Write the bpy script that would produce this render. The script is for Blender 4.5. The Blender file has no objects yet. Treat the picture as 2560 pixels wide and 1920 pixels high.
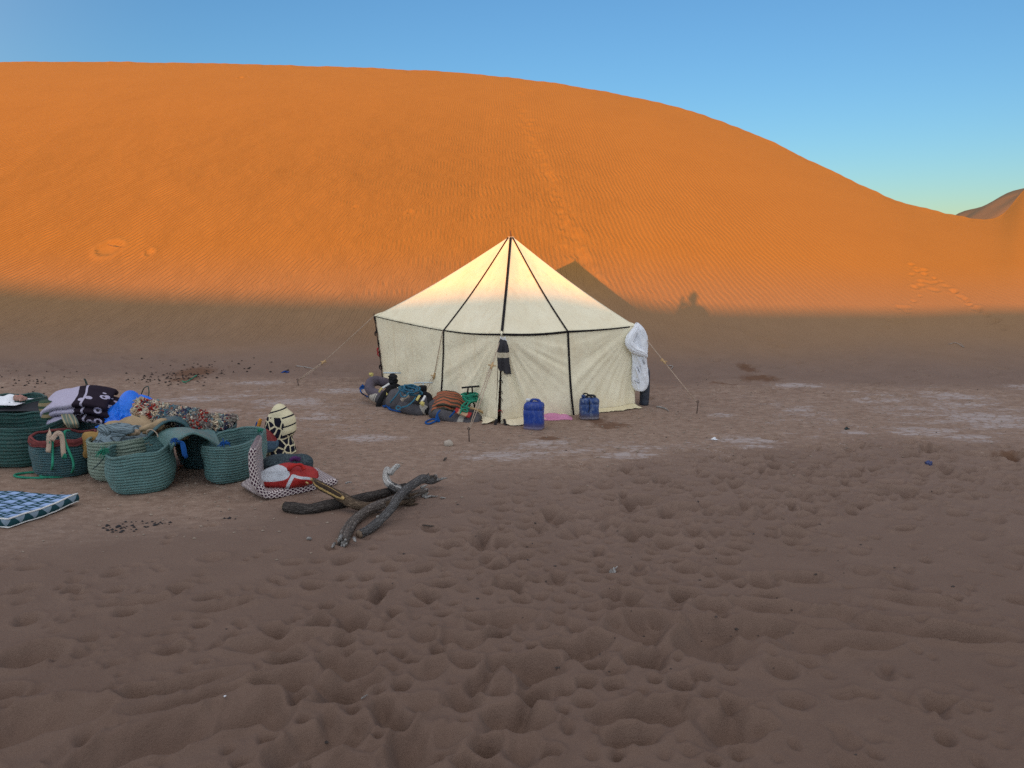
import bpy, math, random
import numpy as np
from mathutils import Vector, Matrix, noise as mnoise

random.seed(7)
RNG = np.random.default_rng(11)
SC = bpy.context.scene
COL = SC.collection

# ------------------------------------------------------------------ camera
FPX = 1925.0                      # focal length in pixels of a 2560 px wide picture
PITCH = math.radians(9.4)
CAM_H = 2.3
cam_data = bpy.data.cameras.new('camera')
cam_data.sensor_width = 36.0
cam_data.lens = 36.0 * FPX / 2560.0
cam_data.clip_start = 0.05
cam_data.clip_end = 3000.0
cam = bpy.data.objects.new('camera', cam_data)
COL.objects.link(cam)
cam.location = (0, 0, CAM_H)
cam.rotation_euler = (math.pi / 2 - PITCH, 0, 0)
SC.camera = cam

# ------------------------------------------------------------------ sky, sun, exposure
SUN_EL = math.radians(3.35)
SUN_AZ = math.radians(12.6)       # the light travels this far to the right of straight ahead
LIGHT = Vector((math.sin(SUN_AZ) * math.cos(SUN_EL), math.cos(SUN_AZ) * math.cos(SUN_EL), -math.sin(SUN_EL)))
FILL_GLOW = (2.95, 2.68, 2.45)
world = bpy.data.worlds.new('World')
SC.world = world
world.use_nodes = True
wn = world.node_tree
wn.nodes.clear()
wo = wn.nodes.new('ShaderNodeOutputWorld')
bg = wn.nodes.new('ShaderNodeBackground')
sky = wn.nodes.new('ShaderNodeTexSky')
sky.sky_type = 'NISHITA'
sky.sun_disc = False
sky.sun_elevation = SUN_EL
sky.sun_rotation = math.pi + SUN_AZ      # the sun stands behind the camera, a little to the left
sky.air_density = 1.0
sky.dust_density = 0.0
sky.ozone_density = 3.15
sky.altitude = 700
bg.inputs['Strength'].default_value = 0.15
# pale fill glow added overhead and sunward to brighten the shaded camp
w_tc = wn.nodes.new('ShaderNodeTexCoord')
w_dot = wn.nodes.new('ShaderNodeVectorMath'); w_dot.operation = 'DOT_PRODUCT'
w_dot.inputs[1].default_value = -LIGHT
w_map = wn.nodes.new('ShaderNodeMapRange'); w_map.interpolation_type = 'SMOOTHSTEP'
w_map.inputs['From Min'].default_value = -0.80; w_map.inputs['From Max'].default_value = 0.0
w_col = wn.nodes.new('ShaderNodeVectorMath'); w_col.operation = 'SCALE'; w_col.inputs[0].default_value = FILL_GLOW
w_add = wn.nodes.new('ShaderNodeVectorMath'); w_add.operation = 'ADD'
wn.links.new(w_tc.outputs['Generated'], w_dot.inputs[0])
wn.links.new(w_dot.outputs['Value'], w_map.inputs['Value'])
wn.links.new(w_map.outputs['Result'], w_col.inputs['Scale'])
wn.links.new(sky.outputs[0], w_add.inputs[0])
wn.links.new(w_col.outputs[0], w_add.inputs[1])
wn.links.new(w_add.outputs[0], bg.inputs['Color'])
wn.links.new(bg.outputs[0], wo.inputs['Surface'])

sun_data = bpy.data.lights.new('sun', 'SUN')
sun_data.energy = 3.95
sun_data.angle = math.radians(0.36)
sun_data.color = (1.0, 0.345, 0.012)
sun = bpy.data.objects.new('sun', sun_data)
COL.objects.link(sun)
sun.location = (-10, -40, 12)
sun.rotation_euler = LIGHT.to_track_quat('-Z', 'Y').to_euler()

SC.view_settings.view_transform = 'Standard'
SC.view_settings.look = 'None'
SC.view_settings.gamma = 1.0
SC.view_settings.use_curve_mapping = False
SC.view_settings.exposure = 0.95
SC.cycles.max_bounces = 8
SC.cycles.diffuse_bounces = 5
SC.cycles.use_denoising = False
SC.cycles.denoising_prefilter = 'ACCURATE'
SC.cycles.use_adaptive_sampling = False

# ------------------------------------------------------------------ photograph -> place
SP, CP = math.sin(PITCH), math.cos(PITCH)
def ray(u, v):
    a, b = (u - 1280.0) / FPX, (960.0 - v) / FPX
    return Vector((a, b * SP + CP, b * CP - SP))
def onz(u, v, z=0.0):             # the point of a level surface seen at that pixel
    d = ray(u, v)
    return Vector((0, 0, CAM_H)) + d * ((z - CAM_H) / d.z)
def aty(u, v, y):                 # the point at that distance ahead
    d = ray(u, v)
    return Vector((0, 0, CAM_H)) + d * (y / d.y)
def pix(p):
    x, y, z = p[0], p[1], p[2] - CAM_H
    dep = y * CP - z * SP
    return 1280 + FPX * x / dep, 960 - FPX * (y * SP + z * CP) / dep
D = 2560.0 / 2212.0               # display pixels I measured in -> photograph pixels

# ------------------------------------------------------------------ helpers
def smooth01(t):
    t = np.clip(t, 0, 1)
    return t * t * (3 - 2 * t)

_perm = np.random.default_rng(5).permutation(512)
_perm = np.concatenate([_perm, _perm, _perm])
_ang = np.random.default_rng(6).uniform(0, 2 * np.pi, 512)
_gx, _gy = np.cos(_ang), np.sin(_ang)
def pn(x, y):                      # gradient noise, about -0.7 .. 0.7
    x = np.asarray(x, float); y = np.asarray(y, float)
    xi = np.floor(x).astype(int); yi = np.floor(y).astype(int)
    xf, yf = x - xi, y - yi
    xi &= 511; yi &= 511
    u = xf * xf * xf * (xf * (xf * 6 - 15) + 10); v = yf * yf * yf * (yf * (yf * 6 - 15) + 10)
    def g(ix, iy, dx, dy):
        h = _perm[_perm[ix & 511] + (iy & 511)]
        return _gx[h] * dx + _gy[h] * dy
    a = g(xi, yi, xf, yf); b = g(xi + 1, yi, xf - 1, yf)
    c = g(xi, yi + 1, xf, yf - 1); d = g(xi + 1, yi + 1, xf - 1, yf - 1)
    return (a + (b - a) * u) * (1 - v) + (c + (d - c) * u) * v
def fbm(x, y, o=4, gain=0.5):
    r = 0; a = 1.0
    for i in range(o):
        r = r + a * pn(x * 2 ** i + 17.3 * i, y * 2 ** i - 9.1 * i); a *= gain
    return r

def tag(o, label=None, cat=None, group=None, kind=None):
    for k, v in (('label', label), ('category', cat), ('group', group), ('kind', kind)):
        if v: o[k] = v
    return o

def link_mesh(name, me, mat=None, parent=None, smooth=True):
    if smooth:
        me.polygons.foreach_set('use_smooth', np.ones(len(me.polygons), bool))
    o = bpy.data.objects.new(name, me)
    COL.objects.link(o)
    if mat is not None:
        for m in (mat if isinstance(mat, (list, tuple)) else (mat,)): me.materials.append(m)
    if parent is not None: o.parent = parent
    return o

def empty(name, loc=(0, 0, 0), rz=0.0):
    o = bpy.data.objects.new(name, None)
    o.empty_display_size = 0.1
    COL.objects.link(o)
    o.location = loc
    o.rotation_euler = (0, 0, rz)
    return o

class MB:
    """collects pieces of one mesh"""
    def __init__(self): self.v, self.f, self.uv, self.mi = [], [], [], []
    def add(self, verts, faces, uvs=None, mi=0):
        b = len(self.v)
        self.v += [tuple(p) for p in verts]
        self.f += [tuple(i + b for i in f) for f in faces]
        self.uv += [tuple(t) for t in uvs] if uvs is not None else [(0.0, 0.0)] * len(verts)
        self.mi += [mi] * len(faces)
        return self
    def grid(self, P, uv=None, close=False, mi=0, flip=False):
        """P: n x m x 3 array of points -> quads (close joins the last column to the first)"""
        P = np.asarray(P, float); n, m = P.shape[:2]
        f = []
        for i in range(n - 1):
            for j in range(m if close else m - 1):
                k = (j + 1) % m
                q = (i * m + j, i * m + k, (i + 1) * m + k, (i + 1) * m + j)
                f.append(q[::-1] if flip else q)
        if uv is None:
            uu, vv = np.meshgrid(np.linspace(0, 1, m), np.linspace(0, 1, n))
            uv = np.stack([uu, vv], -1)
        return self.add(P.reshape(-1, 3).tolist(), f, np.asarray(uv).reshape(-1, 2).tolist(), mi)
    def box(self, c, s, rot=None, mi=0):
        c = Vector(c); v = []
        for x in (-.5, .5):
            for y in (-.5, .5):
                for z in (-.5, .5):
                    p = Vector((x * s[0], y * s[1], z * s[2]))
                    v.append(c + (rot @ p if rot is not None else p))
        return self.add(v, [(0, 1, 3, 2), (4, 6, 7, 5), (0, 4, 5, 1), (2, 3, 7, 6), (0, 2, 6, 4), (1, 5, 7, 3)], mi=mi)
    def tube(self, pts, r, segs=8, cap=True, mi=0, bump=None):
        pts = [Vector(p) for p in pts]; n = len(pts)
        rs = r if hasattr(r, '__len__') else [r] * n
        t = [((pts[min(i + 1, n - 1)] - pts[max(i - 1, 0)]).normalized() if (pts[min(i + 1, n - 1)] - pts[max(i - 1, 0)]).length > 1e-9 else Vector((0, 0, 1))) for i in range(n)]
        ref = Vector((0, 0, 1)) if abs(t[0].z) < 0.9 else Vector((1, 0, 0))
        nx = (ref - t[0] * ref.dot(t[0])).normalized()
        P = []; L = 0.0; UV = []
        for i in range(n):
            if i:
                L += (pts[i] - pts[i - 1]).length
                nx = nx - t[i] * nx.dot(t[i])
                nx = nx.normalized() if nx.length > 1e-6 else t[i].orthogonal().normalized()
            ny = t[i].cross(nx)
            row = []; ru = []
            for k in range(segs):
                a = 2 * math.pi * k / segs
                q = rs[i] * (bump(i / max(n - 1, 1), a) if bump else 1.0)
                row.append(pts[i] + nx * (math.cos(a) * q) + ny * (math.sin(a) * q)); ru.append((k / segs, L))
            P.append(row); UV.append(ru)
        b = len(self.v)
        self.grid([[list(p) for p in row] for row in P], UV, close=True, mi=mi)
        if cap:
            self.f.append(tuple(b + k for k in range(segs - 1, -1, -1))); self.mi.append(mi)
            self.f.append(tuple(b + (n - 1) * segs + k for k in range(segs))); self.mi.append(mi)
        return self
    def build(self, name, mat=None, parent=None, smooth=True):
        me = bpy.data.meshes.new(name)
        me.from_pydata(self.v, [], self.f)
        ul = me.uv_layers.new(name='UVMap')
        li = np.zeros(len(me.loops), np.int32); me.loops.foreach_get('vertex_index', li)
        ul.data.foreach_set('uv', np.asarray(self.uv, np.float32)[li].ravel())
        o = link_mesh(name, me, mat, parent, smooth)
        if any(self.mi): me.polygons.foreach_set('material_index', self.mi)
        return o

def spline(pts, n):
    """Catmull-Rom through pts, n samples"""
    pts = [Vector(p) for p in pts]
    out = []
    m = len(pts) - 1
    for k in range(n):
        t = k / (n - 1) * m; i = min(int(t), m - 1); f = t - i
        p1, p2 = pts[i], pts[i + 1]
        p0 = pts[i - 1] if i > 0 else p1 * 2 - p2
        p3 = pts[i + 2] if i + 2 <= m else p2 * 2 - p1
        out.append(0.5 * ((2 * p1) + (p2 - p0) * f + (2 * p0 - 5 * p1 + 4 * p2 - p3) * f * f + (3 * p1 - p0 - 3 * p2 + p3) * f ** 3))
    return out

def solid(o, t, off=0.0):
    m = o.modifiers.new('thickness', 'SOLIDIFY'); m.thickness = t; m.offset = off
    return o
def subsurf(o, n=1):
    m = o.modifiers.new('smooth', 'SUBSURF'); m.levels = n; m.render_levels = n
    return o

# ------------------------------------------------------------------ materials
class NT:
    def __init__(self, name, rough=0.8, spec=0.3):
        self.m = bpy.data.materials.new(name); self.m.use_nodes = True
        self.t = self.m.node_tree
        self.b = self.t.nodes['Principled BSDF']
        self.b.inputs['Roughness'].default_value = rough
        self.b.inputs['Specular IOR Level'].default_value = spec
        self.out = self.t.nodes['Material Output']
    def n(self, kind, **kw):
        x = self.t.nodes.new('ShaderNode' + kind)
        for k, v in kw.items():
            if hasattr(x, k): setattr(x, k, v)
            else: x.inputs[k.replace('_', ' ')].default_value = v
        return x
    def l(self, a, b):
        self.t.links.new(a, b); return self
    def put(self, sock, v):
        if isinstance(v, bpy.types.NodeSocket): self.t.links.new(v, sock)
        else: sock.default_value = v
    def math(self, op, a, b=0.0, c=None, clamp=False):
        x = self.n('Math'); x.operation = op; x.use_clamp = clamp
        self.put(x.inputs[0], a); self.put(x.inputs[1], b)
        if c is not None: self.put(x.inputs[2], c)
        return x.outputs[0]
    def ramp(self, fac, stops, interp='LINEAR'):
        x = self.n('ValToRGB'); x.color_ramp.interpolation = interp
        e = x.color_ramp.elements
        while len(e) < len(stops): e.new(0.5)
        for q, (p, c) in zip(e, stops):
            q.position = p; q.color = (c, c, c, 1) if not hasattr(c, '__len__') else (*c, 1)
        self.l(fac, x.inputs[0]); return x.outputs[0]
    def mix(self, fac, a, b, mode='MIX'):
        x = self.n('Mix'); x.data_type = 'RGBA'; x.blend_type = mode
        self.put(x.inputs[0], fac)
        for s, v in ((x.inputs[6], a), (x.inputs[7], b)):
            if isinstance(v, bpy.types.NodeSocket): self.l(v, s)
            else: s.default_value = (*v, 1)
        return x.outputs[2]
    def noise(self, scale, detail=3, rough=0.5, vec=None, dist=0.0):
        x = self.n('TexNoise'); x.inputs['Scale'].default_value = scale; x.inputs['Detail'].default_value = detail
        x.inputs['Roughness'].default_value = rough; x.inputs['Distortion'].default_value = dist
        if vec is not None: self.l(vec, x.inputs['Vector'])
        return x.outputs[0]
    def obj(self): return self.n('TexCoord').outputs['Object']
    def gen(self): return self.n('TexCoord').outputs['Generated']
    def uv(self): return self.n('TexCoord').outputs['UV']
    def scaled(self, vec, s):
        x = self.n('Mapping'); self.l(vec, x.inputs[0]); x.inputs['Scale'].default_value = s
        return x.outputs[0]
    def sep(self, vec):
        x = self.n('SeparateXYZ'); self.l(vec, x.inputs[0]); return x.outputs
    def attr(self, name):
        x = self.n('Attribute'); x.attribute_name = name; return x.outputs['Fac']
    def bump(self, h, strength=0.5, dist=0.01, prev=None):
        x = self.n('Bump'); x.inputs['Strength'].default_value = strength; x.inputs['Distance'].default_value = dist
        self.l(h, x.inputs['Height'])
        if prev is not None: self.l(prev, x.inputs['Normal'])
        return x.outputs[0]
    def color(self, c): self.put(self.b.inputs['Base Color'], c if isinstance(c, bpy.types.NodeSocket) else (*c, 1)); return self
    def normal(self, nrm): self.l(nrm, self.b.inputs['Normal']); return self

def cloth_mat(name, c1, c2=None, weave=220, rough=0.9, grime=0.25, bump=0.35, sheen=0.0, wr=14):
    """plain fabric: two close tones, weave and soft creases"""
    q = NT(name, rough, 0.15)
    co = q.obj()
    c2 = c2 or tuple(x * 0.72 for x in c1)
    big = q.noise(6, 5, 0.6, co)
    fac = q.ramp(big, [(0.35, 0), (0.68, 1)])
    q.color(q.mix(fac, c1, c2))
    w = q.noise(weave, 2, 0.6, co)
    cr = q.noise(wr, 4, 0.55, co, 0.6)
    q.normal(q.bump(w, 0.25, 0.002, q.bump(cr, bump, 0.02)))
    if sheen: q.b.inputs['Sheen Weight'].default_value = sheen
    return q.m

def plain_mat(name, c, rough=0.6, metal=0.0, spec=0.4, var=0.25, scale=30):
    q = NT(name, rough, spec)
    co = q.obj()
    nz = q.noise(scale, 4, 0.6, co)
    q.color(q.mix(q.ramp(nz, [(0.3, 0), (0.7, 1)]), c, tuple(x * (1 - var) for x in c)))
    q.b.inputs['Metallic'].default_value = metal
    q.normal(q.bump(nz, 0.15, 0.003))
    return q.m
# ------------------------------------------------------------------ the lie of the land
# dune crest: (s, t) with s = x / y and t = (z - camera height) / y along the crest
CREST = [(0, 132), (250, 132), (500, 136), (750, 143), (950, 152), (1080, 163), (1200, 178), (1320, 198), (1430, 221),
         (1520, 246), (1620, 283), (1700, 320), (1800, 369), (1880, 407), (1960, 440), (2060, 462), (2100, 470), (2140, 473),
         (2165, 466), (2185, 445), (2200, 420), (2212, 402)]
_cs, _ct = [], []
for u, v in CREST:
    d = ray(u * D, v * D); _cs.append(d.x / d.y); _ct.append(d.z / d.y)
_cs = [-3.0, -1.5, -0.95] + _cs + [0.70, 0.80, 1.0, 1.5, 3.0]
_ct = [0.12, 0.18, 0.228] + _ct + [0.112, 0.125, 0.125, 0.13, 0.12]
_S = np.linspace(-3, 3, 3001)
_T = np.interp(_S, _cs, _ct)
_k = np.exp(-0.5 * (np.arange(-12, 13) / 4.0) ** 2); _k /= _k.sum()
_T = np.convolve(np.pad(_T, 12, mode='edge'), _k, 'valid')
def crest_t(s): return np.interp(s, _S, _T)
def slope_m(s): return np.interp(s, [-1.0, 0.1, 0.5, 0.9], [0.535, 0.545, 0.46, 0.49])
def base_y(s): return np.interp(s, [-0.8, -0.5, -0.15, 0.2, 0.6], [17.4, 17.3, 16.7, 16.4, 16.3])
TOE = 1.5
def dune_z(s, y):
    d = y - base_y(s); m = slope_m(s)
    D_ = (CAM_H + m * base_y(s)) / (m - crest_t(s)) - base_y(s)
    e = (np.sqrt(d * d + TOE * TOE) + d) / 2
    return m * e * (1 + 0.24 * (1 - np.minimum(e / D_, 1.0)))
def seam_y(s): return base_y(s) - 2.2
def crest_y(s):
    m = slope_m(s)
    return (CAM_H + m * base_y(s)) / (m - crest_t(s))

def base_ground(x, y):
    """gentle shape of the floor, without prints"""
    z = 0.028 * pn(x / 2.6 + 3, y / 2.2) + 0.012 * pn(x / 0.9, y / 0.8 + 7)
    z = z + 0.76 * smooth01((2.7 - y) / 2.5) * smooth01(1.25 - np.abs(x) / 9.0)      # low sand bank the photographer stands on
    return z

# ---- print map: footprints, hoof prints and hollows pressed into a raster
RX0, RX1, RY0, RY1, RES = -13.5, 13.5, 0.6, 19.0, 0.0145
NX, NY = int((RX1 - RX0) / RES), int((RY1 - RY0) / RES)
HM = np.zeros((NY, NX), np.float32)
def stamp(x, y, a, b, ang, depth, rim=0.35, p=2.0, tilt=0.0, keep=0.55, arr=None, fr=(RX0, RY0, RES)):
    """press one hollow into a raster: a concave bowl that ends in a crest of pushed-up sand"""
    arr = HM if arr is None else arr
    x0, y0, res = fr
    R = max(a, b) * 1.8
    i0, i1 = int((x - R - x0) / res), int((x + R - x0) / res) + 1
    j0, j1 = int((y - R - y0) / res), int((y + R - y0) / res) + 1
    if i1 < 1 or j1 < 1 or i0 >= arr.shape[1] or j0 >= arr.shape[0]: return
    i0, j0 = max(i0, 0), max(j0, 0); i1, j1 = min(i1, arr.shape[1]), min(j1, arr.shape[0])
    if i1 - i0 < 2 or j1 - j0 < 2: return
    X, Y = np.meshgrid(x0 + np.arange(i0, i1) * res - x, y0 + np.arange(j0, j1) * res - y)
    ca, sa = math.cos(ang), math.sin(ang)
    U = (X * ca + Y * sa) / a; V = (-X * sa + Y * ca) / b
    w0 = 0.22 if p < 4 else 0.1
    U = U + w0 * pn(X * 5 + x * 3, Y * 5 + y * 7); V = V + w0 * pn(X * 5 - y, Y * 5 + x)
    sh = 0.30 * tilt
    r0 = np.minimum(np.sqrt(U * U + V * V), 1.0)
    U = U + sh * (1 - r0); V = V + 0.5 * sh * (1 - r0)
    r = np.sqrt(U * U + V * V)
    sub = arr[j0:j1, i0:i1]
    inside = r < 1.0
    mean = float(sub[inside].mean()) if inside.any() else 0.0
    w = (0.5 + 0.5 * np.cos(np.pi * np.minimum(r, 1.0))) ** (1.8 / p if p < 4 else 0.35)
    crest = min(depth, 0.05) * rim * np.exp(-((r - 1.0) / 0.22) ** 2)
    sub[...] = sub * (1 - w * keep) + mean * keep * w - depth * w + crest

def foot(x, y, ang, L=0.27, depth=0.02, arr=None, fr=(RX0, RY0, RES)):
    """one shoe print: sole and heel"""
    ca, sa = math.cos(ang), math.sin(ang)
    stamp(x + ca * L * 0.2, y + sa * L * 0.2, L * 0.30, L * 0.19, ang, depth, 0.3, 5, 0.1, 0.7, arr, fr)
    stamp(x - ca * L * 0.28, y - sa * L * 0.28, L * 0.20, L * 0.15, ang, depth * 1.1, 0.3, 5, -0.1, 0.7, arr, fr)

_bp = [onz(u * D, v * D) for u, v in [(-300, 1175), (0, 1165), (300, 1150), (600, 1120), (800, 1090), (950, 1045), (1300, 1015), (1500, 990), (1700, 965), (1900, 960), (2212, 985), (2600, 1000)]]
_bs = [p.x / p.y for p in _bp]; _by = [p.y for p in _bp]
def clay_edge(s): return np.interp(s, _bs, _by)
_zp = [onz(u * D, v * D) for u, v in [(-200, 1700), (200, 1700), (520, 1600), (640, 1400), (800, 1230), (1000, 1080), (1300, 1030)]]
def dens(x, y):
    """how trampled the sand is, 0..1"""
    u, v = pix((x, y, 0)); u /= D; v /= D
    ls = smooth01((u - np.interp(v, [1000, 1150, 1300, 1450, 1660], [960, 700, 420, 300, 200])) / 420)
    rs = smooth01((np.interp(v, [960, 1040, 1130, 1200, 1350, 1500, 1660], [2600, 2500, 1900, 1760, 1720, 1820, 1900]) - u) / 260)
    return ls * rs

def lay_prints():
    # broad hollows and swells in the loose sand
    n = 0
    cand = []
    for _ in range(22000):
        y = 1.0 + 10.5 * RNG.random() ** 0.85
        s = RNG.uniform(-0.95, 0.95); x = s * y
        edge = float(clay_edge(s))
        if y > edge + 0.25 * RNG.normal(): continue
        cand.append((x, y))
    spots = {}
    def far(x, y, dmin):
        kx, ky = int(x / 0.3), int(y / 0.3)
        for i in range(kx - 1, kx + 2):
            for j in range(ky - 1, ky + 2):
                for (a, b) in spots.get((i, j), ()):
                    if (a - x) ** 2 + (b - y) ** 2 < dmin * dmin: return False
        spots.setdefault((kx, ky), []).append((x, y)); return True
    for x, y in cand:
        dn = float(dens(x, y))
        if RNG.random() > 0.66 + 0.34 * dn: continue
        pu, pv = pix((x, y, 0)); pu /= D; pv /= D
        if pu < 1000 and pv < 1205 - max(0, pu - 620) * 0.42: continue
        if pu < 1000 and pv < 1260 and RNG.random() < 0.6: continue
        if not far(x, y, 0.115 + 0.15 * (1 - dn)): continue
        big = RNG.random()
        a = 0.05 + 0.10 * RNG.random() ** 2.0 + 0.06 * (RNG.random() < 0.05)
        b = a * RNG.uniform(0.5, 0.95)
        ang = RNG.normal(0.5, 0.7) if RNG.random() < 0.75 else RNG.uniform(0, 3.14)
        dp = (0.036 + 0.100 * RNG.random() ** 1.3) * (0.65 + 0.35 * dn) * (0.45 + 0.55 * a / 0.13)
        stamp(x, y, a, b, ang, dp, RNG.uniform(0.15, 0.55), RNG.choice([1.7, 2.0, 2.4, 3.2]), RNG.uniform(-0.5, 0.5), 0.6)
        n += 1
    for _ in range(2200):
        y = 1.1 + 9.5 * RNG.random() ** 0.8; s = RNG.uniform(-0.9, 0.9); x = s * y
        pu, pv = pix((x, y, 0))
        if y > float(clay_edge(s)) or fbm(x / 0.8, y / 0.8 + 40, 2) < -0.1 or (pu < 1100 and pv < 1400): continue
        a = RNG.uniform(0.022, 0.06); stamp(x, y, a * RNG.uniform(1, 1.8), a, RNG.normal(0.4, 0.8), RNG.uniform(0.010, 0.028), 0.5, 2.0, RNG.uniform(-.5, .5), 0.5)
    # shoe prints in the smoother sand at the left and right
    for _ in range(260):
        y = 1.6 + 8 * RNG.random(); s = RNG.uniform(-0.85, 0.85); x = s * y
        if y > float(clay_edge(s)) or float(dens(x, y)) > 0.5: continue
        foot(x, y, RNG.normal(0.6 if s < 0 else 2.7, 0.5), RNG.uniform(0.22, 0.30), RNG.uniform(0.014, 0.03))
    # the long troughs at the right (photograph pixels, display scale)
    TR = 1.5
    for u, v, a, b, ang, dp in [(1660, 1315, 0.33, 0.13, -0.25, 0.05), (1610, 1362, 0.40, 0.15, -0.22, 0.06), (1540, 1400, 0.30, 0.2, -0.6, 0.055), (1975, 1362, 0.55, 0.14, -0.28, 0.06),
                                (1800, 1330, 0.26, 0.12, 0.15, 0.04), (1860, 1395, 0.28, 0.12, 0.1, 0.045), (1990, 1300, 0.40, 0.12, -0.3, 0.04), (1730, 1250, 0.24, 0.1, -0.2, 0.04),
                                (1760, 1395, 0.30, 0.16, 0.2, 0.04), (2090, 1378, 0.34, 0.12, -0.25, 0.05), (1160, 1440, 0.20, 0.16, 0.1, 0.07), (1120, 1555, 0.2, 0.16, 0.1, 0.07),
                                (1440, 1540, 0.22, 0.15, 0.1, 0.07), (1390, 1360, 0.26, 0.2, 0.4, 0.06), (1580, 1570, 0.2, 0.16, 0, 0.05), (1090, 1340, 0.25, 0.12, 0.2, 0.05),
                                (40, 1570, 0.42, 0.2, 0.35, 0.06), (360, 1590, 0.62, 0.16, 0.6, 0.055), (620, 1470, 0.22, 0.12, 0.3, 0.05), (590, 1390, 0.3, 0.12, 0.3, 0.04),
                                (70, 1415, 0.22, 0.16, 0.3, 0.06), (400, 1480, 0.35, 0.07, 0.5, 0.035), (430, 1510, 0.4, 0.07, 0.5, 0.03), (560, 1545, 0.25, 0.12, 0.5, 0.05),
                                (700, 1600, 0.3, 0.14, 0.5, 0.05), (300, 1300, 0.26, 0.08, 0.3, 0.03), (480, 1310, 0.25, 0.08, 0.4, 0.03), (910, 1600, 0.2, 0.15, 0.2, 0.02)]:
        p = onz(u * D, v * D)
        stamp(p.x, p.y, a, b, ang, dp * TR, 0.4, 2.4, 0.25, 0.8)
    # hooves and shoes at the foot of the dune
    for _ in range(240):
        s = RNG.uniform(-0.75, 0.75); y = RNG.uniform(12.6, 15.6) - 0.9 * (s > 0) * RNG.random(); x = s * y
        a = RNG.uniform(0.08, 0.2); stamp(x, y, a, a * RNG.uniform(0.5, 0.9), RNG.uniform(0, 3.1), RNG.uniform(0.012, 0.045), 0.4, 2.0, 0.2)
    for u, v, a in [(230, 752, .22), (300, 758, .25), (390, 762, .16), (150, 765, .35), (640, 770, .2), (770, 775, .45), (790, 790, .35), (60, 768, .3)]:
        p = onz(u * D, v * D, 0.35); stamp(p.x, p.y, a * 1.6, a * 0.7, 0.1, 0.06, 0.5)
    # the scratched-up hole right of the tent
    for u, v, a, dp in [(1615, 810, 0.28, 0.14), (1640, 822, 0.22, 0.06), (1590, 835, 0.5, 0.05), (1660, 828, 0.3, 0.05)]:
        p = onz(u * D, v * D); stamp(p.x, p.y, a, a * 0.6, 0.0, dp, 0.25)
    # dug pit at the right edge
    for k in range(9):
        p = onz((2110 + k * 18) * D, (986 + k * 1.2) * D); stamp(p.x, p.y, 0.24, 0.16, -0.1, 0.07, 0.25)
lay_prints()
# let slopes that are too steep slump
for _ in range(8):
    gy, gx = np.gradient(HM, RES)
    steep = np.clip((np.hypot(gx, gy) - 0.66) / 0.3, 0, 1)
    bl = HM.copy()
    bl[1:-1, 1:-1] = (HM[:-2, 1:-1] + HM[2:, 1:-1] + HM[1:-1, :-2] + HM[1:-1, 2:] + 2 * HM[1:-1, 1:-1]) / 6
    HM = HM + (bl - HM) * steep
def soften(A, n):
    for _ in range(n):
        B = A.copy(); B[1:-1] = (A[:-2] + 2 * A[1:-1] + A[2:]) / 4
        A = B.copy(); A[:, 1:-1] = (B[:, :-2] + 2 * B[:, 1:-1] + B[:, 2:]) / 4
    return A
HM = soften(HM, 1) * np.float32(1.28)
# crumbs and scuffs: patches of broken crust between the prints
_rx, _ry = np.meshgrid(RX0 + np.arange(NX) * RES, RY0 + np.arange(NY) * RES)
_m = smooth01((fbm(_rx / 0.55 + 5, _ry / 0.55, 3) - 0.05) / 0.35) * (_ry < 9)
HM += (_m * (0.007 * np.abs(pn(_rx / 0.06, _ry / 0.05)) + 0.004 * np.abs(pn(_rx / 0.035 + 4, _ry / 0.035)) - 0.012 * np.clip(pn(_rx / 0.07 + 9, _ry / 0.07) - 0.28, 0, 1) * 1.6)).astype(np.float32)
HM += (0.010 * fbm(_rx / 0.42, _ry / 0.34, 2) * (_ry < 10)).astype(np.float32)
# tracks that climb the dune, in a coarser raster
TX0, TY0, TRES = -20.0, 15.0, 0.035
TM = np.zeros((int(26 / TRES), int(42 / TRES)), np.float32)

def bil(arr, x, y, x0, y0, res):
    fx = np.clip((x - x0) / res, 0, arr.shape[1] - 1.001); fy = np.clip((y - y0) / res, 0, arr.shape[0] - 1.001)
    i = fx.astype(int); j = fy.astype(int); a = fx - i; b = fy - j
    out = (arr[j, i] * (1 - a) + arr[j, i + 1] * a) * (1 - b) + (arr[j + 1, i] * (1 - a) + arr[j + 1, i + 1] * a) * b
    return out * ((x > x0) & (y > y0) & (x < x0 + res * (arr.shape[1] - 1)) & (y < y0 + res * (arr.shape[0] - 1)))

def on_dune(u, v):
    """the point of the dune face seen at that photograph pixel"""
    d = ray(u, v); s = d.x / d.y
    lo, hi = 8.0, float(crest_y(s))
    f = lambda y: CAM_H + y * d.z / d.y - float(dune_z(s, y))
    for _ in range(50):
        mid = (lo + hi) / 2
        if f(mid) > 0: lo = mid
        else: hi = mid
    return Vector((s * lo, lo, CAM_H + lo * d.z / d.y))

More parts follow.
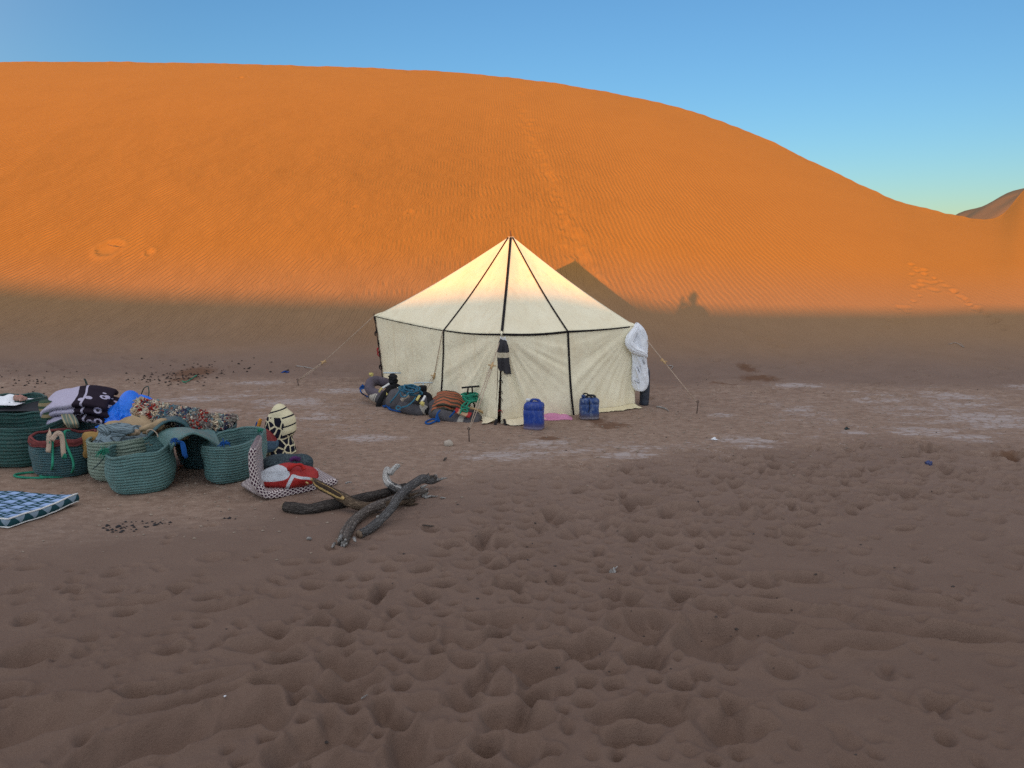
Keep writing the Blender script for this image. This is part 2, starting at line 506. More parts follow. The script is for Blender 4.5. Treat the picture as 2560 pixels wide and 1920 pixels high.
def lay_tracks():
    fr = (TX0, TY0, TRES)
    main = [(1135, 178), (1120, 230), (1150, 290), (1185, 380), (1215, 470), (1240, 530), (1265, 590), (1300, 640)]
    for k in range(330):
        t = RNG.random() ** 0.75 * (len(main) - 1); i = min(int(t), len(main) - 2); f = t - i
        u = main[i][0] * (1 - f) + main[i + 1][0] * f + RNG.normal(0, 10); v = main[i][1] * (1 - f) + main[i + 1][1] * f
        p = on_dune(u * D, v * D)
        a = RNG.uniform(0.07, 0.2) * (1.35 if RNG.random() < 0.12 else 1.0)
        stamp(p.x, p.y, a, a * RNG.uniform(1.2, 2.2), RNG.uniform(-0.6, 0.6), RNG.uniform(0.004, 0.014), 0.4, 2.0, 0.2, 0.25, TM, fr)
    for path, n, sg, dd in [([(1965, 562), (2030, 605), (2095, 650), (2165, 705)], 24, 4, 0.06), ([(1995, 580), (1990, 620), (1945, 680), (1905, 710), (1870, 775), (1860, 800)], 30, 10, 0.05),
                        ([(1535, 690), (1600, 715), (1665, 742), (1705, 748)], 22, 9, 0.05), ([(1560, 730), (1580, 765), (1570, 790)], 10, 8, 0.04), ([(1750, 750), (1840, 760), (1880, 745)], 8, 10, 0.03)]:
        for k in range(n):
            t = (k + RNG.random()) / n * (len(path) - 1); i = min(int(t), len(path) - 2); f = t - i
            p = on_dune((path[i][0] * (1 - f) + path[i + 1][0] * f + RNG.normal(0, sg)) * D, (path[i][1] * (1 - f) + path[i + 1][1] * f + RNG.normal(0, sg * 0.4)) * D)
            a = RNG.uniform(0.06, 0.12)
            stamp(p.x, p.y, a * RNG.uniform(1, 1.6), a * 1.1, RNG.uniform(-0.6, 0.6), dd * RNG.uniform(0.35, 0.75), 0.3, 2.0, 0.2, 0.6, TM, fr)
    for u, v, a in [(322, 543, 0.2), (520, 165, 0.2), (885, 455, 0.15), (768, 445, .12), (865, 668, .12), (235, 535, 0.5)]:
        p = on_dune(u * D, v * D); stamp(p.x, p.y, a * 0.8, a * 0.8, 0, 0.05, 0.5, 2.0, 0.2, 0.4, TM, fr)
lay_tracks()

def H(x, y):
    """height of the sand and clay anywhere"""
    ys = np.maximum(y, 0.5)
    s = np.clip(x / ys, -3, 3)
    z = base_ground(x, y) * smooth01((base_y(s) + 1.0 - y) / 2.5) + np.where(y > 4, dune_z(s, np.maximum(y, 4.0)) - dune_z(s, 4.0 + 0 * y), 0)
    wx = 0.045 * pn(x / 0.31 + 3, y / 0.28) + 0.016 * pn(x / 0.085, y / 0.085 + 8); wy = 0.045 * pn(x / 0.29, y / 0.33 + 11) + 0.016 * pn(x / 0.09 + 5, y / 0.08)
    z = z + bil(HM, x + wx, y + wy, RX0, RY0, RES) + bil(TM, x, y, TX0, TY0, TRES)
    cl = smooth01((y - clay_edge(s) + 0.4) / 0.8) * smooth01((seam_y(s) + 1.2 - y) / 1.5)
    z = z - 0.02 * cl + cl * (0.010 * fbm(x / 0.35, y / 0.35, 3) + 0.012 * np.abs(pn(x / 0.16, y / 0.12)))
    return z
def gz(x, y): return float(H(np.array([x], float), np.array([y], float))[0])
SIGHT = np.concatenate([np.linspace(1.2, 12, 260), np.linspace(12.05, 40, 420)])
def g(u, v, dz=0.0):
    """ground point under a photograph pixel: first place where the line of sight meets the sand"""
    d = ray(u, v); k = d.x / d.y; t = d.z / d.y
    f = CAM_H + SIGHT * t - H(SIGHT * k, SIGHT)
    i = int(np.argmax(f < 0))
    if f[i] >= 0: i = len(SIGHT) - 1
    a, b = SIGHT[max(i - 1, 0)], SIGHT[i]; fa, fb = f[max(i - 1, 0)], f[i]
    y = a + (b - a) * fa / (fa - fb) if fa != fb else a
    return Vector((y * k, y, CAM_H + y * t + dz))

def sheet(name, X, Y, Z, attrs, mat, extra=None):
    """one mesh from 2-D coordinate arrays"""
    n, m = X.shape
    co = np.stack([X, Y, Z], -1).reshape(-1, 3)
    i, j = np.meshgrid(np.arange(n - 1), np.arange(m - 1), indexing='ij')
    a = (i * m + j).ravel()
    quads = np.stack([a, a + 1, a + 1 + m, a + m], -1)
    if extra is not None:
        co2, q2, at2 = extra
        quads = np.concatenate([quads, q2 + len(co)]); co = np.concatenate([co, co2])
        attrs = {k: np.concatenate([v.ravel(), at2.get(k, np.zeros(len(co2)))]) for k, v in attrs.items()}
    me = bpy.data.meshes.new(name)
    me.vertices.add(len(co)); me.vertices.foreach_set('co', co.astype(np.float32).ravel())
    me.loops.add(len(quads) * 4); me.loops.foreach_set('vertex_index', quads.astype(np.int32).ravel())
    me.polygons.add(len(quads)); me.polygons.foreach_set('loop_start', np.arange(len(quads), dtype=np.int32) * 4)
    me.update(calc_edges=True)
    for k, v in attrs.items():
        at = me.attributes.new(k, 'FLOAT', 'POINT'); at.data.foreach_set('value', v.astype(np.float32).ravel())
    return tag(link_mesh(name, me, mat), kind='structure')

# ---- sand and clay material shared by floor and dunes
def sand_material():
    q = NT('sand', 0.95, 0.12)
    co = q.obj()
    clay, salt, wet, rip, ramp = (q.attr(k) for k in ('clay', 'salt', 'wet', 'ripple_phase', 'ripple_amp'))
    n1 = q.noise(0.7, 4, 0.55, co); n2 = q.noise(9, 5, 0.6, co); n3 = q.noise(160, 2, 0.6, co); n4 = q.noise(2.4, 6, 0.62, co)
    sandc = q.mix(q.ramp(n1, [(0.3, 0), (0.7, 1)]), SAND_A, SAND_B)
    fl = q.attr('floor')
    ftc = q.mix(q.ramp(n4, [(0.3, 0), (0.7, 1)]), FOOT_SHADE_A, FOOT_SHADE_B)
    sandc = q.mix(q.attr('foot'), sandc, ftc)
    sandc = q.mix(fl, sandc, q.mix(q.attr('dust_far_light'), q.mix(q.ramp(n4, [(0.3, 0), (0.7, 1)]), FLOOR_A, FLOOR_B), q.mix(q.ramp(n4, [(0.3, 0), (0.7, 1)]), FAR_LIGHT_A, FAR_LIGHT_B)))
    sandc = q.mix(q.math('MULTIPLY', q.ramp(n3, [(0.35, 0), (0.75, 1)]), q.math('ADD', 0.10, q.math('MULTIPLY', fl, 0.25))), sandc, (0.10, 0.06, 0.045))
    cn = q.noise(1.0, 8, 0.75, q.scaled(co, (7.0, 16.0, 8.0)))
    clayc = q.mix(q.ramp(q.math('ADD', q.math('MULTIPLY', n2, 0.4), q.math('MULTIPLY', cn, 0.6)), [(0.36, 0), (0.62, 1)]), CLAY_A, CLAY_B)
    cl = q.math('MULTIPLY', clay, q.ramp(q.math('ADD', q.math('MULTIPLY', clay, 0.6), q.math('MULTIPLY', n4, 0.9)), [(0.45, 0), (0.85, 1)]))
    col = q.mix(cl, sandc, clayc)
    grit = q.ramp(q.noise(38, 3, 0.7, co), [(0.60, 0), (0.70, 1)])
    col = q.mix(q.math('MULTIPLY', q.math('MULTIPLY', grit, clay), 0.55), col, (0.5, 0.42, 0.36))
    st = q.scaled(co, (1.5, 4.2, 3.0))
    sf = q.math('ADD', q.math('MULTIPLY', salt, 0.85), q.math('MULTIPLY', q.math('SUBTRACT', q.noise(1.0, 9, 0.78, st), 0.5), 2.4))
    sf = q.math('ADD', sf, q.math('MULTIPLY', q.math('SUBTRACT', q.noise(9.0, 6, 0.75, st), 0.5), 1.5))
    vc = q.n('TexVoronoi'); vc.feature = 'DISTANCE_TO_EDGE'; q.l(q.scaled(co, (4.5, 7.0, 4.5)), vc.inputs['Vector']); vc.inputs['Scale'].default_value = 1.0
    crk = q.ramp(vc.outputs['Distance'], [(0.02, 0.25), (0.12, 1)])
    sf = q.math('MULTIPLY', q.math('MULTIPLY', q.ramp(sf, [(0.42, 0), (0.66, 1)]), crk), q.math('MINIMUM', q.math('MULTIPLY', salt, 4.0), 1.0))
    col = q.mix(q.math('MULTIPLY', sf, 0.7), col, (0.42, 0.37, 0.35))
    wf = q.ramp(q.math('ADD', wet, q.math('MULTIPLY', q.math('SUBTRACT', n2, 0.5), 0.9)), [(0.35, 0), (0.75, 1)])
    wf = q.math('MULTIPLY', wf, q.math('MINIMUM', q.math('MULTIPLY', wet, 8.0), 1.0))
    col = q.mix(q.math('MULTIPLY', wf, 0.75), col, (0.13, 0.065, 0.035))
    q.color(col)
    # wind ripples on the dune face
    wv = q.noise(0.9, 2, 0.5, co); wv2 = q.noise(3.2, 1, 0.5, co)
    ph = q.math('ADD', rip, q.math('ADD', q.math('MULTIPLY', wv, 0.34), q.math('MULTIPLY', wv2, 0.075)))
    sn = q.math('SINE', q.math('MULTIPLY', ph, 2 * math.pi / 0.150))
    sn = q.math('ADD', sn, q.math('MULTIPLY', q.math('SINE', q.math('MULTIPLY', ph, 4 * math.pi / 0.150)), 0.22))
    patch = q.ramp(q.noise(0.5, 2, 0.5, co), [(0.3, 0.88), (0.6, 1)])
    hh = q.math('MULTIPLY', q.math('MULTIPLY', sn, ramp), patch)
    b1 = q.bump(hh, 1.0, 0.016)
    fine = q.math('ADD', q.math('MULTIPLY', n3, 0.4), q.noise(45, 4, 0.65, co))
    q.normal(q.bump(fine, 0.6, 0.012, b1))
    return q.m
SAND_A, SAND_B = (0.336, 0.163, 0.034), (0.322, 0.155, 0.032)
FOOT_SHADE_A, FOOT_SHADE_B = (0.290, 0.173, 0.090), (0.272, 0.162, 0.084)  # dune sand greyed as if in shade
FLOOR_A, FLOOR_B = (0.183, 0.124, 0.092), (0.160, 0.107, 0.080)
FAR_LIGHT_A, FAR_LIGHT_B = (0.235, 0.164, 0.126), (0.205, 0.142, 0.108)  # lighter distant floor, its brightness put into the colour
CLAY_A, CLAY_B = (0.34, 0.245, 0.185), (0.20, 0.132, 0.095)
M_SAND = sand_material()

def patch_field(x, y, lst):
    """soft world-space ellipses given by where they lie in the photograph"""
    f = np.zeros_like(x)
    for e in lst:
        u, v, du, dv = e[:4]
        c = onz(u * D, v * D); a = abs(onz((u + du) * D, v * D).x - c.x); b = abs(onz(u * D, (v - dv) * D).y - onz(u * D, (v + dv) * D).y) / 2
        r2 = ((x - c.x) / a) ** 2 + ((y - c.y) / b) ** 2
        f = np.maximum(f, np.exp(-r2 * 0.9) * (e[4] if len(e) > 4 else 1.0))
    return f
SALT = [(2060, 890, 260, 55, .62), (700, 900, 230, 45, .5), (1300, 972, 420, 26, .55), (1750, 900, 200, 60, .42), (480, 860, 200, 20, .5), (1960, 836, 80, 8), (2060, 862, 70, 9), (2130, 905, 110, 24), (1990, 932, 100, 12), (2090, 945, 70, 9), (790, 945, 90, 11), (1180, 958, 80, 9), (1600, 950, 90, 9), (1640, 965, 60, 6), (620, 872, 90, 12),
        (420, 866, 90, 8), (1100, 985, 140, 12), (1350, 985, 90, 8), (1850, 935, 50, 5), (700, 905, 60, 6), (560, 835, 70, 5), (1720, 890, 50, 5), (1900, 870, 70, 6), (1720, 840, 80, 5), (760, 850, 80, 6), (2200, 840, 50, 8), (480, 890, 60, 5), (1560, 900, 40, 5)]
WET = [(1320, 922, 48, 8), (1290, 912, 25, 6), (1612, 812, 20, 7), (1640, 828, 50, 6), (1570, 836, 40, 4), (2170, 988, 50, 6), (420, 815, 50, 10), (400, 828, 40, 6), (640, 1000, 20, 4), (1185, 950, 30, 5)]

def ground_attrs(X, Y):
    s = np.clip(X / np.maximum(Y, 0.5), -3, 3)
    clay = smooth01((Y - clay_edge(s) + 1.0 + 0.8 * fbm(X * 0.8, Y * 0.8, 3)) / 2.0) * smooth01((base_y(s) - 2.2 + 0.6 * pn(X / 1.3, Y / 1.3) - Y) / 1.4)
    fl = smooth01((base_y(s) + 1.6 + 0.5 * pn(X / 1.7, Y / 1.7) - Y) / 3.8)  # floor grey carried up the dune foot as painted shade
    foot = smooth01((base_y(s) + 4.2 + 0.0 * X - Y) / 3.4)  # greyer sand up to the shadow edge: shade tone put into the colour
    dust_far_light = smooth01((Y + 0.9 * fbm(X / 1.4, Y / 1.4, 3) - 3.2) / 5.0)  # near sand darker, far sand lighter: brightness falloff painted in
    return dict(floor=fl, foot=foot, dust_far_light=dust_far_light, clay=clay, salt=patch_field(X, Y, SALT) * np.minimum(1, clay * 1.5), wet=patch_field(X, Y, WET),
                ripple_phase=rip_phase(X, Y), ripple_amp=rip_amp(X, Y))
def rip_phase(X, Y):
    s = np.clip(X / np.maximum(Y, 0.5), -3, 3); Z = dune_z(s, Y)
    k = np.interp(X, [-16, -10, -5, -1, 3, 7, 12], [1.15, 0.85, 0.45, 0.05, -0.25, -0.6, -0.9])
    return X - Z * k
def rip_amp(X, Y):
    s = np.clip(X / np.maximum(Y, 0.5), -3, 3); d = Y - base_y(s); Z = dune_z(s, Y)
    a = smooth01((d + 0.9) / 1.2) * np.interp(Z / np.maximum(0.5, CAM_H + crest_t(s) * crest_y(s)), [0, 0.45, 0.75, 1.0], [1, 1, 0.45, 0.2])
    a = a * np.interp(s, [-0.7, 0.05, 0.16, 0.3, 0.45], [1.0, 1.0, 0.55, 0.4, 0.08])
    return a * (1 - np.clip(np.abs(bil(TM, X, Y, TX0, TY0, TRES)) / 0.03, 0, 1))

# ---- floor: fine fan in front of the camera, coarse sheet all round
def build_ground():
    k = np.linspace(-0.84, 0.84, 1200); OFF = 2.6
    ye = np.full_like(k, 14.5)
    for _ in range(40): ye = 0.5 * ye + 0.5 * seam_y(k * (ye + OFF) / ye)
    ys = [1.15]
    while ys[-1] < 1.0 or len(ys) < 640:
        ys.append(ys[-1] + 0.0085 + 0.0021 * (ys[-1] - 1.15))
        if ys[-1] > 15.0: break
    t = (np.array(ys) - ys[0]) / (ys[-1] - ys[0])
    Y = ys[0] + t[:, None] * (ye[None, :] - ys[0]); X = k[None, :] * (Y + OFF)
    Z = H(X, Y)
    # coarse surroundings
    ax = np.concatenate([-np.geomspace(600, 16, 26), np.linspace(-15, 15, 61), np.geomspace(16, 600, 26)])
    ay = np.concatenate([-np.geomspace(600, 11, 26), np.linspace(-10, 16, 53), np.geomspace(18, 600, 22)])
    CX, CY = np.meshgrid(ax, ay)
    CS = np.clip(CX / np.maximum(CY, 0.5), -3, 3)
    CZ = base_ground(CX, CY) - 0.03
    inside = (np.abs(CX) < 0.84 * (CY + OFF) - 0.4) & (CY > 1.6)
    CZ = np.where(inside, CZ - 0.6, CZ)
    front = (CY > 4) & (np.abs(CX) < 60)
    CZ = np.where(front, CZ - 0.35 * smooth01((CY - 9) / 6), CZ)
    n, m = CX.shape
    i, j = np.meshgrid(np.arange(n - 1), np.arange(m - 1), indexing='ij'); a = (i * m + j).ravel()
    q2 = np.stack([a, a + 1, a + 1 + m, a + m], -1)
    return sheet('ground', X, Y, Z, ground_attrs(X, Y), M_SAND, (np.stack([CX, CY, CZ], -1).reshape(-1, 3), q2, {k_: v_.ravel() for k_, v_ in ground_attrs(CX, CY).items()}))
build_ground()

# ---- the great dune behind the tent
def build_dune():
    s = np.concatenate([np.linspace(-2.6, -0.9, 50)[:-1], np.linspace(-0.9, 0.9, 1050), np.linspace(0.9, 2.6, 50)[1:]])
    t = np.concatenate([np.linspace(0, 1, 300), 1 + np.geomspace(0.002, 1.0, 40)])
    y0, yc = seam_y(s), crest_y(s)
    zc = CAM_H + crest_t(s) * yc
    tt = t[:, None]
    front = np.minimum(tt, 1.0); back = np.maximum(tt - 1.0, 0.0)
    Y = y0[None] + (yc - y0)[None] * front + 22.0 * back
    X = s[None] * Y
    Zf = H(X, Y)
    Zn = dune_z(s[None] + 0 * Y, np.minimum(Y, yc[None]))
    # meet the crest line exactly
    Zc = H((s * yc)[None], yc[None])
    corr = (zc - dune_z(s, yc))[None] * smooth01(front)
    edge = 0.05 * pn(s * 26, s * 0) + 0.03 * pn(s * 90, s * 0 + 4)
    Z = np.where(tt <= 1.0, Zf + corr + edge[None] * smooth01((front - 0.96) / 0.04), (zc + edge)[None] - 22.0 * back * 0.45)
    Z = Z + 0.012 * pn(X / 4.1, Y / 4.1) * smooth01(front * 4) * (front < 1)
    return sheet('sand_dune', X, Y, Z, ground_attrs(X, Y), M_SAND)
build_dune()

# ---- the next dune, seen through the saddle: its flank leans away from the light
def build_far_dune():
    # long sharp ridge that rises to the right; left flank turned from the sun
    a = aty(2065 * D, 463 * D, 60.0); b = aty(2212 * D, 402 * D, 60.0 * 0.93)
    dirv = (b - a)
    P = []
    L = np.linspace(-1.2, 4.0, 60); W = np.linspace(-1, 1, 50)
    X = np.zeros((60, 50)); Y = np.zeros_like(X); Z = np.zeros_like(X)
    for i, l in enumerate(L):
        c = a + dirv * l
        cz = c.z + (0.0 if l < 1.6 else -(l - 1.6) ** 2 * 0.9)
        for j, w in enumerate(W):
            # front flank falls towards the camera's left, back flank away
            if w < 0: off = Vector((-0.986, 0.164, 0)) * (-w) * 34; dz = w * 34 * 0.60
            else: off = Vector((0.96, -0.25, 0)) * w * 34; dz = -w * 34 * 0.35
            X[i, j], Y[i, j] = c.x + off.x, c.y + off.y
            Z[i, j] = cz + dz + 0.12 * math.sin(l * 9 + w * 30) * (1 - abs(w))
    at = {k: np.zeros_like(X) for k in ('clay', 'salt', 'wet', 'floor', 'foot', 'dust_far_light', 'ripple_phase', 'ripple_amp')}
    at['foot'] = np.ones_like(X)  # same painted shade grey over the whole far dune
    return sheet('sand_dune', X, Y, Z, at, M_SAND)
build_far_dune()

# ---- the dune behind the photographer, whose shade covers the camp
def build_shade_dune():
    RA = lambda a: np.clip(46.0 - 2.2 * a, 30.0, 90.0)
    edge = [(-500, 565), (-200, 590), (0, 615), (150, 627), (300, 636), (500, 643), (700, 648), (900, 651), (1040, 653), (1090, 640), (1370, 637), (1425, 664), (1600, 672), (1800, 673), (2000, 674), (2212, 670), (2500, 662)]
    side = Vector((math.cos(SUN_AZ), -math.sin(SUN_AZ), 0)); fw = Vector((math.sin(SUN_AZ), math.cos(SUN_AZ), 0))
    pts = []
    for u, v in edge:
        p = on_dune(u * D, v * D)
        k = p.dot(fw) + RA(p.dot(side))
        q = p - LIGHT * (k / math.cos(SUN_EL))
        pts.append((q.dot(side), q.z))
    a = np.linspace(-150, 150, 240)
    xs = [p[0] for p in pts]; zs = [p[1] for p in pts]
    z = np.interp(a, [-150, -60] + xs + [70, 150], [3.0, zs[0] + 0.6] + zs + [zs[-1] + 0.3, 3.0])
    w = np.concatenate([-np.linspace(25, 0.8, 26), [-0.3, 0, 0.3], np.linspace(0.8, 30, 22)])
    A, W = np.meshgrid(a, w)
    Zc = np.broadcast_to(z, A.shape)
    Z = np.where(W < 0, Zc + W * 0.2, Zc - W * 0.5) 
    Z = np.maximum(Z, -1.0)
    X = side.x * A + fw.x * (W - RA(A)); Y = side.y * A + fw.y * (W - RA(A))
    at = {k: np.zeros_like(X) for k in ('clay', 'salt', 'wet', 'floor', 'foot', 'dust_far_light', 'ripple_phase', 'ripple_amp')}
    return sheet('sand_dune', X, Y, Z, at, M_SAND)
build_shade_dune()
# ------------------------------------------------------------------ cloth solver: sheets fall and fold over what lies beneath
def drape(P, balls=(), rest=None, steps=120, sub=4, pins=None, slack=1.0, stiff=0.25, seed=1, floor=None, jit=0.01, grav=9.8, boxes=()):
    P = np.array(P, float); n, m = P.shape[:2]
    r = np.random.default_rng(seed)
    R0 = P.copy() if rest is None else np.array(rest, float)
    P += r.normal(0, jit, P.shape) * np.array([0.3, 0.3, 1.0])
    prev = P.copy()
    batches = []
    def edges(di, dj, k):
        I, J = np.meshgrid(np.arange(n), np.arange(m), indexing='ij')
        ok = (I + di < n) & (J + dj >= 0) & (J + dj < m)
        I, J = I[ok], J[ok]
        a = I * m + J; b = (I + di) * m + J + dj
        L = np.linalg.norm(R0.reshape(-1, 3)[a] - R0.reshape(-1, 3)[b], axis=1) * slack
        key = (J // max(abs(dj), 1)) % 2 if di == 0 else (I // max(di, 1)) % 2
        for q in (0, 1):
            s = key == q
            if s.any(): batches.append((a[s], b[s], L[s], k))
    edges(0, 1, 1.0); edges(1, 0, 1.0); edges(1, 1, 0.5); edges(1, -1, 0.5)
    edges(0, 2, stiff); edges(2, 0, stiff)
    X = P.reshape(-1, 3); pv = prev.reshape(-1, 3)
    pin = None if pins is None else np.asarray(pins).ravel()
    keep = X[pin].copy() if pin is not None else None
    dt = 1 / 60.0
    fz = None
    for st in range(steps):
        v = (X - pv) * 0.97
        pv = X.copy()
        X = X + v; X[:, 2] -= grav * dt * dt
        if floor is not None and (fz is None or st % 15 == 0):
            fz = H(X[:, 0], X[:, 1]) + 0.006 if floor == 'ground' else np.full(len(X), floor)
        for _ in range(sub):
            for a, b, L, k in batches:
                d = X[b] - X[a]; l = np.linalg.norm(d, axis=1) + 1e-9
                c = d * (0.5 * k * (l - L) / l)[:, None]
                X[a] += c; X[b] -= c
            hit = np.zeros(len(X), bool)
            for c, rr in balls:
                c = np.asarray(c); rr = np.asarray(rr)
                q = (X - c) / rr; d = np.linalg.norm(q, axis=1)
                i = d < 1
                if i.any(): X[i] = c + q[i] / (d[i][:, None] + 1e-9) * rr; hit |= i
            if fz is not None:
                i = X[:, 2] < fz; X[i, 2] = fz[i]; hit |= i
            if pin is not None: X[pin] = keep
            if hit.any(): pv[hit] = pv[hit] * 0.35 + X[hit] * 0.65
    return X.reshape(n, m, 3)

def flat_sheet(c, ax, ay, n, m, wob=0.0, seed=0):
    """n x m points of a level sheet, ax and ay its two full side vectors"""
    c, ax, ay = Vector(c), Vector(ax), Vector(ay)
    out = np.zeros((n, m, 3))
    for i in range(n):
        for j in range(m):
            u, v = j / (m - 1) - 0.5, i / (n - 1) - 0.5
            p = c + ax * u + ay * v
            out[i, j] = (p.x, p.y, p.z + wob * math.sin(i * 0.9 + seed) * math.cos(j * 0.7 + seed * 2))
    return out

def cloth_obj(name, P, mat, parent=None, thick=0.012, sub=1):
    o = MB().grid(P).build(name, mat, parent)
    solid(o, thick, 0.0)
    if sub: subsurf(o, sub)
    return o

def ribbon(mb, pts, nrm, w, th=0.004, mi=0):
    """a flat strap that follows pts, nrm its outward normal(s)"""
    pts = [Vector(p) for p in pts]; n = len(pts)
    P = []
    for i, p in enumerate(pts):
        t = (pts[min(i + 1, n - 1)] - pts[max(i - 1, 0)]).normalized()
        q = Vector(nrm[i] if isinstance(nrm, list) else nrm)
        sd = t.cross(q).normalized(); q = sd.cross(t).normalized()
        ww = w[i] if hasattr(w, '__len__') else w
        P.append([p + sd * ww / 2, p + sd * ww / 2 + q * th, p - sd * ww / 2 + q * th, p - sd * ww / 2])
    return mb.grid([[list(a) for a in r] for r in P], close=True, mi=mi)

def loft(mb, rings, segs=40, p=2.0, seed=0.0, nz=0.0, nf=3.0, fold=0.0, ff=9, cap=True, mi=0):
    """rings: (centre, rx, ry, rot) stacked along z, superellipse exponent p, with lumps and folds"""
    P = []
    for i, (c, rx, ry, rot) in enumerate(rings):
        row = []
        for k in range(segs):
            a = 2 * math.pi * k / segs
            ca, sa = math.cos(a), math.sin(a)
            f = (abs(ca) ** p + abs(sa) ** p) ** (-1 / p)
            if nz: f *= 1 + nz * mnoise.noise((ca * nf + seed, sa * nf, c[2] * 6 + seed))
            if fold: f *= 1 + fold * math.sin(a * ff + seed + 0.8 * mnoise.noise((a, c[2] * 4, seed)) * 3) * (0.6 + 0.4 * mnoise.noise((a * 1.3, c[2] * 3, seed + 5)))
            x, y = ca * f * rx, sa * f * ry
            row.append((c[0] + x * math.cos(rot) - y * math.sin(rot), c[1] + x * math.sin(rot) + y * math.cos(rot), c[2]))
        P.append(row)
    b = len(mb.v)
    mb.grid(P, close=True, mi=mi)
    if cap:
        n = len(rings)
        mb.f.append(tuple(b + k for k in range(segs - 1, -1, -1))); mb.mi.append(mi)
        mb.f.append(tuple(b + (n - 1) * segs + k for k in range(segs))); mb.mi.append(mi)
    return mb

# ------------------------------------------------------------------ tent
def canvas_material(name, base, dirt):
    q = NT(name, 0.85, 0.15)
    co = q.obj()
    n1 = q.noise(2.2, 5, 0.62, co); n2 = q.noise(11, 5, 0.65, co); n3 = q.noise(260, 2, 0.5, co); n4 = q.noise(30, 3, 0.6, co)
    col = q.mix(q.ramp(n1, [(0.35, 0), (0.72, 1)]), base, dirt)
    st = q.noise(1.0, 6, 0.7, q.scaled(co, (7.0, 7.0, 1.2)))
    col = q.mix(q.math('MULTIPLY', q.ramp(st, [(0.52, 0), (0.72, 1)]), 0.36), col, (0.66, 0.52, 0.32))
    col = q.mix(q.math('MULTIPLY', q.ramp(n2, [(0.60, 0), (0.74, 1)]), 0.2), col, (0.50, 0.40, 0.27))
    spot = q.ramp(q.noise(23, 2, 0.5, co), [(0.735, 0), (0.76, 1)])
    col = q.mix(q.math('MULTIPLY', spot, 0.6), col, (0.34, 0.24, 0.15))
    zz = q.sep(co)[2]
    low = q.math('MULTIPLY', q.ramp(q.math('ADD', zz, q.math('MULTIPLY', n2, 0.25)), [(0.10, 1), (0.42, 0)]), 0.42)
    col = q.mix(low, col, (0.58, 0.47, 0.31))
    q.color(col)
    cr = q.noise(7, 5, 0.6, co, 1.2)
    q.normal(q.bump(n3, 0.12, 0.002, q.bump(cr, 0.35, 0.03, q.bump(n4, 0.12, 0.01))))
    return q.m
M_CANVAS = canvas_material('canvas', (0.85, 0.78, 0.57), (0.79, 0.71, 0.50))
M_SKIRT = canvas_material('yellowed_canvas', (0.80, 0.74, 0.48), (0.70, 0.62, 0.40))
M_STRAP = cloth_mat('black_webbing', (0.022, 0.019, 0.020), (0.012, 0.011, 0.012), 300)
M_POLE = plain_mat('dark_wood', (0.10, 0.055, 0.03), 0.7)
M_ROPE = cloth_mat('hemp_rope', (0.48, 0.37, 0.28), (0.38, 0.29, 0.21), 180)
M_IRON = plain_mat('rusty_iron', (0.055, 0.036, 0.03), 0.6, 0.4)
M_PEGWOOD = plain_mat('pale_wood', (0.55, 0.36, 0.17), 0.7)
M_RED = cloth_mat('red_cloth', (0.32, 0.022, 0.03), (0.20, 0.015, 0.02))

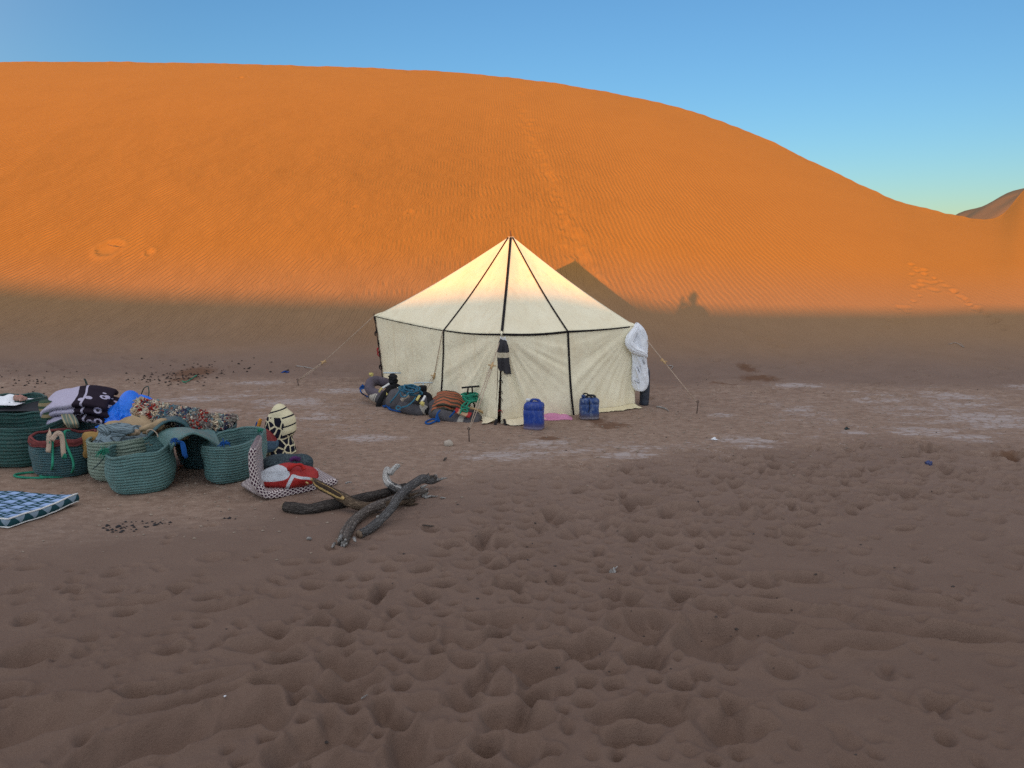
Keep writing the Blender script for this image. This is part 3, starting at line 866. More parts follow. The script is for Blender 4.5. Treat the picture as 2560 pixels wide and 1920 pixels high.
def build_tent():
    gC, gE, gA = onz(1248, 1063, -.02), onz(1584, 1022, -.02), onz(966, 976, -.02)
    yC, yE, yA = gC.y, gE.y, gA.y
    eC, eE, eA = aty(1254, 836, yC - .02), aty(1589, 815, yE - .02), aty(938, 790, yA - .02)
    yB, yD = yC + (yA - yC) * 0.43, yC + (yE - yC) * 0.49
    eB, eD = aty(1110, 826, yB), aty(1419, 829, yD)
    gB, gD = gC + (gA - gC) * 0.43 + Vector((-.03, -.04, 0)), gC + (gE - gC) * 0.49 + Vector((.03, -.07, 0))
    eF = eA + eE - eC; gF = gA + gE - gC
    eX, eY = (eE + eF) / 2, (eF + eA) / 2; gX, gY = (gE + gF) / 2, (gF + gA) / 2
    apex = aty(1277, 594, (yA + yE) / 2)
    root = empty('tent', ((gC + gF) / 2).xyz)
    tag(root, 'cream canvas tent with a pointed roof and black straps below the orange dune', 'tent')
    org = Vector(root.location)
    W = lambda p: Vector(p) - org
    ring = [eC, eD, eE, eX, eF, eY, eA, eB]
    low = [gC, gD, gE, gX, gF, gY, gA, gB]
    def roofP(k, u, t):
        e = ring[k].lerp(ring[(k + 1) % 8], u)
        sag = 0.02 if k in (0, 7) else 0.012
        e = e + Vector((0, 0, -sag * math.sin(math.pi * u)))
        rad = Vector((e.x - apex.x, e.y - apex.y, 0)).normalized()
        top = apex + rad * 0.045
        p = top.lerp(e, t)
        s = math.sin(math.pi * t)
        p.z += -0.055 * s * (0.75 + 0.25 * t) - 0.03 * math.sin(math.pi * u) * s
        w = math.sin(math.pi * u) * min(1, t * 2)
        # creases that run from apex and corners
        p.z += 0.012 * w * mnoise.noise((u * 9 * t + k * 3.1, t * 1.6, k)) + 0.008 * w * mnoise.noise((u * 5 + t * 6, t * 9 - u * 4, k + 9))
        return p
    for k in range(8):
        n, m = 34, 26
        P = [[list(W(roofP(k, j / (m - 1), (i / (n - 1)) ** 0.9))) for j in range(m)] for i in range(n)]
        # two bays share one roof cloth: one object per bay
        o = MB().grid(P).build('roof_panel', M_CANVAS, root)
        solid(o, 0.004, 0)
    # walls
    def wallP(k, u, t):
        a, b = k, (k + 1) % 8
        e = ring[a].lerp(ring[b], u); e = e + Vector((0, 0, -(0.02 if k in (0, 7) else 0.012) * math.sin(math.pi * u) - 0.004))
        d = low[a].lerp(low[b], u)
        along = (ring[b] - ring[a]); L = along.length
        out = Vector((along.y, -along.x, 0)).normalized()
        if out.dot(ring[a] - (eC + eF) / 2) < 0: out = -out
        p = e.lerp(d, t)
        p = p + out * (0.035 * t * t)
        env = math.sin(math.pi * min(1, u * 1.0)) ** 0.5 if k not in (0, 7) else (1.0)
        hang = 0.0
        if k in (7, 0):       # bays on either side of the door: folds fan out from the front corner
            x = (u if k == 0 else 1 - u) * L; z = t * 1.3
            ang = math.atan2(x, z + 0.05)
            r = math.hypot(x, z)
            hang += (0.055 * mnoise.noise((ang * 5.5, 0.3, k)) + 0.035 * mnoise.noise((ang * 13, r * 0.6, k + 4))) * min(1, r * 1.6) * (1 - 0.45 * min(1, x / 1.0))
        if k in (1,):         # the last bay on the right: folds that run down from the far corner
            x = (1 - u) * L; z = t * 1.3; ang = math.atan2(x, z + 0.05); r = math.hypot(x, z)
            hang += (0.05 * mnoise.noise((ang * 6.0, 0.8, 7)) + 0.03 * mnoise.noise((ang * 14, r, 3))) * min(1, r * 1.5) * (1 - 0.5 * min(1, x))
        hang += 0.022 * mnoise.noise((u * L * 2.6 + t * 1.5 + k * 7, t * 2.2 - u * 1.2, 1)) + 0.010 * abs(mnoise.noise((u * L * 5 - t * 3 + k, t * 3 + u * 2, 6))) + 0.006 * mnoise.noise((u * L * 9 + k, t * 5, 2))
        edge = min(1, t * 5) * (min(1, u * 14) if not (k == 0) else 1) * (min(1, (1 - u) * 14) if k != 7 else 1)
        if k in (0, 7): edge *= min(1, (u if k == 0 else 1 - u) * 9)
        p = p + out * hang * edge * 1.15
        if k == 0 or k == 7:  # the two door edges gape a little below the scarf
            uu = u if k == 0 else 1 - u
            gap = 0.005 * math.sin(math.pi * min(1, max(0, (t - 0.25) / 0.66))) ** 0.6 if 0.25 < t < 0.91 else 0.0
            p = p + along.normalized() * (gap if k == 0 else -gap) * max(0, 1 - uu * 6)
        return p, out
    for k in range(8):
        n, m = (44, 54) if k in (7, 0, 1, 6) else (8, 8)
        P = [[list(W(wallP(k, j / (m - 1), i / (n - 1))[0])) for j in range(m)] for i in range(n)]
        o = MB().grid(P).build('wall_panel', M_CANVAS, root)
        solid(o, 0.003, 0)
    # hem cloth that lies out on the sand
    def skirt(k, u0, u1, wid, mat, seed):
        n, m = 9, 40; P = []
        for i in range(n):
            row = []
            for j in range(m):
                u = u0 + (u1 - u0) * j / (m - 1); f = i / (n - 1)
                p, out = wallP(k, u, 0.93); q, _ = wallP(k, u, 1.0)
                w = wid(u) * (1 + 0.35 * mnoise.noise((u * 7, seed, 0)))
                r = q + out * (w * f) 
                zz = (p.z) * (1 - f) ** 2.2 + (gz(r.x, r.y) + 0.012 + 0.022 * abs(mnoise.noise((u * 9, f * 2, seed)))) * (1 - (1 - f) ** 2.2)
                r = Vector((r.x, r.y, zz)) + out * 0.006
                row.append(list(W(r)))
            P.append(row)
        o = MB().grid(P).build('ground_flap', mat, root); solid(o, 0.003, 0)
    skirt(7, 0.42, 0.985, lambda u: 0.05 + 0.20 * smooth01((u - 0.8) / 0.2), M_CANVAS, 1.3)
    skirt(0, 0.015, 0.9, lambda u: 0.07 + 0.17 * smooth01((0.42 - u) / 0.3), M_CANVAS, 2.3)
    skirt(1, 0.12, 1.0, lambda u: 0.10 + 0.06 * u, M_SKIRT, 3.3)
    skirt(6, 0.0, 1.0, lambda u: 0.04, M_CANVAS, 4.3)
    # straps on the roof and down the walls
    ctr = (eC + eF) / 2
    for k in (7, 0, 1):
        pts = [W(roofP(k, 0, t)) for t in np.linspace(0, 1, 30)]
        nn = []
        for i in range(30):
            tt = (pts[min(i + 1, 29)] - pts[max(i - 1, 0)]).normalized(); h = Vector((ring[k].x - ctr.x, ring[k].y - ctr.y, 0)).normalized()
            s = tt.cross(h); nn.append(s.cross(tt).normalized() * (1 if s.cross(tt).z > 0 else -1))
        pts = [p + q * 0.006 for p, q in zip(pts, nn)]
        mb = MB(); ribbon(mb, pts, nn, 0.038 if k == 0 else 0.028)
        mb.build('roof_strap', M_STRAP, root)
    for k in (7, 1):
        pts, nn = [], []
        for t in np.linspace(0, 1.0, 24):
            p, out = wallP(k, 0.0 + (0.05 * max(0, t - .55) ** 1.3 if k == 1 else 0.012 * math.sin(t * 3)), t); pts.append(W(p + out * 0.012)); nn.append(out)
        mb = MB(); ribbon(mb, pts, nn, 0.030); mb.build('wall_strap', M_STRAP, root)
    for k in (7, 0, 1):
        pts, nn = [], []
        for u in np.linspace(0, 1 if k != 1 else 0.90, 24):
            p, out = wallP(k, u, 0.0); pts.append(W(p + out * 0.016 + Vector((0, 0, 0.004)))); nn.append(out)
        mb = MB(); ribbon(mb, pts, nn, list(np.linspace(0.018, 0.026, 24)) if k == 7 else (0.032 if k == 0 else list(np.linspace(0.030, 0.018, 24)))); mb.build('eave_strap', M_STRAP, root)
    pts, nn = [], []
    for u in np.linspace(0, 1, 20):
        p, out = wallP(6, u, 0.0); pts.append(W(p + out * 0.012)); nn.append(out)
    mb = MB(); ribbon(mb, pts, nn, 0.012); mb.build('eave_strap', M_STRAP, root)
    # black edge with ties up the far left corner
    pts = [W(wallP(6, 0.0, t)[0]) + Vector((-0.012, -0.012, 0)) for t in np.linspace(0, 1, 20)]
    mb = MB(); mb.tube(pts, [0.010 + 0.004 * math.sin(i * 2.1) for i in range(20)], 6); o = mb.build('corner_binding', M_STRAP, root)
    for t, mat in ((0.42, M_RED), (0.47, M_RED), (0.2, M_STRAP), (0.65, M_STRAP)):
        p = W(wallP(6, 0.0, t)[0]) + Vector((-0.025, -0.02, 0))
        mb = MB(); mb.tube(spline([p, p + Vector((-0.012, -0.02, -0.04)), p + Vector((0.012, -0.02, -0.085))], 6), [0.012, 0.014, 0.013, 0.011, 0.009, 0.004], 6)
        mb.build('tie', mat, root)
    # door edges: dark hem and little ties
    for k in (0, 7):
        pts, nn = [], []
        for t in np.linspace(0.1, 0.97, 30):
            p, out = wallP(k, 0.0 if k == 0 else 1.0, t); pts.append(W(p) + Vector((0, -0.006, 0))); nn.append(Vector((0.1 if k == 0 else -0.1, -1, 0)))
        mb = MB(); ribbon(mb, pts, nn, 0.006, 0.004); mb.build('door_hem', M_STRAP, root)
    pb = MB()
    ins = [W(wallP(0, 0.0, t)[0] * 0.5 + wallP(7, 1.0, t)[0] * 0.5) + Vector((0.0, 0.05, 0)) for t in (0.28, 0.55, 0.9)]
    ribbon(pb, ins, Vector((0, -1, 0)), 0.09, 0.004); pb.build('door_shade_strip', plain_mat('interior_shade_brown', (0.09, 0.042, 0.018), 0.9), root)  # brown strip painted as the dark interior seen through the slit
    for t, mat in ((0.62, M_STRAP), (0.70, M_STRAP), (0.83, M_RED), (0.5, M_STRAP)):
        p = W(wallP(0, 0.0, t)[0]) + Vector((-0.005, -0.03, 0))
        for s in (-1, 1):
            mb = MB(); mb.tube(spline([p, p + Vector((0.018 * s, -0.012, 0.008)), p + Vector((0.03 * s, -0.004, -0.015 - 0.02 * (s > 0)))], 7), 0.0045, 6)
            mb.build('tie', mat, root)
    for s in (-1, 1):                                    # dark tape ends at the foot of the door
        p = W(wallP(0, 0.0, 1.0)[0])
        mb = MB(); q = p + Vector((0.05 * s, -0.035, 0.10)); ribbon(mb, [q, q + Vector((0.025 * s, -0.075, -0.075))], Vector((0, -0.7, 0.7)), 0.035, 0.004); mb.build('tie', M_STRAP, root)
    # poles
    base = W(Vector((apex.x, apex.y, -0.05)))
    MB().tube([base, W(apex) + Vector((0, 0, -0.02)), W(apex) + Vector((0, 0, 0.02))], [0.03, 0.026, 0.02], 10).build('centre_pole', M_POLE, root)
    mb = MB(); mb.tube([W(apex) + Vector((0, 0, 0.0)), W(apex) + Vector((-.004, 0, 0.05)), W(apex) + Vector((.002, 0, 0.11))], [0.016, 0.012, 0.005], 8); mb.build('pole_spike', M_POLE, root)
    mb = MB(); mb.tube([W(apex) + Vector((0, 0, -0.03)), W(apex) + Vector((0, 0, 0.012))], [0.062, 0.046], 16); mb.build('roof_cap', M_CANVAS, root)
    for e, gg in ((eA, gA), (eE, gE), (eF, gF), (eB, gB)):
        q = (ctr - e); q.z = 0; q.normalize()
        MB().tube([W(gg + q * 0.05), W(e + q * 0.04 + Vector((0, 0, -0.01)))], 0.016, 8).build('side_pole', M_POLE, root)
    mb = MB(); mb.tube([W(eA) + Vector((-0.015, 0, -0.06)), W(eA) + Vector((-0.02, 0, 0.05))], [0.012, 0.008], 6); mb.build('pole_spike', M_POLE, root)
    for e, k in ((eA, 1), (eE, 1), (eC, 1)):             # bunched canvas where the eaves are tied
        mb = MB(); q = (e - ctr); q.z = 0; q.normalize(); p = W(e)
        mb.tube(spline([p - q * 0.22 + Vector((0, 0, 0.075)), p - q * 0.08 + Vector((0, 0, 0.022)), p + q * 0.012], 8), [0.008, 0.02, 0.026, 0.028, 0.03, 0.028, 0.022, 0.014], 8)
        mb.build('eave_knot', M_CANVAS, root)
    # guy ropes
    def guy(top, mid, peg, twin=True, ph=0.18):
        pk = W(peg)
        g0 = MB(); pts = [W(top).lerp(W(mid), t) for t in np.linspace(0, 1, 8)]; g0.tube(pts, 0.006, 6)
        if twin:
            off = Vector((0.02, 0, 0))
            for s in (-1, 1): g0.tube([W(mid) + off * s * 0.6, W(mid).lerp(pk + Vector((0, 0, ph)), 0.6) + off * s, pk + Vector((0, 0, ph)) + off * s * 0.25], 0.0055, 6)
        else: g0.tube([W(mid), pk + Vector((0, 0, ph))], 0.006, 6)
        o = g0.build('guy_rope', M_ROPE, root)
        s = MB(); dr = (W(top) - W(mid)).normalized()
        s.tube([W(mid) - dr * 0.055, W(mid) - dr * 0.02, W(mid) + dr * 0.05], [0.010, 0.017, 0.013], 8)
        s.tube([W(mid) + Vector((-0.05, 0, 0.01)), W(mid) + Vector((0.05, 0, -0.005))], 0.008, 6)
        s.build('rope_slider', M_PEGWOOD, o)
        p = MB(); lean = (W(top) - pk); lean.z = 0; lean.normalize()
        p.tube([pk + lean * 0.01 + Vector((0, 0, -0.08)), pk, pk - lean * 0.012 + Vector((0, 0, ph + 0.01))], [0.006, 0.007, 0.006], 8)
        c = pk - lean * 0.012 + Vector((0, 0, ph + 0.03))
        p.tube([c + Vector((0.014 * math.cos(a), 0, 0.014 * math.sin(a) - 0.012)) for a in np.linspace(-1.4, 3.9, 14)], 0.005, 6)
        p.build('peg', M_IRON, o)
    pg = g(1173, 1104); guy(eC + Vector((0, -0.03, -.02)), aty(1230, 914, (eC.y * 0.62 + pg.y * 0.38)), pg, True, 0.15)
    pg = g(746, 963); guy(eA + Vector((-.02, 0, 0)), aty(809, 905, eA.y * 0.42 + pg.y * 0.58), pg, True, 0.08)
    pg = g(1742, 1034); guy(eE + Vector((.02, .05, -.02)), aty(1659, 903, eE.y * 0.55 + pg.y * 0.45), pg, False, 0.16)
    pg = g(1052, 1008); guy(eB + Vector((-.02, -.02, 0)), aty(1085, 940, eB.y * 0.45 + pg.y * 0.55), pg, True, 0.1)
    return dict(eC=eC, eE=eE, eA=eA, eD=eD, gC=gC, gD=gD, gE=gE, gB=gB)
TENT = build_tent()

# ---- dark scarf tied to the front corner
def build_scarf():
    q = NT('charcoal_knit', 0.95, 0.1); uvs = q.sep(q.uv()); co = q.obj()
    band = q.math('MULTIPLY', q.math('GREATER_THAN', uvs[1], 0.40), q.math('LESS_THAN', uvs[1], 0.545))
    nz = q.noise(90, 3, 0.6, co)
    dark = q.mix(nz, (0.030, 0.029, 0.032), (0.068, 0.066, 0.070))
    q.color(q.mix(band, dark, q.mix(nz, (0.62, 0.55, 0.40), (0.50, 0.44, 0.32))))
    q.normal(q.bump(q.noise(170, 2, 0.5, co), 0.6, 0.006))
    y = TENT['eC'].y - 0.10
    cols = [(846, 1252, 1262), (853, 1247, 1266), (864, 1245, 1270), (878, 1243, 1273), (893, 1243, 1273), (908, 1244, 1274), (918, 1245, 1276), (926, 1247, 1277), (933, 1250, 1278)]
    n, m = 30, 22; P = np.zeros((n, m, 3))
    vs = np.linspace(846, 933, n); lo = np.interp(vs, [c[0] for c in cols], [c[1] for c in cols]); hi = np.interp(vs, [c[0] for c in cols], [c[2] for c in cols])
    for i in range(n):
        for j in range(m):
            f = j / (m - 1); v = vs[i]
            if i > n - 6: v += (-7 if f < 0.35 else (2 + 3 * math.sin(j * 2.3))) * (i - n + 6) / 6 - 3.0 * (i - n + 6) / 6 * (0.35 < f < 0.55)
            p = aty(lo[i] + (hi[i] - lo[i]) * f, v, y)
            bul = 0.045 * math.sin(math.pi * f) * min(1, (i + 2) / 8)
            P[i, j] = (p.x, p.y - bul + 0.018 * math.sin(f * 13 + i * 0.12) * min(1, i / 8), p.z)
    o = MB().grid(P).build('hanging_scarf', q.m)
    solid(o, 0.014, 0); subsurf(o, 1)
    tag(o, 'dark grey scarf with one cream band hanging from the front corner of the tent', 'scarf')
    mb = MB()
    for k in range(16):
        i, j = n - 1, min(m - 1, 8 + k); p = Vector(P[i, j]); mb.tube([p, p + Vector((RNG.normal(0, .004), -.002, -.012 - .016 * RNG.random()))], [0.0028, 0.0015], 4)
    fr = mb.build('fringe', q.m, o); fr['kind'] = 'stuff'
    c = aty(1257, 846, y); mb = MB()
    for k in range(3): mb.tube([c + Vector((0.035 * math.cos(a), 0.03 * math.sin(a) + 0.01, -0.012 + 0.010 * k + 0.01 * math.sin(a * 2 + k))) for a in np.linspace(0, 6.28, 16)], 0.007, 6, cap=False)
    mb.tube(spline([c, c + Vector((0.03, -0.02, -0.01)), c + Vector((0.055, -0.02, -0.035))], 7), 0.008, 6)
    mb.build('knot', cloth_mat('white_cord', (0.7, 0.7, 0.68)), o)
build_scarf()

# ---- white sheet hung on the right corner
M_WHITE = cloth_mat('white_cotton', (0.84, 0.86, 0.88), (0.72, 0.74, 0.77), 240, bump=0.5, wr=11)
def build_white_cloth():
    y = TENT['eE'].y - 0.02
    rows = [(809, 1590, 1594), (814, 1586, 1601), (822, 1583, 1608), (831, 1580, 1613), (842, 1577, 1617), (855, 1575, 1619), (868, 1576, 1619), (880, 1579, 1619), (895, 1580, 1618), (912, 1580, 1618), (930, 1579, 1620), (948, 1579, 1621), (962, 1580, 1620), (970, 1582, 1617), (976, 1588, 1611)]
    rings = []
    vs = np.linspace(809, 976, 60)
    for v in vs:
        a = np.interp(v, [r[0] for r in rows], [r[1] for r in rows]); b = np.interp(v, [r[0] for r in rows], [r[2] for r in rows])
        p, q = aty(a, v, y), aty(b, v, y)
        c = (p + q) / 2; w = (q - p).length / 2
        rings.append(((c.x, c.y, c.z), w, min(w, 0.075) , 0.0))
    def crease(a, z, k):       # narrow ridges between hollow folds
        n1 = mnoise.noise((math.cos(a) * 1.3 + k, math.sin(a) * 1.3, z * 2.2)); n2 = mnoise.noise((math.cos(a) * 3 + k, math.sin(a) * 3, z * 5))
        w = a * 4.5 + z * (2.5 + k) + n1 * 3.2 + n2 * 1.0
        return 0.16 * (0.5 - abs(math.sin(w))) + 0.10 * n1 + 0.045 * (0.5 - abs(math.sin(a * 11 - z * 14 + n1 * 6))) + 0.05 * n2
    mb = MB(); P = []
    for i, (c, rx, ry, _) in enumerate(rings):
        row = []; f = i / (len(rings) - 1); env = min(1, 6 * f + 0.2) * min(1, 6 * (1 - f) + 0.25)
        for k in range(110):
            a = 2 * math.pi * k / 110; q_ = 1 + env * crease(a, c[2], 0.7)
            row.append((c[0] + math.cos(a) * rx * q_, c[1] + math.sin(a) * ry * q_ * 1.15, c[2] + 0.02 * math.cos(a * 2 + 1) * (1 - f)))
        P.append(row)
    mb.grid(P[::-1], close=True)
    for r_ in (P[0], P[-1]):
        b = len(mb.v); mb.add(r_, [tuple(range(110))])
    o = mb.build('white_sheet', M_WHITE)
    cl = [tuple(aty(u, v, y + dy)) for u, v, dy in [(1597, 812, -.02), (1587, 826, -.06), (1577, 842, -.10), (1573, 856, -.12), (1580, 868, -.12), (1593, 877, -.11), (1607, 884, -.09), (1617, 892, -.05)]]
    m2 = MB(); n = 50
    m2.tube(spline(cl, n), [0.018 + 0.050 * math.sin(math.pi * min(1, (i / n) * 0.93 + 0.05)) ** 0.8 for i in range(n)], 60, bump=lambda t, a: 1 + 0.9 * crease(a, t * 1.4 + 5, 2.2) + 0.10 * (0.5 - abs(math.sin(a * 5 + t * 5))))
    m2.build('folded_end', M_WHITE, o)
    for A, B, r in [((1601, 868), (1613, 908), .020), ((1590, 884), (1606, 930), .017), ((1586, 912), (1598, 958), .014)]:
        a = aty(A[0], A[1], y - .080); b = aty(B[0], B[1], y - .070); mid = (a + b) / 2 + Vector((0.010, -0.010, 0)); m3 = MB()
        m3.tube(spline([a, mid, b], 14), [r * math.sin(math.pi * (i + 1) / 15) ** 0.6 for i in range(14)], 14, bump=lambda t, a_: 1 + 0.3 * (0.5 - abs(math.sin(a_ * 2.5 + t * 4))))
        m3.build('twisted_fold', M_WHITE, o)
    tag(o, 'bunched white cotton sheet hung over the right corner of the tent', 'sheet')
    mb = MB()
    for a, b in (((1586, 951), (1600, 957)), ((1593, 917), (1599, 931)), ((1605, 897), (1611, 911))):
        mb.tube(spline([aty(*a, y - .085), aty((a[0] + b[0]) / 2 + 1, (a[1] + b[1]) / 2 + 2, y - .088), aty(*b, y - .083)], 7), 0.004, 5)
    st = mb.build('seam_stitching', plain_mat('grey_thread', (0.2, 0.2, 0.21)), o); st['kind'] = 'stuff'
    q = NT('dark_slate_plastic', 0.55, 0.35); co = q.obj(); nz = q.noise(22, 4, 0.6, co)
    q.color(q.mix(q.ramp(nz, [(0.3, 0), (0.7, 1)]), (0.022, 0.028, 0.042), (0.045, 0.052, 0.068))); q.normal(q.bump(nz, 0.3, 0.01))
    b = g(1612, 1015); b.y += 0.08; b.z = gz(b.x, b.y)
    mb = MB(); rings = []
    for z, r in ((0, .062), (.012, .072), (.03, .075), (.07, .074), (.085, .070), (.1, .074), (.2, .076), (.3, .074), (.4, .070), (.5, .066), (.56, .05), (.58, .03)): rings.append(((b.x + 0.03 * z, b.y, b.z + z), r, r, 0))
    loft(mb, rings, 28, 2.0, 1.0, 0.03, 2)
    o = mb.build('water_can', q.m)
    tag(o, 'tall slim dark slate canister standing under the hanging white sheet', 'canister')
    mb = MB(); mb.tube([(b.x + .018, b.y, b.z + .575), (b.x + .018, b.y, b.z + .62)], .028, 14); mb.build('cap', q.m, o)
build_white_cloth()
# ------------------------------------------------------------------ woven baskets
def basket_mat(name, c1, c2):
    q = NT(name, 0.42, 0.45)
    uv = q.sep(q.uv()); co = q.obj()
    n1 = q.noise(5, 5, 0.6, co); n2 = q.noise(34, 4, 0.65, co)
    # plait: little slanted stitches along each coil
    sx = q.math('SINE', q.math('ADD', q.math('MULTIPLY', uv[0], 520.0), q.math('MULTIPLY', uv[1], 300.0)))
    col = q.mix(q.ramp(n1, [(0.3, 0), (0.7, 1)]), c1, c2)
    col = q.mix(q.math('MULTIPLY', q.ramp(n2, [(0.52, 0), (0.72, 1)]), 0.5), col, (0.13, 0.14, 0.115))
    col = q.mix(q.math('MULTIPLY', q.ramp(sx, [(0.15, 0), (0.95, 1)]), 0.22), col, tuple(min(1, x * 2.4 + 0.02) for x in c1))
    q.color(col)
    q.normal(q.bump(sx, 0.5, 0.005, q.bump(n2, 0.25, 0.006)))
    return q.m
M_BASK = [basket_mat('teal_plait', (0.105, 0.205, 0.190), (0.066, 0.148, 0.142)),
          basket_mat('pale_green_plait', (0.20, 0.255, 0.195), (0.145, 0.20, 0.155)),
          basket_mat('blue_green_plait', (0.038, 0.105, 0.115), (0.025, 0.075, 0.085)),
          basket_mat('dark_green_plait', (0.022, 0.088, 0.075), (0.015, 0.06, 0.053))]
M_REDRIM = cloth_mat('faded_red_cloth', (0.21, 0.055, 0.05), (0.13, 0.035, 0.035))
M_GREENROPE = cloth_mat('green_rope', (0.03, 0.25, 0.15), (0.025, 0.17, 0.11), 150)
M_BLUEROPE = cloth_mat('blue_rope', (0.012, 0.085, 0.30), (0.010, 0.055, 0.19), 150)
M_TEALROPE = cloth_mat('teal_rope', (0.05, 0.17, 0.24), (0.035, 0.11, 0.17), 150)
M_WIRE = plain_mat('dark_green_wire', (0.016, 0.045, 0.042), 0.5)

def bucket(root, name, c, rx, ry, h, mat, rot=0.0, flare=1.12, rimf=None, coils=13, seed=0.0, p=2.3, dent=0.03, rim_mat=None):
    """one woven tub: coiled outer wall, inner wall and floor, rolled rim. c is its base centre"""
    segs, rows = 72, coils * 6
    rimf = rimf or (lambda a: 0.0)
    org = Vector(root.location)
    def pt(a, f, inner=0.0):
        ca, sa = math.cos(a), math.sin(a)
        s = (abs(ca) ** p + abs(sa) ** p) ** (-1 / p)
        round_ = 1 - 0.17 * max(0, 1 - f / 0.16) ** 2
        fl = (1 + (flare - 1) * f ** 1.2) * round_
        fl *= 1 + 0.07 * math.sin(math.pi * min(1, f * 1.05)) 
        coil = 0.020 * (abs(math.sin(math.pi * f * coils + 1.1 * mnoise.noise((ca * 1.5, sa * 1.5, f * 3 + seed)))) ** 0.6)
        lump = 1.7 * dent * mnoise.noise((ca * 1.3 + seed, sa * 1.3, f * 2.2 + seed)) + 0.012 * mnoise.noise((ca * 4 + seed, sa * 4, f * 6))
        k = s * fl * (1 + lump) 
        x, y = ca * (rx * k + coil - inner), sa * (ry * k + coil - inner)
        z = f * (h + rimf(a) + 0.03 * mnoise.noise((ca * 1.7 + seed * 2, sa * 1.7, 3))) + 0.008 * mnoise.noise((ca * 2, sa * 2, f * 4 + seed)) * f
        return Vector((c.x + x * math.cos(rot) - y * math.sin(rot), c.y + x * math.sin(rot) + y * math.cos(rot), c.z + z)) - org
    A = [2 * math.pi * k / segs for k in range(segs)]
    P, UV = [], []
    for i in range(rows + 1):
        f = i / rows; P.append([list(pt(a, f)) for a in A]); UV.append([(k / segs, f * coils * 0.08) for k in range(segs)])
    mb = MB(); mb.grid(P, UV, close=True)
    b0 = len(mb.v); mb.f.append(tuple(range(segs - 1, -1, -1))); mb.mi.append(0)
    P, UV = [], []
    for i in range(41):
        f = 1 - i / 40 * 0.97; P.append([list(pt(a, f, 0.016)) for a in A]); UV.append([(k / segs, f * coils * 0.08) for k in range(segs)])
    b = len(mb.v); mb.grid(P, UV, close=True)
    mb.f.append(tuple(b + 40 * segs + k for k in range(segs))); mb.mi.append(0)
    o = mb.build(name, mat, root)
    rim = MB(); pts = [pt(a, 1.0, 0.006) + Vector((0, 0, 0.002)) for a in A] ; pts.append(pts[0])
    rim.tube(pts, [0.0145 + 0.003 * mnoise.noise((k * 0.35, seed, 1)) for k in range(len(pts))], 8, cap=False)
    r = rim.build('rim', rim_mat or mat, o)
    return o, pt

def tuft(root, name, p, mat, n=34, L=0.07, r=0.003, seed=1, droop=0.6, up=Vector((0, 0, 1))):
    rr = random.Random(seed); mb = MB()
    for k in range(n):
        a = rr.uniform(0, 6.28); e = rr.uniform(-0.1, 1.2)
        d = Vector((math.cos(a) * math.cos(e), math.sin(a) * math.cos(e), math.sin(e))) * L * rr.uniform(0.5, 1.1)
        mb.tube(spline([p, p + d * 0.5 + Vector((0, 0, 0.012)), p + d - Vector((0, 0, droop * L * rr.random()))], 5), [r, r, r * 0.9, r * 0.8, r * 0.5], 4)
    o = mb.build(name, mat, root); o['kind'] = 'stuff'; return o

def bridge(root, name, pf, pb, mat, n=70, m=24, ridge=0.006, stripes=34):
    """woven saddle strap between two tubs: pf front edge, pb back edge (world points)"""
    org = Vector(root.location)
    F, B = spline(pf, n), spline(pb, n); P, UV = [], []
    for i in range(n):
        row = []; ru = []
        for j in range(m):
            t = j / (m - 1); p = F[i].lerp(B[i], t)
            p.z += ridge * abs(math.sin(math.pi * t * stripes / 4)) + 0.01 * mnoise.noise((i * 0.12, t * 3, 4)) + 0.02 * math.sin(math.pi * t)
            row.append(list(p - org)); ru.append((i / n * 0.6, t * 0.5))
        P.append(row); UV.append(ru)
    o = MB().grid(P, UV).build(name, mat, root); solid(o, 0.016, 0)
    e = MB()
    for S in (F, B): e.tube([p - org for p in S], 0.012, 7)
    e2 = e.build('edge_roll', mat, o); return o

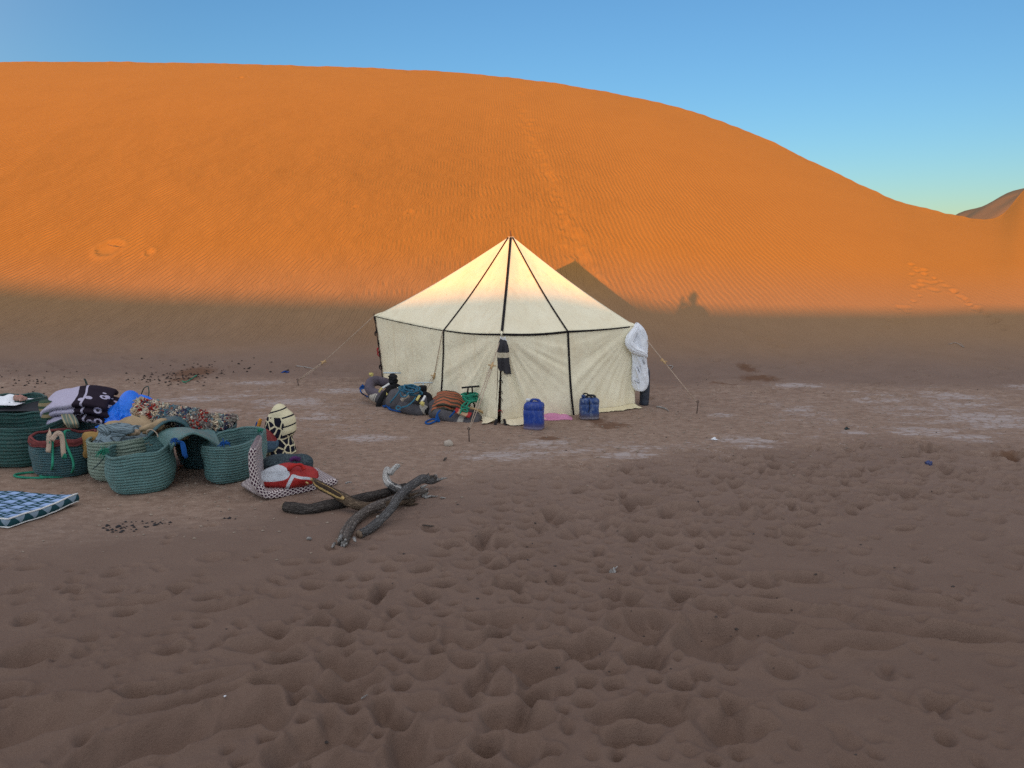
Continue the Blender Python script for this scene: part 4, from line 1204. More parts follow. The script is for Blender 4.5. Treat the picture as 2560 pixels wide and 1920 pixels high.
def gp(X, Y): return Vector((X, Y, gz(X, Y) - 0.004))
def atpx(u, Y):                          # ground point at distance Y under picture column u
    p = aty(u, 1000, Y); 
    d = ray(u, 1100); s = d.x / d.y
    return gp((u - 1280.0) / FPX * (Y * CP + (CAM_H) * SP), Y)
GB = 'woven pannier baskets on the sand'
BK = {}
def build_baskets():
    # front pair, with its arched saddle strap
    cL, cR = atpx(357, 7.55), atpx(592, 7.93)
    root = empty('pannier_basket', ((cL + cR) / 2).xyz); org = Vector(root.location)
    tag(root, 'empty teal twin pannier basket in front, with an arched strap joining its two tubs', 'basket', GB)
    bl, ptL = bucket(root, 'basket_tub', cL, 0.265, 0.25, 0.43, M_BASK[0], 0.25, 1.13, lambda a: 0.05 * math.cos(a - 0.7), 14, 1.7, 2.4, 0.05)
    br, ptR = bucket(root, 'basket_tub', cR, 0.195, 0.31, 0.42, M_BASK[0], -0.35, 1.2, lambda a: 0.03 * math.cos(a - 2.0), 14, 5.2, 2.2, 0.06)
    def at(u, v, Y): return aty(u, v, Y)
    pf = [at(424, 1134, 7.55), at(437, 1110, 7.45), at(462, 1090, 7.42), at(485, 1084, 7.5), at(512, 1093, 7.55), at(535, 1108, 7.62), at(552, 1122, 7.66)]
    pb = [at(388, 1093, 7.82), at(405, 1080, 7.86), at(425, 1073, 7.95), at(455, 1072, 8.0), at(485, 1076, 8.1), at(512, 1076, 8.15), at(534, 1078, 8.2)]
    bridge(root, 'saddle_strap', pf, pb, M_BASK[0])
    p = ptL(math.pi * 1.13 - 0.25, 1.0); tuft(root, 'rope_tuft', p + Vector((-0.01, -0.02, 0.015)), M_GREENROPE, 60, 0.085, 0.0045, 3)
    mb = MB(); mb.tube(spline([p, p + Vector((-0.03, -0.05, -0.06)), p + Vector((-0.10, -0.08, -0.13))], 10), 0.006, 6); mb.build('cord_end', M_WIRE, root)
    q = at(436, 1104, 7.38) - org; tuft(root, 'rope_tuft', q, M_BLUEROPE, 30, 0.06, 0.005, 5)
    mb = MB()
    for k in range(9):
        a = Vector((0.045 + 0.004 * k, 0.02, 0.0)) ; mb.tube(spline([q + Vector((0.01, 0, 0)), q + a + Vector((0, 0, -0.01)), q + a + Vector((0.018 + 0.004 * (k % 3), -0.01, -0.085)), q + a + Vector((0.02 + 0.006 * (k % 4), 0, -0.15 - 0.012 * (k % 3)))], 10), 0.007, 5)
    t2 = mb.build('rope_tassel', M_BLUEROPE, root); t2['kind'] = 'stuff'
    q = at(560, 1112, 7.62) - org; tuft(root, 'rope_tuft', q, M_BLUEROPE, 34, 0.07, 0.005, 6)
    q = at(650, 1078, 7.95) - org; tuft(root, 'rope_tuft', q, M_GREENROPE, 24, 0.05, 0.0035, 8)
    BK['L'], BK['R'] = (cL, ptL), (cR, ptR)
    # second pair: pale green tub and the tub under the rag rug
    c2, c3 = atpx(312, 7.95), atpx(520, 8.45)
    root = empty('pannier_basket', ((c2 + c3) / 2).xyz); org = Vector(root.location)
    tag(root, 'twin pannier basket with a pale green tub, filled with blankets behind the empty front pair', 'basket', GB)
    bucket(root, 'basket_tub', c2, 0.275, 0.25, 0.42, M_BASK[1], 0.1, 1.12, lambda a: 0.015 * math.cos(a), 12, 9.1, 2.6, 0.04)
    bucket(root, 'basket_tub', c3, 0.25, 0.24, 0.43, M_BASK[2], 0.0, 1.22, lambda a: 0.02 * math.cos(a - 1), 12, 12.1, 2.3, 0.04)
    pf = [at(368, 1094, 7.75), at(384, 1078, 7.78), at(405, 1060, 7.85), at(428, 1052, 7.95), at(455, 1058, 8.05), at(474, 1075, 8.1), at(480, 1095, 8.15)]
    pb = [at(380, 1070, 8.2), at(395, 1056, 8.3), at(412, 1047, 8.35), at(440, 1044, 8.4), at(460, 1046, 8.45), at(480, 1052, 8.5), at(500, 1060, 8.5)]
    bridge(root, 'saddle_strap', pf, pb, M_BASK[2], stripes=24)
    mb = MB(); q = at(372, 1080, 7.72) - org
    mb.tube(spline([q + Vector((-.02, 0, -.03)), q + Vector((0.0, -.03, .02)), q + Vector((.05, -.03, .03)), q + Vector((.09, -.02, -.01)), q + Vector((.10, -.02, -.05))], 14), 0.006, 6)
    mb.build('cord_end', M_ROPE, root)
    # third: blue green tub with a red cloth rim, joined to a tub hidden behind
    c4, c5 = atpx(168, 8.1), atpx(196, 9.25)
    root = empty('pannier_basket', ((c4 + c5) / 2).xyz); org = Vector(root.location)
    tag(root, 'blue green pannier basket with a faded red cloth rim and a loose green rope', 'basket', GB)
    o4, pt4 = bucket(root, 'basket_tub', c4, 0.275, 0.24, 0.41, M_BASK[2], 0.0, 1.07, lambda a: 0.012 * math.cos(a * 2), 15, 21.1, 2.5, 0.03, M_REDRIM)
    mb = MB()                                  # the red cloth turned over the rim
    for f0, f1 in ((0.90, 1.01),):
        P = []
        for i in range(6):
            f = f1 + (f0 - f1) * i / 5
            P.append([list(pt4(2 * math.pi * k / 60, f, -0.010 - 0.004 * math.sin(k * 1.7 + i)) + Vector((0, 0, -0.02 * abs(math.sin(k * 0.45)) * i / 5))) for k in range(60)])
        mb.grid(P, close=True)
    oo = mb.build('rim_cloth', M_REDRIM, root); solid(oo, 0.006, 0)
    bucket(root, 'basket_tub', c5, 0.27, 0.25, 0.40, M_BASK[2], 0.0, 1.1, None, 13, 25.1, 2.3, 0.04)
    # fourth: dark green tub at the left edge and its twin behind
    c6, c7 = atpx(62, 8.5), atpx(40, 9.6)
    root = empty('pannier_basket', ((c6 + c7) / 2).xyz)
    tag(root, 'large dark green pannier basket at the left edge, open and half empty', 'basket', GB)
    bucket(root, 'basket_tub', c6, 0.335, 0.31, 0.47, M_BASK[3], 0.0, 1.22, lambda a: 0.02 * math.cos(a - 2.5), 11, 31.1, 2.6, 0.035)
    bucket(root, 'basket_tub', c7, 0.33, 0.27, 0.52, M_BASK[3], 0.0, 1.12, None, 11, 35.1, 2.4, 0.035)
    c8 = atpx(-72, 8.9)
    root = empty('pannier_basket', c8.xyz)
    tag(root, 'dark green basket cut off by the left edge of the photo', 'basket', GB)
    bucket(root, 'basket_tub', c8, 0.26, 0.26, 0.42, M_BASK[3], 0.0, 1.12, None, 11, 41.1, 2.3, 0.035)
    # back pair with wire loops
    c9, c10 = atpx(342, 9.95), atpx(215, 10.3)
    root = empty('pannier_basket', ((c9 + c10) / 2).xyz); org = Vector(root.location)
    tag(root, 'teal pannier basket at the back of the pile with thin wire loops on its rim', 'basket', GB)
    o, pt = bucket(root, 'basket_tub', c9, 0.245, 0.24, 0.40, M_BASK[0], 0.0, 1.15, None, 12, 51.1, 2.3, 0.03)
    bucket(root, 'basket_tub', c10, 0.26, 0.25, 0.40, M_BASK[0], 0.0, 1.12, None, 12, 55.1, 2.3, 0.03)
    q0 = at(352, 989, 9.95) - org; q1 = at(370, 996, 9.85) - org; tp = at(368, 966, 9.9) - org; tp2 = at(371, 968, 9.88) - org
    mb = MB(); mb.tube(spline([q0, q0.lerp(tp, 0.6) + Vector((-.01, 0, .02)), tp, tp2, q1.lerp(tp2, .5) + Vector((.01, 0, 0)), q1], 22), 0.007, 6); mb.build('handle_loop', M_WIRE, root)
    q0 = at(222, 972, 10.3) - org; q1 = at(214, 950, 10.3) - org; q2 = at(210, 948, 10.25) - org
    mb = MB(); mb.tube(spline([q0 + Vector((0, 0, -.1)), q0, q1, q2, q2 + Vector((.02, 0, -.05)), q0 + Vector((-.03, 0, -.12))], 20), 0.007, 6); mb.build('handle_loop', M_WIRE, root)
build_baskets()

def build_basket_rope():
    at = aty
    # green rope over the red rim, down to a coil on the sand, and back up
    S = 400 / 1508.0
    def c1(x, y, Y): return at(x * S, 900 + y * S, Y)
    def gr(x, y): return g(x * S, 900 + y * S, 0.012)
    pts = [c1(655, 665, 8.0), c1(615, 672, 7.82), c1(605, 720, 7.79), c1(625, 800, 7.78), c1(660, 880, 7.76), c1(690, 960, 7.75), c1(690, 1030, 7.74), gr(660, 1085), gr(600, 1108), gr(500, 1115), gr(400, 1112), gr(390, 1090), gr(460, 1072), gr(520, 1078), gr(500, 1105), gr(400, 1120), gr(260, 1120), gr(150, 1108), gr(150, 1088), gr(250, 1072), gr(400, 1064), gr(470, 1060), c1(492, 1010, 7.74), c1(498, 900, 7.77), c1(495, 800, 7.78), c1(492, 768, 7.78)]
    mb = MB(); mb.tube(spline(pts, 150), 0.0125, 8)
    o = mb.build('green_rope', M_GREENROPE)
    tag(o, 'green rope that hangs over the red rimmed basket and loops on the sand', 'rope')
    mb = MB()
    for k in range(5): mb.tube([c1(440 + k * 4, 760, 7.79) + Vector((0, 0, k * 0.006)), c1(470, 768 + k * 3, 7.76), c1(505, 758 + k * 5, 7.79)], 0.009, 6)
    mb.build('knot', M_GREENROPE, o)
    mb = MB()
    for k in range(8): mb.tube(spline([c1(612, 880, 7.75), c1(612 + (k - 4) * 5, 905, 7.75), c1(608 + (k - 4) * 6, 930, 7.75)], 5), [0.006, 0.005, 0.004, 0.003, 0.002], 4)
    m2 = mb.build('frayed_end', M_GREENROPE, o); m2['kind'] = 'stuff'
    # pale printed strap ends
    q = NT('printed_tape', 0.9, 0.1); uv = q.sep(q.uv()); co = q.obj()
    mark = q.math('GREATER_THAN', q.noise(60, 2, 0.5, q.scaled(co, (0.6, 1, 2.2))), 0.60)
    inner = q.math('MULTIPLY', q.math('GREATER_THAN', uv[0], 0.25), q.math('LESS_THAN', uv[0], 0.75))
    q.color(q.mix(q.math('MULTIPLY', q.math('MULTIPLY', mark, inner), 0.8), (0.46, 0.35, 0.26), (0.16, 0.05, 0.05)))
    mb = MB()
    def tape(pl, w=0.05):
        P = spline([c1(*p) for p in pl], 16); R = []
        for i, p in enumerate(P):
            t = (P[min(i + 1, 15)] - P[max(i - 1, 0)]).normalized(); sd = t.cross(Vector((0, -1, 0.1))).normalized()
            R.append([list(p + sd * w * s + Vector((0, -0.004 * math.sin(i), 0))) for s in (-.5, 0, .5)])
        return R
    uvg = [[(j / 2, i / 15) for j in range(3)] for i in range(16)]
    for pl in ([(462, 660, 7.86), (460, 690, 7.77), (462, 750, 7.76), (460, 800, 7.76), (455, 870, 7.76)], [(490, 760, 7.75), (520, 710, 7.76), (545, 690, 7.76), (575, 700, 7.755), (590, 780, 7.755), (603, 915, 7.755)]):
        mb.grid(tape(pl), uvg)
    o = mb.build('strap_end', q.m); solid(o, 0.005, 0)
    o.parent = None
    tag(o, 'pale printed cloth straps tied to the green rope on the red rimmed basket', 'strap')
build_basket_rope()

# ------------------------------------------------------------------ blankets and bundles
def two_tone(name, a, b, field, bump=0.4, extra=None, rough=0.92):
    """printed cloth: field(q, co, uv) gives the mask between two colours"""
    q = NT(name, rough, 0.12); co = q.obj(); uv = q.uv()
    msk = field(q, co, uv)
    nz = q.noise(60, 3, 0.6, co)
    ca = q.mix(nz, a, tuple(x * 0.75 for x in a)); cb = q.mix(nz, b, tuple(x * 0.7 for x in b))
    q.color(q.mix(msk, ca, cb))
    q.normal(q.bump(q.noise(230, 2, 0.5, co), 0.3, 0.003, q.bump(q.noise(16, 4, 0.55, co, 0.5), bump, 0.02)))
    return q.m

def folded(name, c, ax, ay, lx, ly, th, layers, mat, seed=0, droop=0.0, parent=None):
    """a folded blanket: one strip that doubles back on itself, rounded at the folds. ax, ay: unit directions"""
    c, ax, ay = Vector(c), Vector(ax).normalized(), Vector(ay).normalized()
    t = th / layers; path = []
    for k in range(layers):
        z = t * (k + 0.5); s = 1 if k % 2 == 0 else -1; hl = lx / 2 * (1 - 0.03 * (k % 3))
        for f in np.linspace(-1, 1, 15):
            path.append((s * f * hl, z, 0.0))
        if k < layers - 1:
            for a in np.linspace(-math.pi / 2, math.pi / 2, 7)[1:-1]:
                path.append((s * (hl + math.cos(a) * t * 0.5), z + t * 0.5 + math.sin(a) * t * 0.5, 0))
    n = len(path); m = 26; P = np.zeros((n, m, 3))
    for i, (x, z, _) in enumerate(path):
        for j in range(m):
            v = j / (m - 1) - 0.5
            wob = 0.03 * mnoise.noise((x * 4, v * 3, seed + z * 5)) + 0.014 * mnoise.noise((x * 11, v * 9, seed))
            dz = -droop * (abs(x) / lx * 2) ** 2 * 0.6 - droop * (abs(v) * 2) ** 2.5 * 0.5
            edge = 0.05 * mnoise.noise((x * 5, seed, z * 9)) * (abs(v) > 0.4)
            p = c + ax * x + ay * ((v + edge) * ly * (1 + 0.02 * math.sin(i * 0.3))) + Vector((0, 0, z + wob + dz))
            P[i, j] = p
    o = MB().grid(P).build(name, mat, parent); solid(o, t * 0.72, 0.0); subsurf(o, 1)
    return o

def keep_in(P, c, rx, ry):
    """tuck a sheet inside an oval"""
    d = P[..., :2] - np.array(c); r = np.sqrt((d[..., 0] / rx) ** 2 + (d[..., 1] / ry) ** 2)
    P[..., :2] = np.array(c) + d * (np.where(r > 1, 1 + 0.10 * np.tanh(r - 1), r) / np.maximum(r, 1e-6))[..., None]
    P[..., 2] -= 0.10 * np.clip(r - 1, 0, 0.6)
    return P

def build_left_pile():
    S1 = 400 / 1508.0; S2 = 500 / 2212.0
    c1 = lambda x, y, Y: aty(x * S1, 900 + y * S1, Y)
    c2 = lambda x, y, Y: aty(200 + x * S2, 940 + y * S2, Y)
    # --- lilac and black folded blanket
    def fld(q, co, uv):
        s = q.sep(uv)
        v = q.n('TexVoronoi'); v.feature = 'F1'; q.l(q.scaled(co, (4.4, 5.6, 4.4)), v.inputs['Vector']); v.inputs['Scale'].default_value = 1.5; v.inputs['Randomness'].default_value = 0.9
        leaf = q.math('LESS_THAN', v.outputs['Distance'], 0.30)
        leaf2 = q.math('LESS_THAN', v.outputs['Distance'], 0.15)
        leaf = q.math('SUBTRACT', leaf, leaf2)
        o = q.sep(co)
        wv = q.math('ADD', o[0], q.math('MULTIPLY', q.math('SINE', q.math('MULTIPLY', o[1], 7.0)), 0.06))
        dark = q.math('GREATER_THAN', wv, 0.0 - 0.03)
        st = q.math('MULTIPLY', q.math('LESS_THAN', q.math('ABSOLUTE', q.math('ADD', wv, -0.06)), 0.012), 1.0)
        return q.math('MULTIPLY', dark, q.math('SUBTRACT', 1.0, q.math('MAXIMUM', leaf, st)))
    M = two_tone('lilac_black_print', (0.50, 0.46, 0.58), (0.026, 0.018, 0.028), fld)
    c = c1(745, 480, 8.75)
    o = folded('patterned_blanket', (0, 0, 0), (1, 0.16, 0.02), (-0.22, 1, 0.0), 0.68, 0.54, 0.27, 3, M, 2.0, 0.13)
    o.location = (c.x, c.y + 0.12, c.z - .01); o.rotation_euler = (math.radians(13), math.radians(4), 0)
    tag(o, 'thick folded blanket, pale lilac with black leaf print, on top of the basket pile', 'blanket')
    # rolled mat beneath it
    q = NT('olive_striped_cloth', 0.9, 0.1); co = q.obj(); sx = q.sep(co)
    band = q.math('GREATER_THAN', q.math('SINE', q.math('MULTIPLY', sx[2], 95.0)), 0.2)
    q.color(q.mix(band, (0.30, 0.235, 0.13), (0.05, 0.085, 0.055))); q.normal(q.bump(q.noise(50, 4, 0.6, co), 0.5, 0.006))
    p = c1(430, 470, 8.62)
    mb = MB(); rings = []
    for k in range(14):
        f = k / 13; rings.append(((p.x + 0.01 * math.sin(f * 6), p.y + 0.05, p.z - 0.10 + 0.20 * f), 0.07 + 0.015 * math.sin(math.pi * f), 0.12, 0.2))
    loft(mb, rings, 28, 2.3, 1.0, 0.05, 2)
    o = mb.build('rolled_mat', q.m); tag(o, 'olive and tan striped mat standing rolled under the lilac blanket', 'mat')
    # striped cloth that hangs into the red rimmed basket
    q2 = NT('green_tan_stripes', 0.9, 0.1); uv = q2.sep(q2.uv())
    w = q2.math('SINE', q2.math('MULTIPLY', uv[0], 24.0))
    q2.color(q2.mix(q2.ramp(w, [(0.4, 0), (0.6, 1)]), (0.125, 0.16, 0.125), (0.33, 0.27, 0.17))); co = q2.obj(); q2.normal(q2.bump(q2.noise(30, 4, 0.6, co), 0.5, 0.01))
    A = [[c1(575, 512, 8.55), c1(640, 510, 8.5), c1(700, 515, 8.5)], [c1(585, 545, 8.35), c1(650, 545, 8.3), c1(725, 545, 8.3)], [c1(605, 590, 8.2), c1(670, 588, 8.12), c1(740, 590, 8.15)], [c1(640, 640, 8.2), c1(690, 645, 8.15), c1(745, 640, 8.2)]]
    n = 14; rows = [spline([A[i][j] for i in range(4)], n) for j in range(3)]
    P = []
    for i in range(n):
        cc = spline([rows[0][i], rows[1][i], rows[2][i]], 12); P.append([list(p + Vector((0, -0.012 * math.sin(j * 1.3 + i * 0.2), 0))) for j, p in enumerate(cc)])
    o = cloth_obj('striped_cloth', np.array(P), q2.m, None, 0.012); tag(o, 'green and tan striped cloth slipping into the red rimmed basket', 'cloth')
    # dark red stuff inside that basket
    p = atpx(168, 8.1); P = drape(flat_sheet(p + Vector((0, 0, 0.42)), (0.5, 0, 0), (0, 0.42, 0), 24, 26, 0.03, 2), [((p.x + .08, p.y + .05, p.z + 0.1), (0.22, 0.2, 0.22)), ((p.x - .12, p.y + .1, p.z + 0.12), (0.12, 0.15, 0.2))], steps=50, slack=1.15, seed=5, floor=float(p.z + 0.1))
    ctr = np.array([p.x, p.y]); d = P[..., :2] - ctr; r = np.sqrt((d[..., 0] / 0.24) ** 2 + (d[..., 1] / 0.21) ** 2); P[..., :2] = ctr + d / np.maximum(1, r)[..., None]
    o = cloth_obj('red_cloth', P, cloth_mat('maroon_cloth', (0.14, 0.018, 0.02), (0.08, 0.012, 0.015)), None, 0.01)
    tag(o, 'crumpled dark red cloth inside the red rimmed basket', 'cloth')
    # --- tan blankets heaped over the pale green tub
    M_TAN = cloth_mat('tan_wool', (0.40, 0.295, 0.175), (0.29, 0.21, 0.125), 200, bump=0.5)
    bx = atpx(312, 7.95); bx3 = atpx(520, 8.45)
    top = c2(560, 520, 8.2)
    heap = [((bx.x, bx.y, bx.z + 0.20), (0.29, 0.26, 0.24)), ((bx.x - 0.02, bx.y + 0.45, bx.z + 0.26), (0.36, 0.34, 0.30)), ((bx.x + 0.36, bx.y + 0.42, bx.z + 0.25), (0.32, 0.28, 0.26)), ((bx.x - .2, bx.y + .25, bx.z + .3), (0.2, .2, .24))]
    P = drape(flat_sheet((bx.x + 0.14, bx.y + 0.30, bx.z + 0.74), (0.98, 0.0, -0.06), (-0.05, 0.86, 0.1), 52, 58, 0.03, 1.1), heap, steps=95, slack=1.16, seed=3, floor=float(bx.z + 0.385), stiff=0.18)
    P = keep_in(P, (bx.x + 0.12, bx.y + 0.30), 0.50, 0.45)
    o = cloth_obj('tan_blanket', P, M_TAN, None, 0.012); tag(o, 'tan wool blanket heaped over the pale green tub with loose folds', 'blanket')
    mb = MB()
    for k in range(26):
        p = c2(560 + k * 4.2, 418 + k * 1.6, 8.12); mb.tube([p, p + Vector((RNG.normal(0, .006), -.01, .02 + .016 * RNG.random()))], [0.003, 0.0016], 4)
    fr = mb.build('fringe', M_TAN, o); fr['kind'] = 'stuff'
    # folds of tan cloth that lie over the right rim
    for pl, rad, mat, nm, lab in [([(660, 590), (740, 575), (830, 545), (900, 505), (960, 490)], 0.040, M_TAN, 'cloth_roll', 'long twisted roll of tan cloth along the rim of the pale green tub'),
                             ([(690, 625), (780, 610), (860, 580), (930, 535)], 0.030, cloth_mat('brown_wool', (0.33, 0.225, 0.125), (0.24, 0.16, 0.09)), 'cloth_roll', 'narrow brown cloth roll just below the twisted tan one'),
                             ([(500, 640), (560, 632), (630, 622), (665, 605)], 0.034, cloth_mat('pale_brown_wool', (0.36, 0.27, 0.18), (0.26, 0.19, 0.13)), 'cloth_roll', 'short pale brown cloth roll over the front rim of the pale green tub')]:
        P = spline([c2(x, y, 7.80 + 0.0003 * (x - 500)) for x, y in pl], 30)
        mb = MB(); mb.tube(P, [rad * (0.55 + 0.45 * math.sin(math.pi * min(1, max(0.03, i / 29)))) for i in range(30)], 16, bump=lambda t, a: 1 + 0.13 * math.sin(a * 4 + t * 12) + 0.10 * mnoise.noise((math.cos(a) * 2, math.sin(a) * 2, t * 9)))
        o = mb.build(nm, mat); tag(o, lab, 'cloth')
    # --- pale blue patterned blanket in front
    def fld2(q, co, uv):
        s = q.sep(q.scaled(uv, (1, 1, 1)))
        a = q.math('ADD', q.math('MULTIPLY', s[0], 9.0), q.math('MULTIPLY', q.math('SINE', q.math('MULTIPLY', s[1], 44.0)), 0.24))
        fr = q.math('FRACT', a)
        ln = q.math('LESS_THAN', q.math('ABSOLUTE', q.math('SUBTRACT', fr, 0.5)), 0.10)
        v = q.n('TexVoronoi'); q.l(uv, v.inputs['Vector']); v.inputs['Scale'].default_value = 26
        dots = q.math('LESS_THAN', v.outputs['Distance'], 0.16)
        l2 = q.math('LESS_THAN', q.math('FRACT', q.math('MULTIPLY', s[0], 4.5)), 0.09)
        return q.math('MULTIPLY', q.math('MAXIMUM', q.math('MAXIMUM', ln, dots), l2), 0.85)
    M = two_tone('pale_blue_print', (0.22, 0.29, 0.32), (0.055, 0.072, 0.075), fld2)
    bb = [((bx.x, bx.y, bx.z + 0.22), (0.30, 0.27, 0.26)), ((bx.x - 0.12, bx.y + 0.16, bx.z + 0.36), (0.24, 0.2, 0.17)), ((bx.x + 0.08, bx.y + 0.12, bx.z + 0.38), (0.2, 0.15, 0.13))]
    P = drape(flat_sheet((bx.x - 0.09, bx.y + 0.03, bx.z + 0.66), (0.76, 0.05, -0.08), (0.0, 0.52, 0.04), 42, 52, 0.035, 2.2), bb, steps=70, slack=1.22, seed=9, floor=float(bx.z + 0.36), stiff=0.15)
    P = keep_in(P, (bx.x, bx.y), 0.285, 0.265)
    # what reaches over the left rim sinks towards the red rimmed basket
    o = cloth_obj('blue_blanket', P, M, None, 0.016); tag(o, 'pale blue grey blanket with dark scroll print in the pale green tub', 'blanket')
    for k, (pl, rad) in enumerate([([(215, 560), (290, 605), (300, 650)], 0.05), ([(300, 560), (400, 590), (500, 600), (590, 600)], 0.042), ([(350, 645), (430, 640), (505, 635)], 0.032)]):
        Pp = spline([c2(x, y, 7.72) for x, y in pl], 22); mb = MB()
        mb.tube(Pp, [rad * (0.7 + 0.3 * math.sin(math.pi * i / 21)) for i in range(22)], 16, bump=lambda t, a: 1 + 0.10 * math.sin(a * 3 + t * 8))
        oo = mb.build('blanket_fold', M, o)
    # --- ochre cloth at the seam of the two baskets
    p = c1(825, 660, 7.92); P = drape(flat_sheet(p + Vector((0.0, 0.06, 0.06)), (0.22, 0, 0), (0, 0.24, 0), 18, 18, 0.02, 3), [((p.x, p.y + 0.12, p.z - 0.12), (0.12, 0.12, 0.12))], steps=45, slack=1.2, seed=4, floor=float(p.z - 0.30))
    o = cloth_obj('ochre_cloth', P, cloth_mat('ochre_cloth', (0.36, 0.22, 0.075), (0.25, 0.15, 0.05)), None, 0.01); tag(o, 'small ochre cloth wedged between the red rimmed and pale green baskets', 'cloth')
    # --- blue plastic sheet
    q = NT('blue_tarp', 0.42, 0.5); co = q.obj(); nz = q.noise(9, 4, 0.6, co)
    q.color(q.mix(q.ramp(nz, [(0.3, 0), (0.7, 1)]), (0.010, 0.20, 0.86), (0.008, 0.14, 0.70))); q.normal(q.bump(q.noise(14, 5, 0.6, co, 0.8), 0.6, 0.025))
    t = c2(560, 310, 8.75)
    bb = [((t.x, t.y, t.z - 0.05), (0.135, 0.14, 0.21)), ((t.x + .02, t.y + .22, t.z - 0.15), (0.2, 0.2, 0.22)), ((t.x - .16, t.y + .05, t.z - 0.16), (0.16, 0.15, 0.15)), ((t.x + .1, t.y - 0.02, t.z - 0.22), (0.1, 0.16, 0.2))]
    P = drape(flat_sheet((t.x + 0.0, t.y, t.z + 0.22), (0.50, 0.0, 0.0), (0.0, 0.46, 0.0), 44, 46, 0.03, 4.2), bb, steps=75, slack=1.3, seed=12, floor=float(t.z - 0.22), stiff=0.1)
    o = cloth_obj('blue_sheet', P, q.m, None, 0.006); tag(o, 'bright blue plastic sheet bunched up between the lilac blanket and the rag rug', 'sheet')
    # --- navy cloth under the rug
    t = c2(780, 480, 8.4); P = drape(flat_sheet(t + Vector((0, 0, 0.12)), (0.36, 0, 0), (0, 0.3, 0), 20, 22, 0.02, 1), [((t.x, t.y + .05, t.z - 0.12), (0.2, 0.16, 0.15))], steps=45, slack=1.2, seed=8, floor=float(t.z - 0.14))
    o = cloth_obj('navy_cloth', P, cloth_mat('navy_cloth', (0.018, 0.018, 0.042), (0.05, 0.012, 0.024)), None, 0.01); tag(o, 'dark navy and maroon cloth tucked under the left end of the rag rug', 'cloth')
    # --- shaggy rag rug
    base = [c2(655, 300, 8.75), c2(780, 380, 8.62), c2(950, 420, 8.5), c2(1150, 440, 8.42), c2(1350, 470, 8.38), c2(1550, 480, 8.45), c2(1690, 440, 8.5)]
    sp = spline(base, 60); mb = MB()
    prof = lambda t: 0.55 + 0.45 * math.sin(math.pi * min(1, t * 1.15)) ** 0.5
    P = []
    for i, p in enumerate(sp):
        t = i / 59; w = 0.20 * prof(t); hgt = 0.105 * prof(t) * (1 - 0.45 * t)
        row = []
        for j in range(22):
            a = math.pi * (j / 21 * 1.12 - 0.06); lump = 1 + 0.22 * mnoise.noise((t * 9, a * 1.6, 3))
            row.append((p.x + 0.02 * math.sin(a * 3 + t * 8), p.y - math.cos(a) * w * lump, p.z - 0.05 + math.sin(a) * hgt * lump * 1.4))
        P.append(row)
    q = NT('rag_rug_cloth', 0.95, 0.08); at_ = q.n('Attribute'); at_.attribute_name = 'rag_tint'; q.l(at_.outputs['Color'], q.b.inputs['Base Color'])
    root = MB().grid(P).build('rag_rug', cloth_mat('rug_backing', (0.16, 0.12, 0.10), (0.09, 0.07, 0.07))); solid(root, 0.02, 0)
    tag(root, 'shaggy multicoloured rag rug folded over a basket behind the arched strap', 'rug')
    pal = [(0.60, 0.49, 0.34), (0.52, 0.42, 0.30), (0.33, 0.028, 0.022), (0.24, 0.018, 0.018), (0.10, 0.19, 0.23), (0.20, 0.20, 0.19), (0.055, 0.052, 0.10), (0.46, 0.14, 0.08), (0.62, 0.52, 0.40), (0.30, 0.26, 0.22), (0.36, 0.42, 0.36)]
    bands = [0, 0, 2, 8, 8, 2, 0, 4, 5, 8, 6, 4, 9, 2, 9, 5, 0, 10, 6, 9]
    tm = MB(); cols = []
    rr = random.Random(4)
    for k in range(2600):
        i = rr.randrange(0, 59); j = rr.randrange(0, 21); f, h = rr.random(), rr.random()
        a = Vector(P[i][j]).lerp(Vector(P[i + 1][j]), f).lerp(Vector(P[i][j + 1]), h * 0.9)
        nrm = (Vector(P[i + 1][j]) - Vector(P[i][j])).cross(Vector(P[i][j + 1]) - Vector(P[i][j])).normalized()
        if nrm.z < 0 and j > 3 and j < 18: nrm = -nrm
        if nrm.dot(Vector(P[i][j]) - sp[i]) < 0: nrm = -nrm
        d = (nrm + Vector((rr.gauss(0, .7), rr.gauss(0, .6), rr.gauss(-0.15, .5)))).normalized(); L = rr.uniform(0.03, 0.062)
        sd = d.cross(Vector((rr.gauss(0, 1), rr.gauss(0, 1), rr.gauss(0, 1)))).normalized() * rr.uniform(0.006, 0.011)
        b = len(tm.v); e = a + d * L; m1 = a + d * L * 0.55 + nrm * 0.008
        tm.add([a - sd, a + sd, m1 - sd, m1 + sd, e - sd * .8 - Vector((0, 0, .01)), e + sd * .8 - Vector((0, 0, .01))], [(0, 1, 3, 2), (2, 3, 5, 4)])
        t = (i + f) / 59 + 0.05 * mnoise.noise((j * 0.4, i * 0.1, 1)) + rr.gauss(0, 0.012)
        ci = bands[min(len(bands) - 1, max(0, int(t * len(bands))))]
        if rr.random() < 0.30: ci = rr.randrange(len(pal))
        s = rr.uniform(0.7, 1.12); cols += [tuple(x * s for x in pal[ci])] * 6
    o = tm.build('rag_tufts', q.m, root, smooth=False); o['kind'] = 'stuff'; solid(o, 0.004, 0)
    ca = o.data.color_attributes.new('rag_tint', 'FLOAT_COLOR', 'POINT')
    ca.data.foreach_set('color', np.array([(*c, 1) for c in cols], np.float32).ravel())
    # --- things that lie over the far left basket
    p = c1(160, 385, 9.5)
    P = drape(flat_sheet(p + Vector((0.03, 0, 0.12)), (0.95, 0, 0.05), (0, 0.6, 0), 30, 44, 0.02, 2), [((p.x, p.y, p.z - 0.25), (0.6, 0.35, 0.26))], steps=60, slack=1.1, seed=21, floor=float(p.z - 0.06))
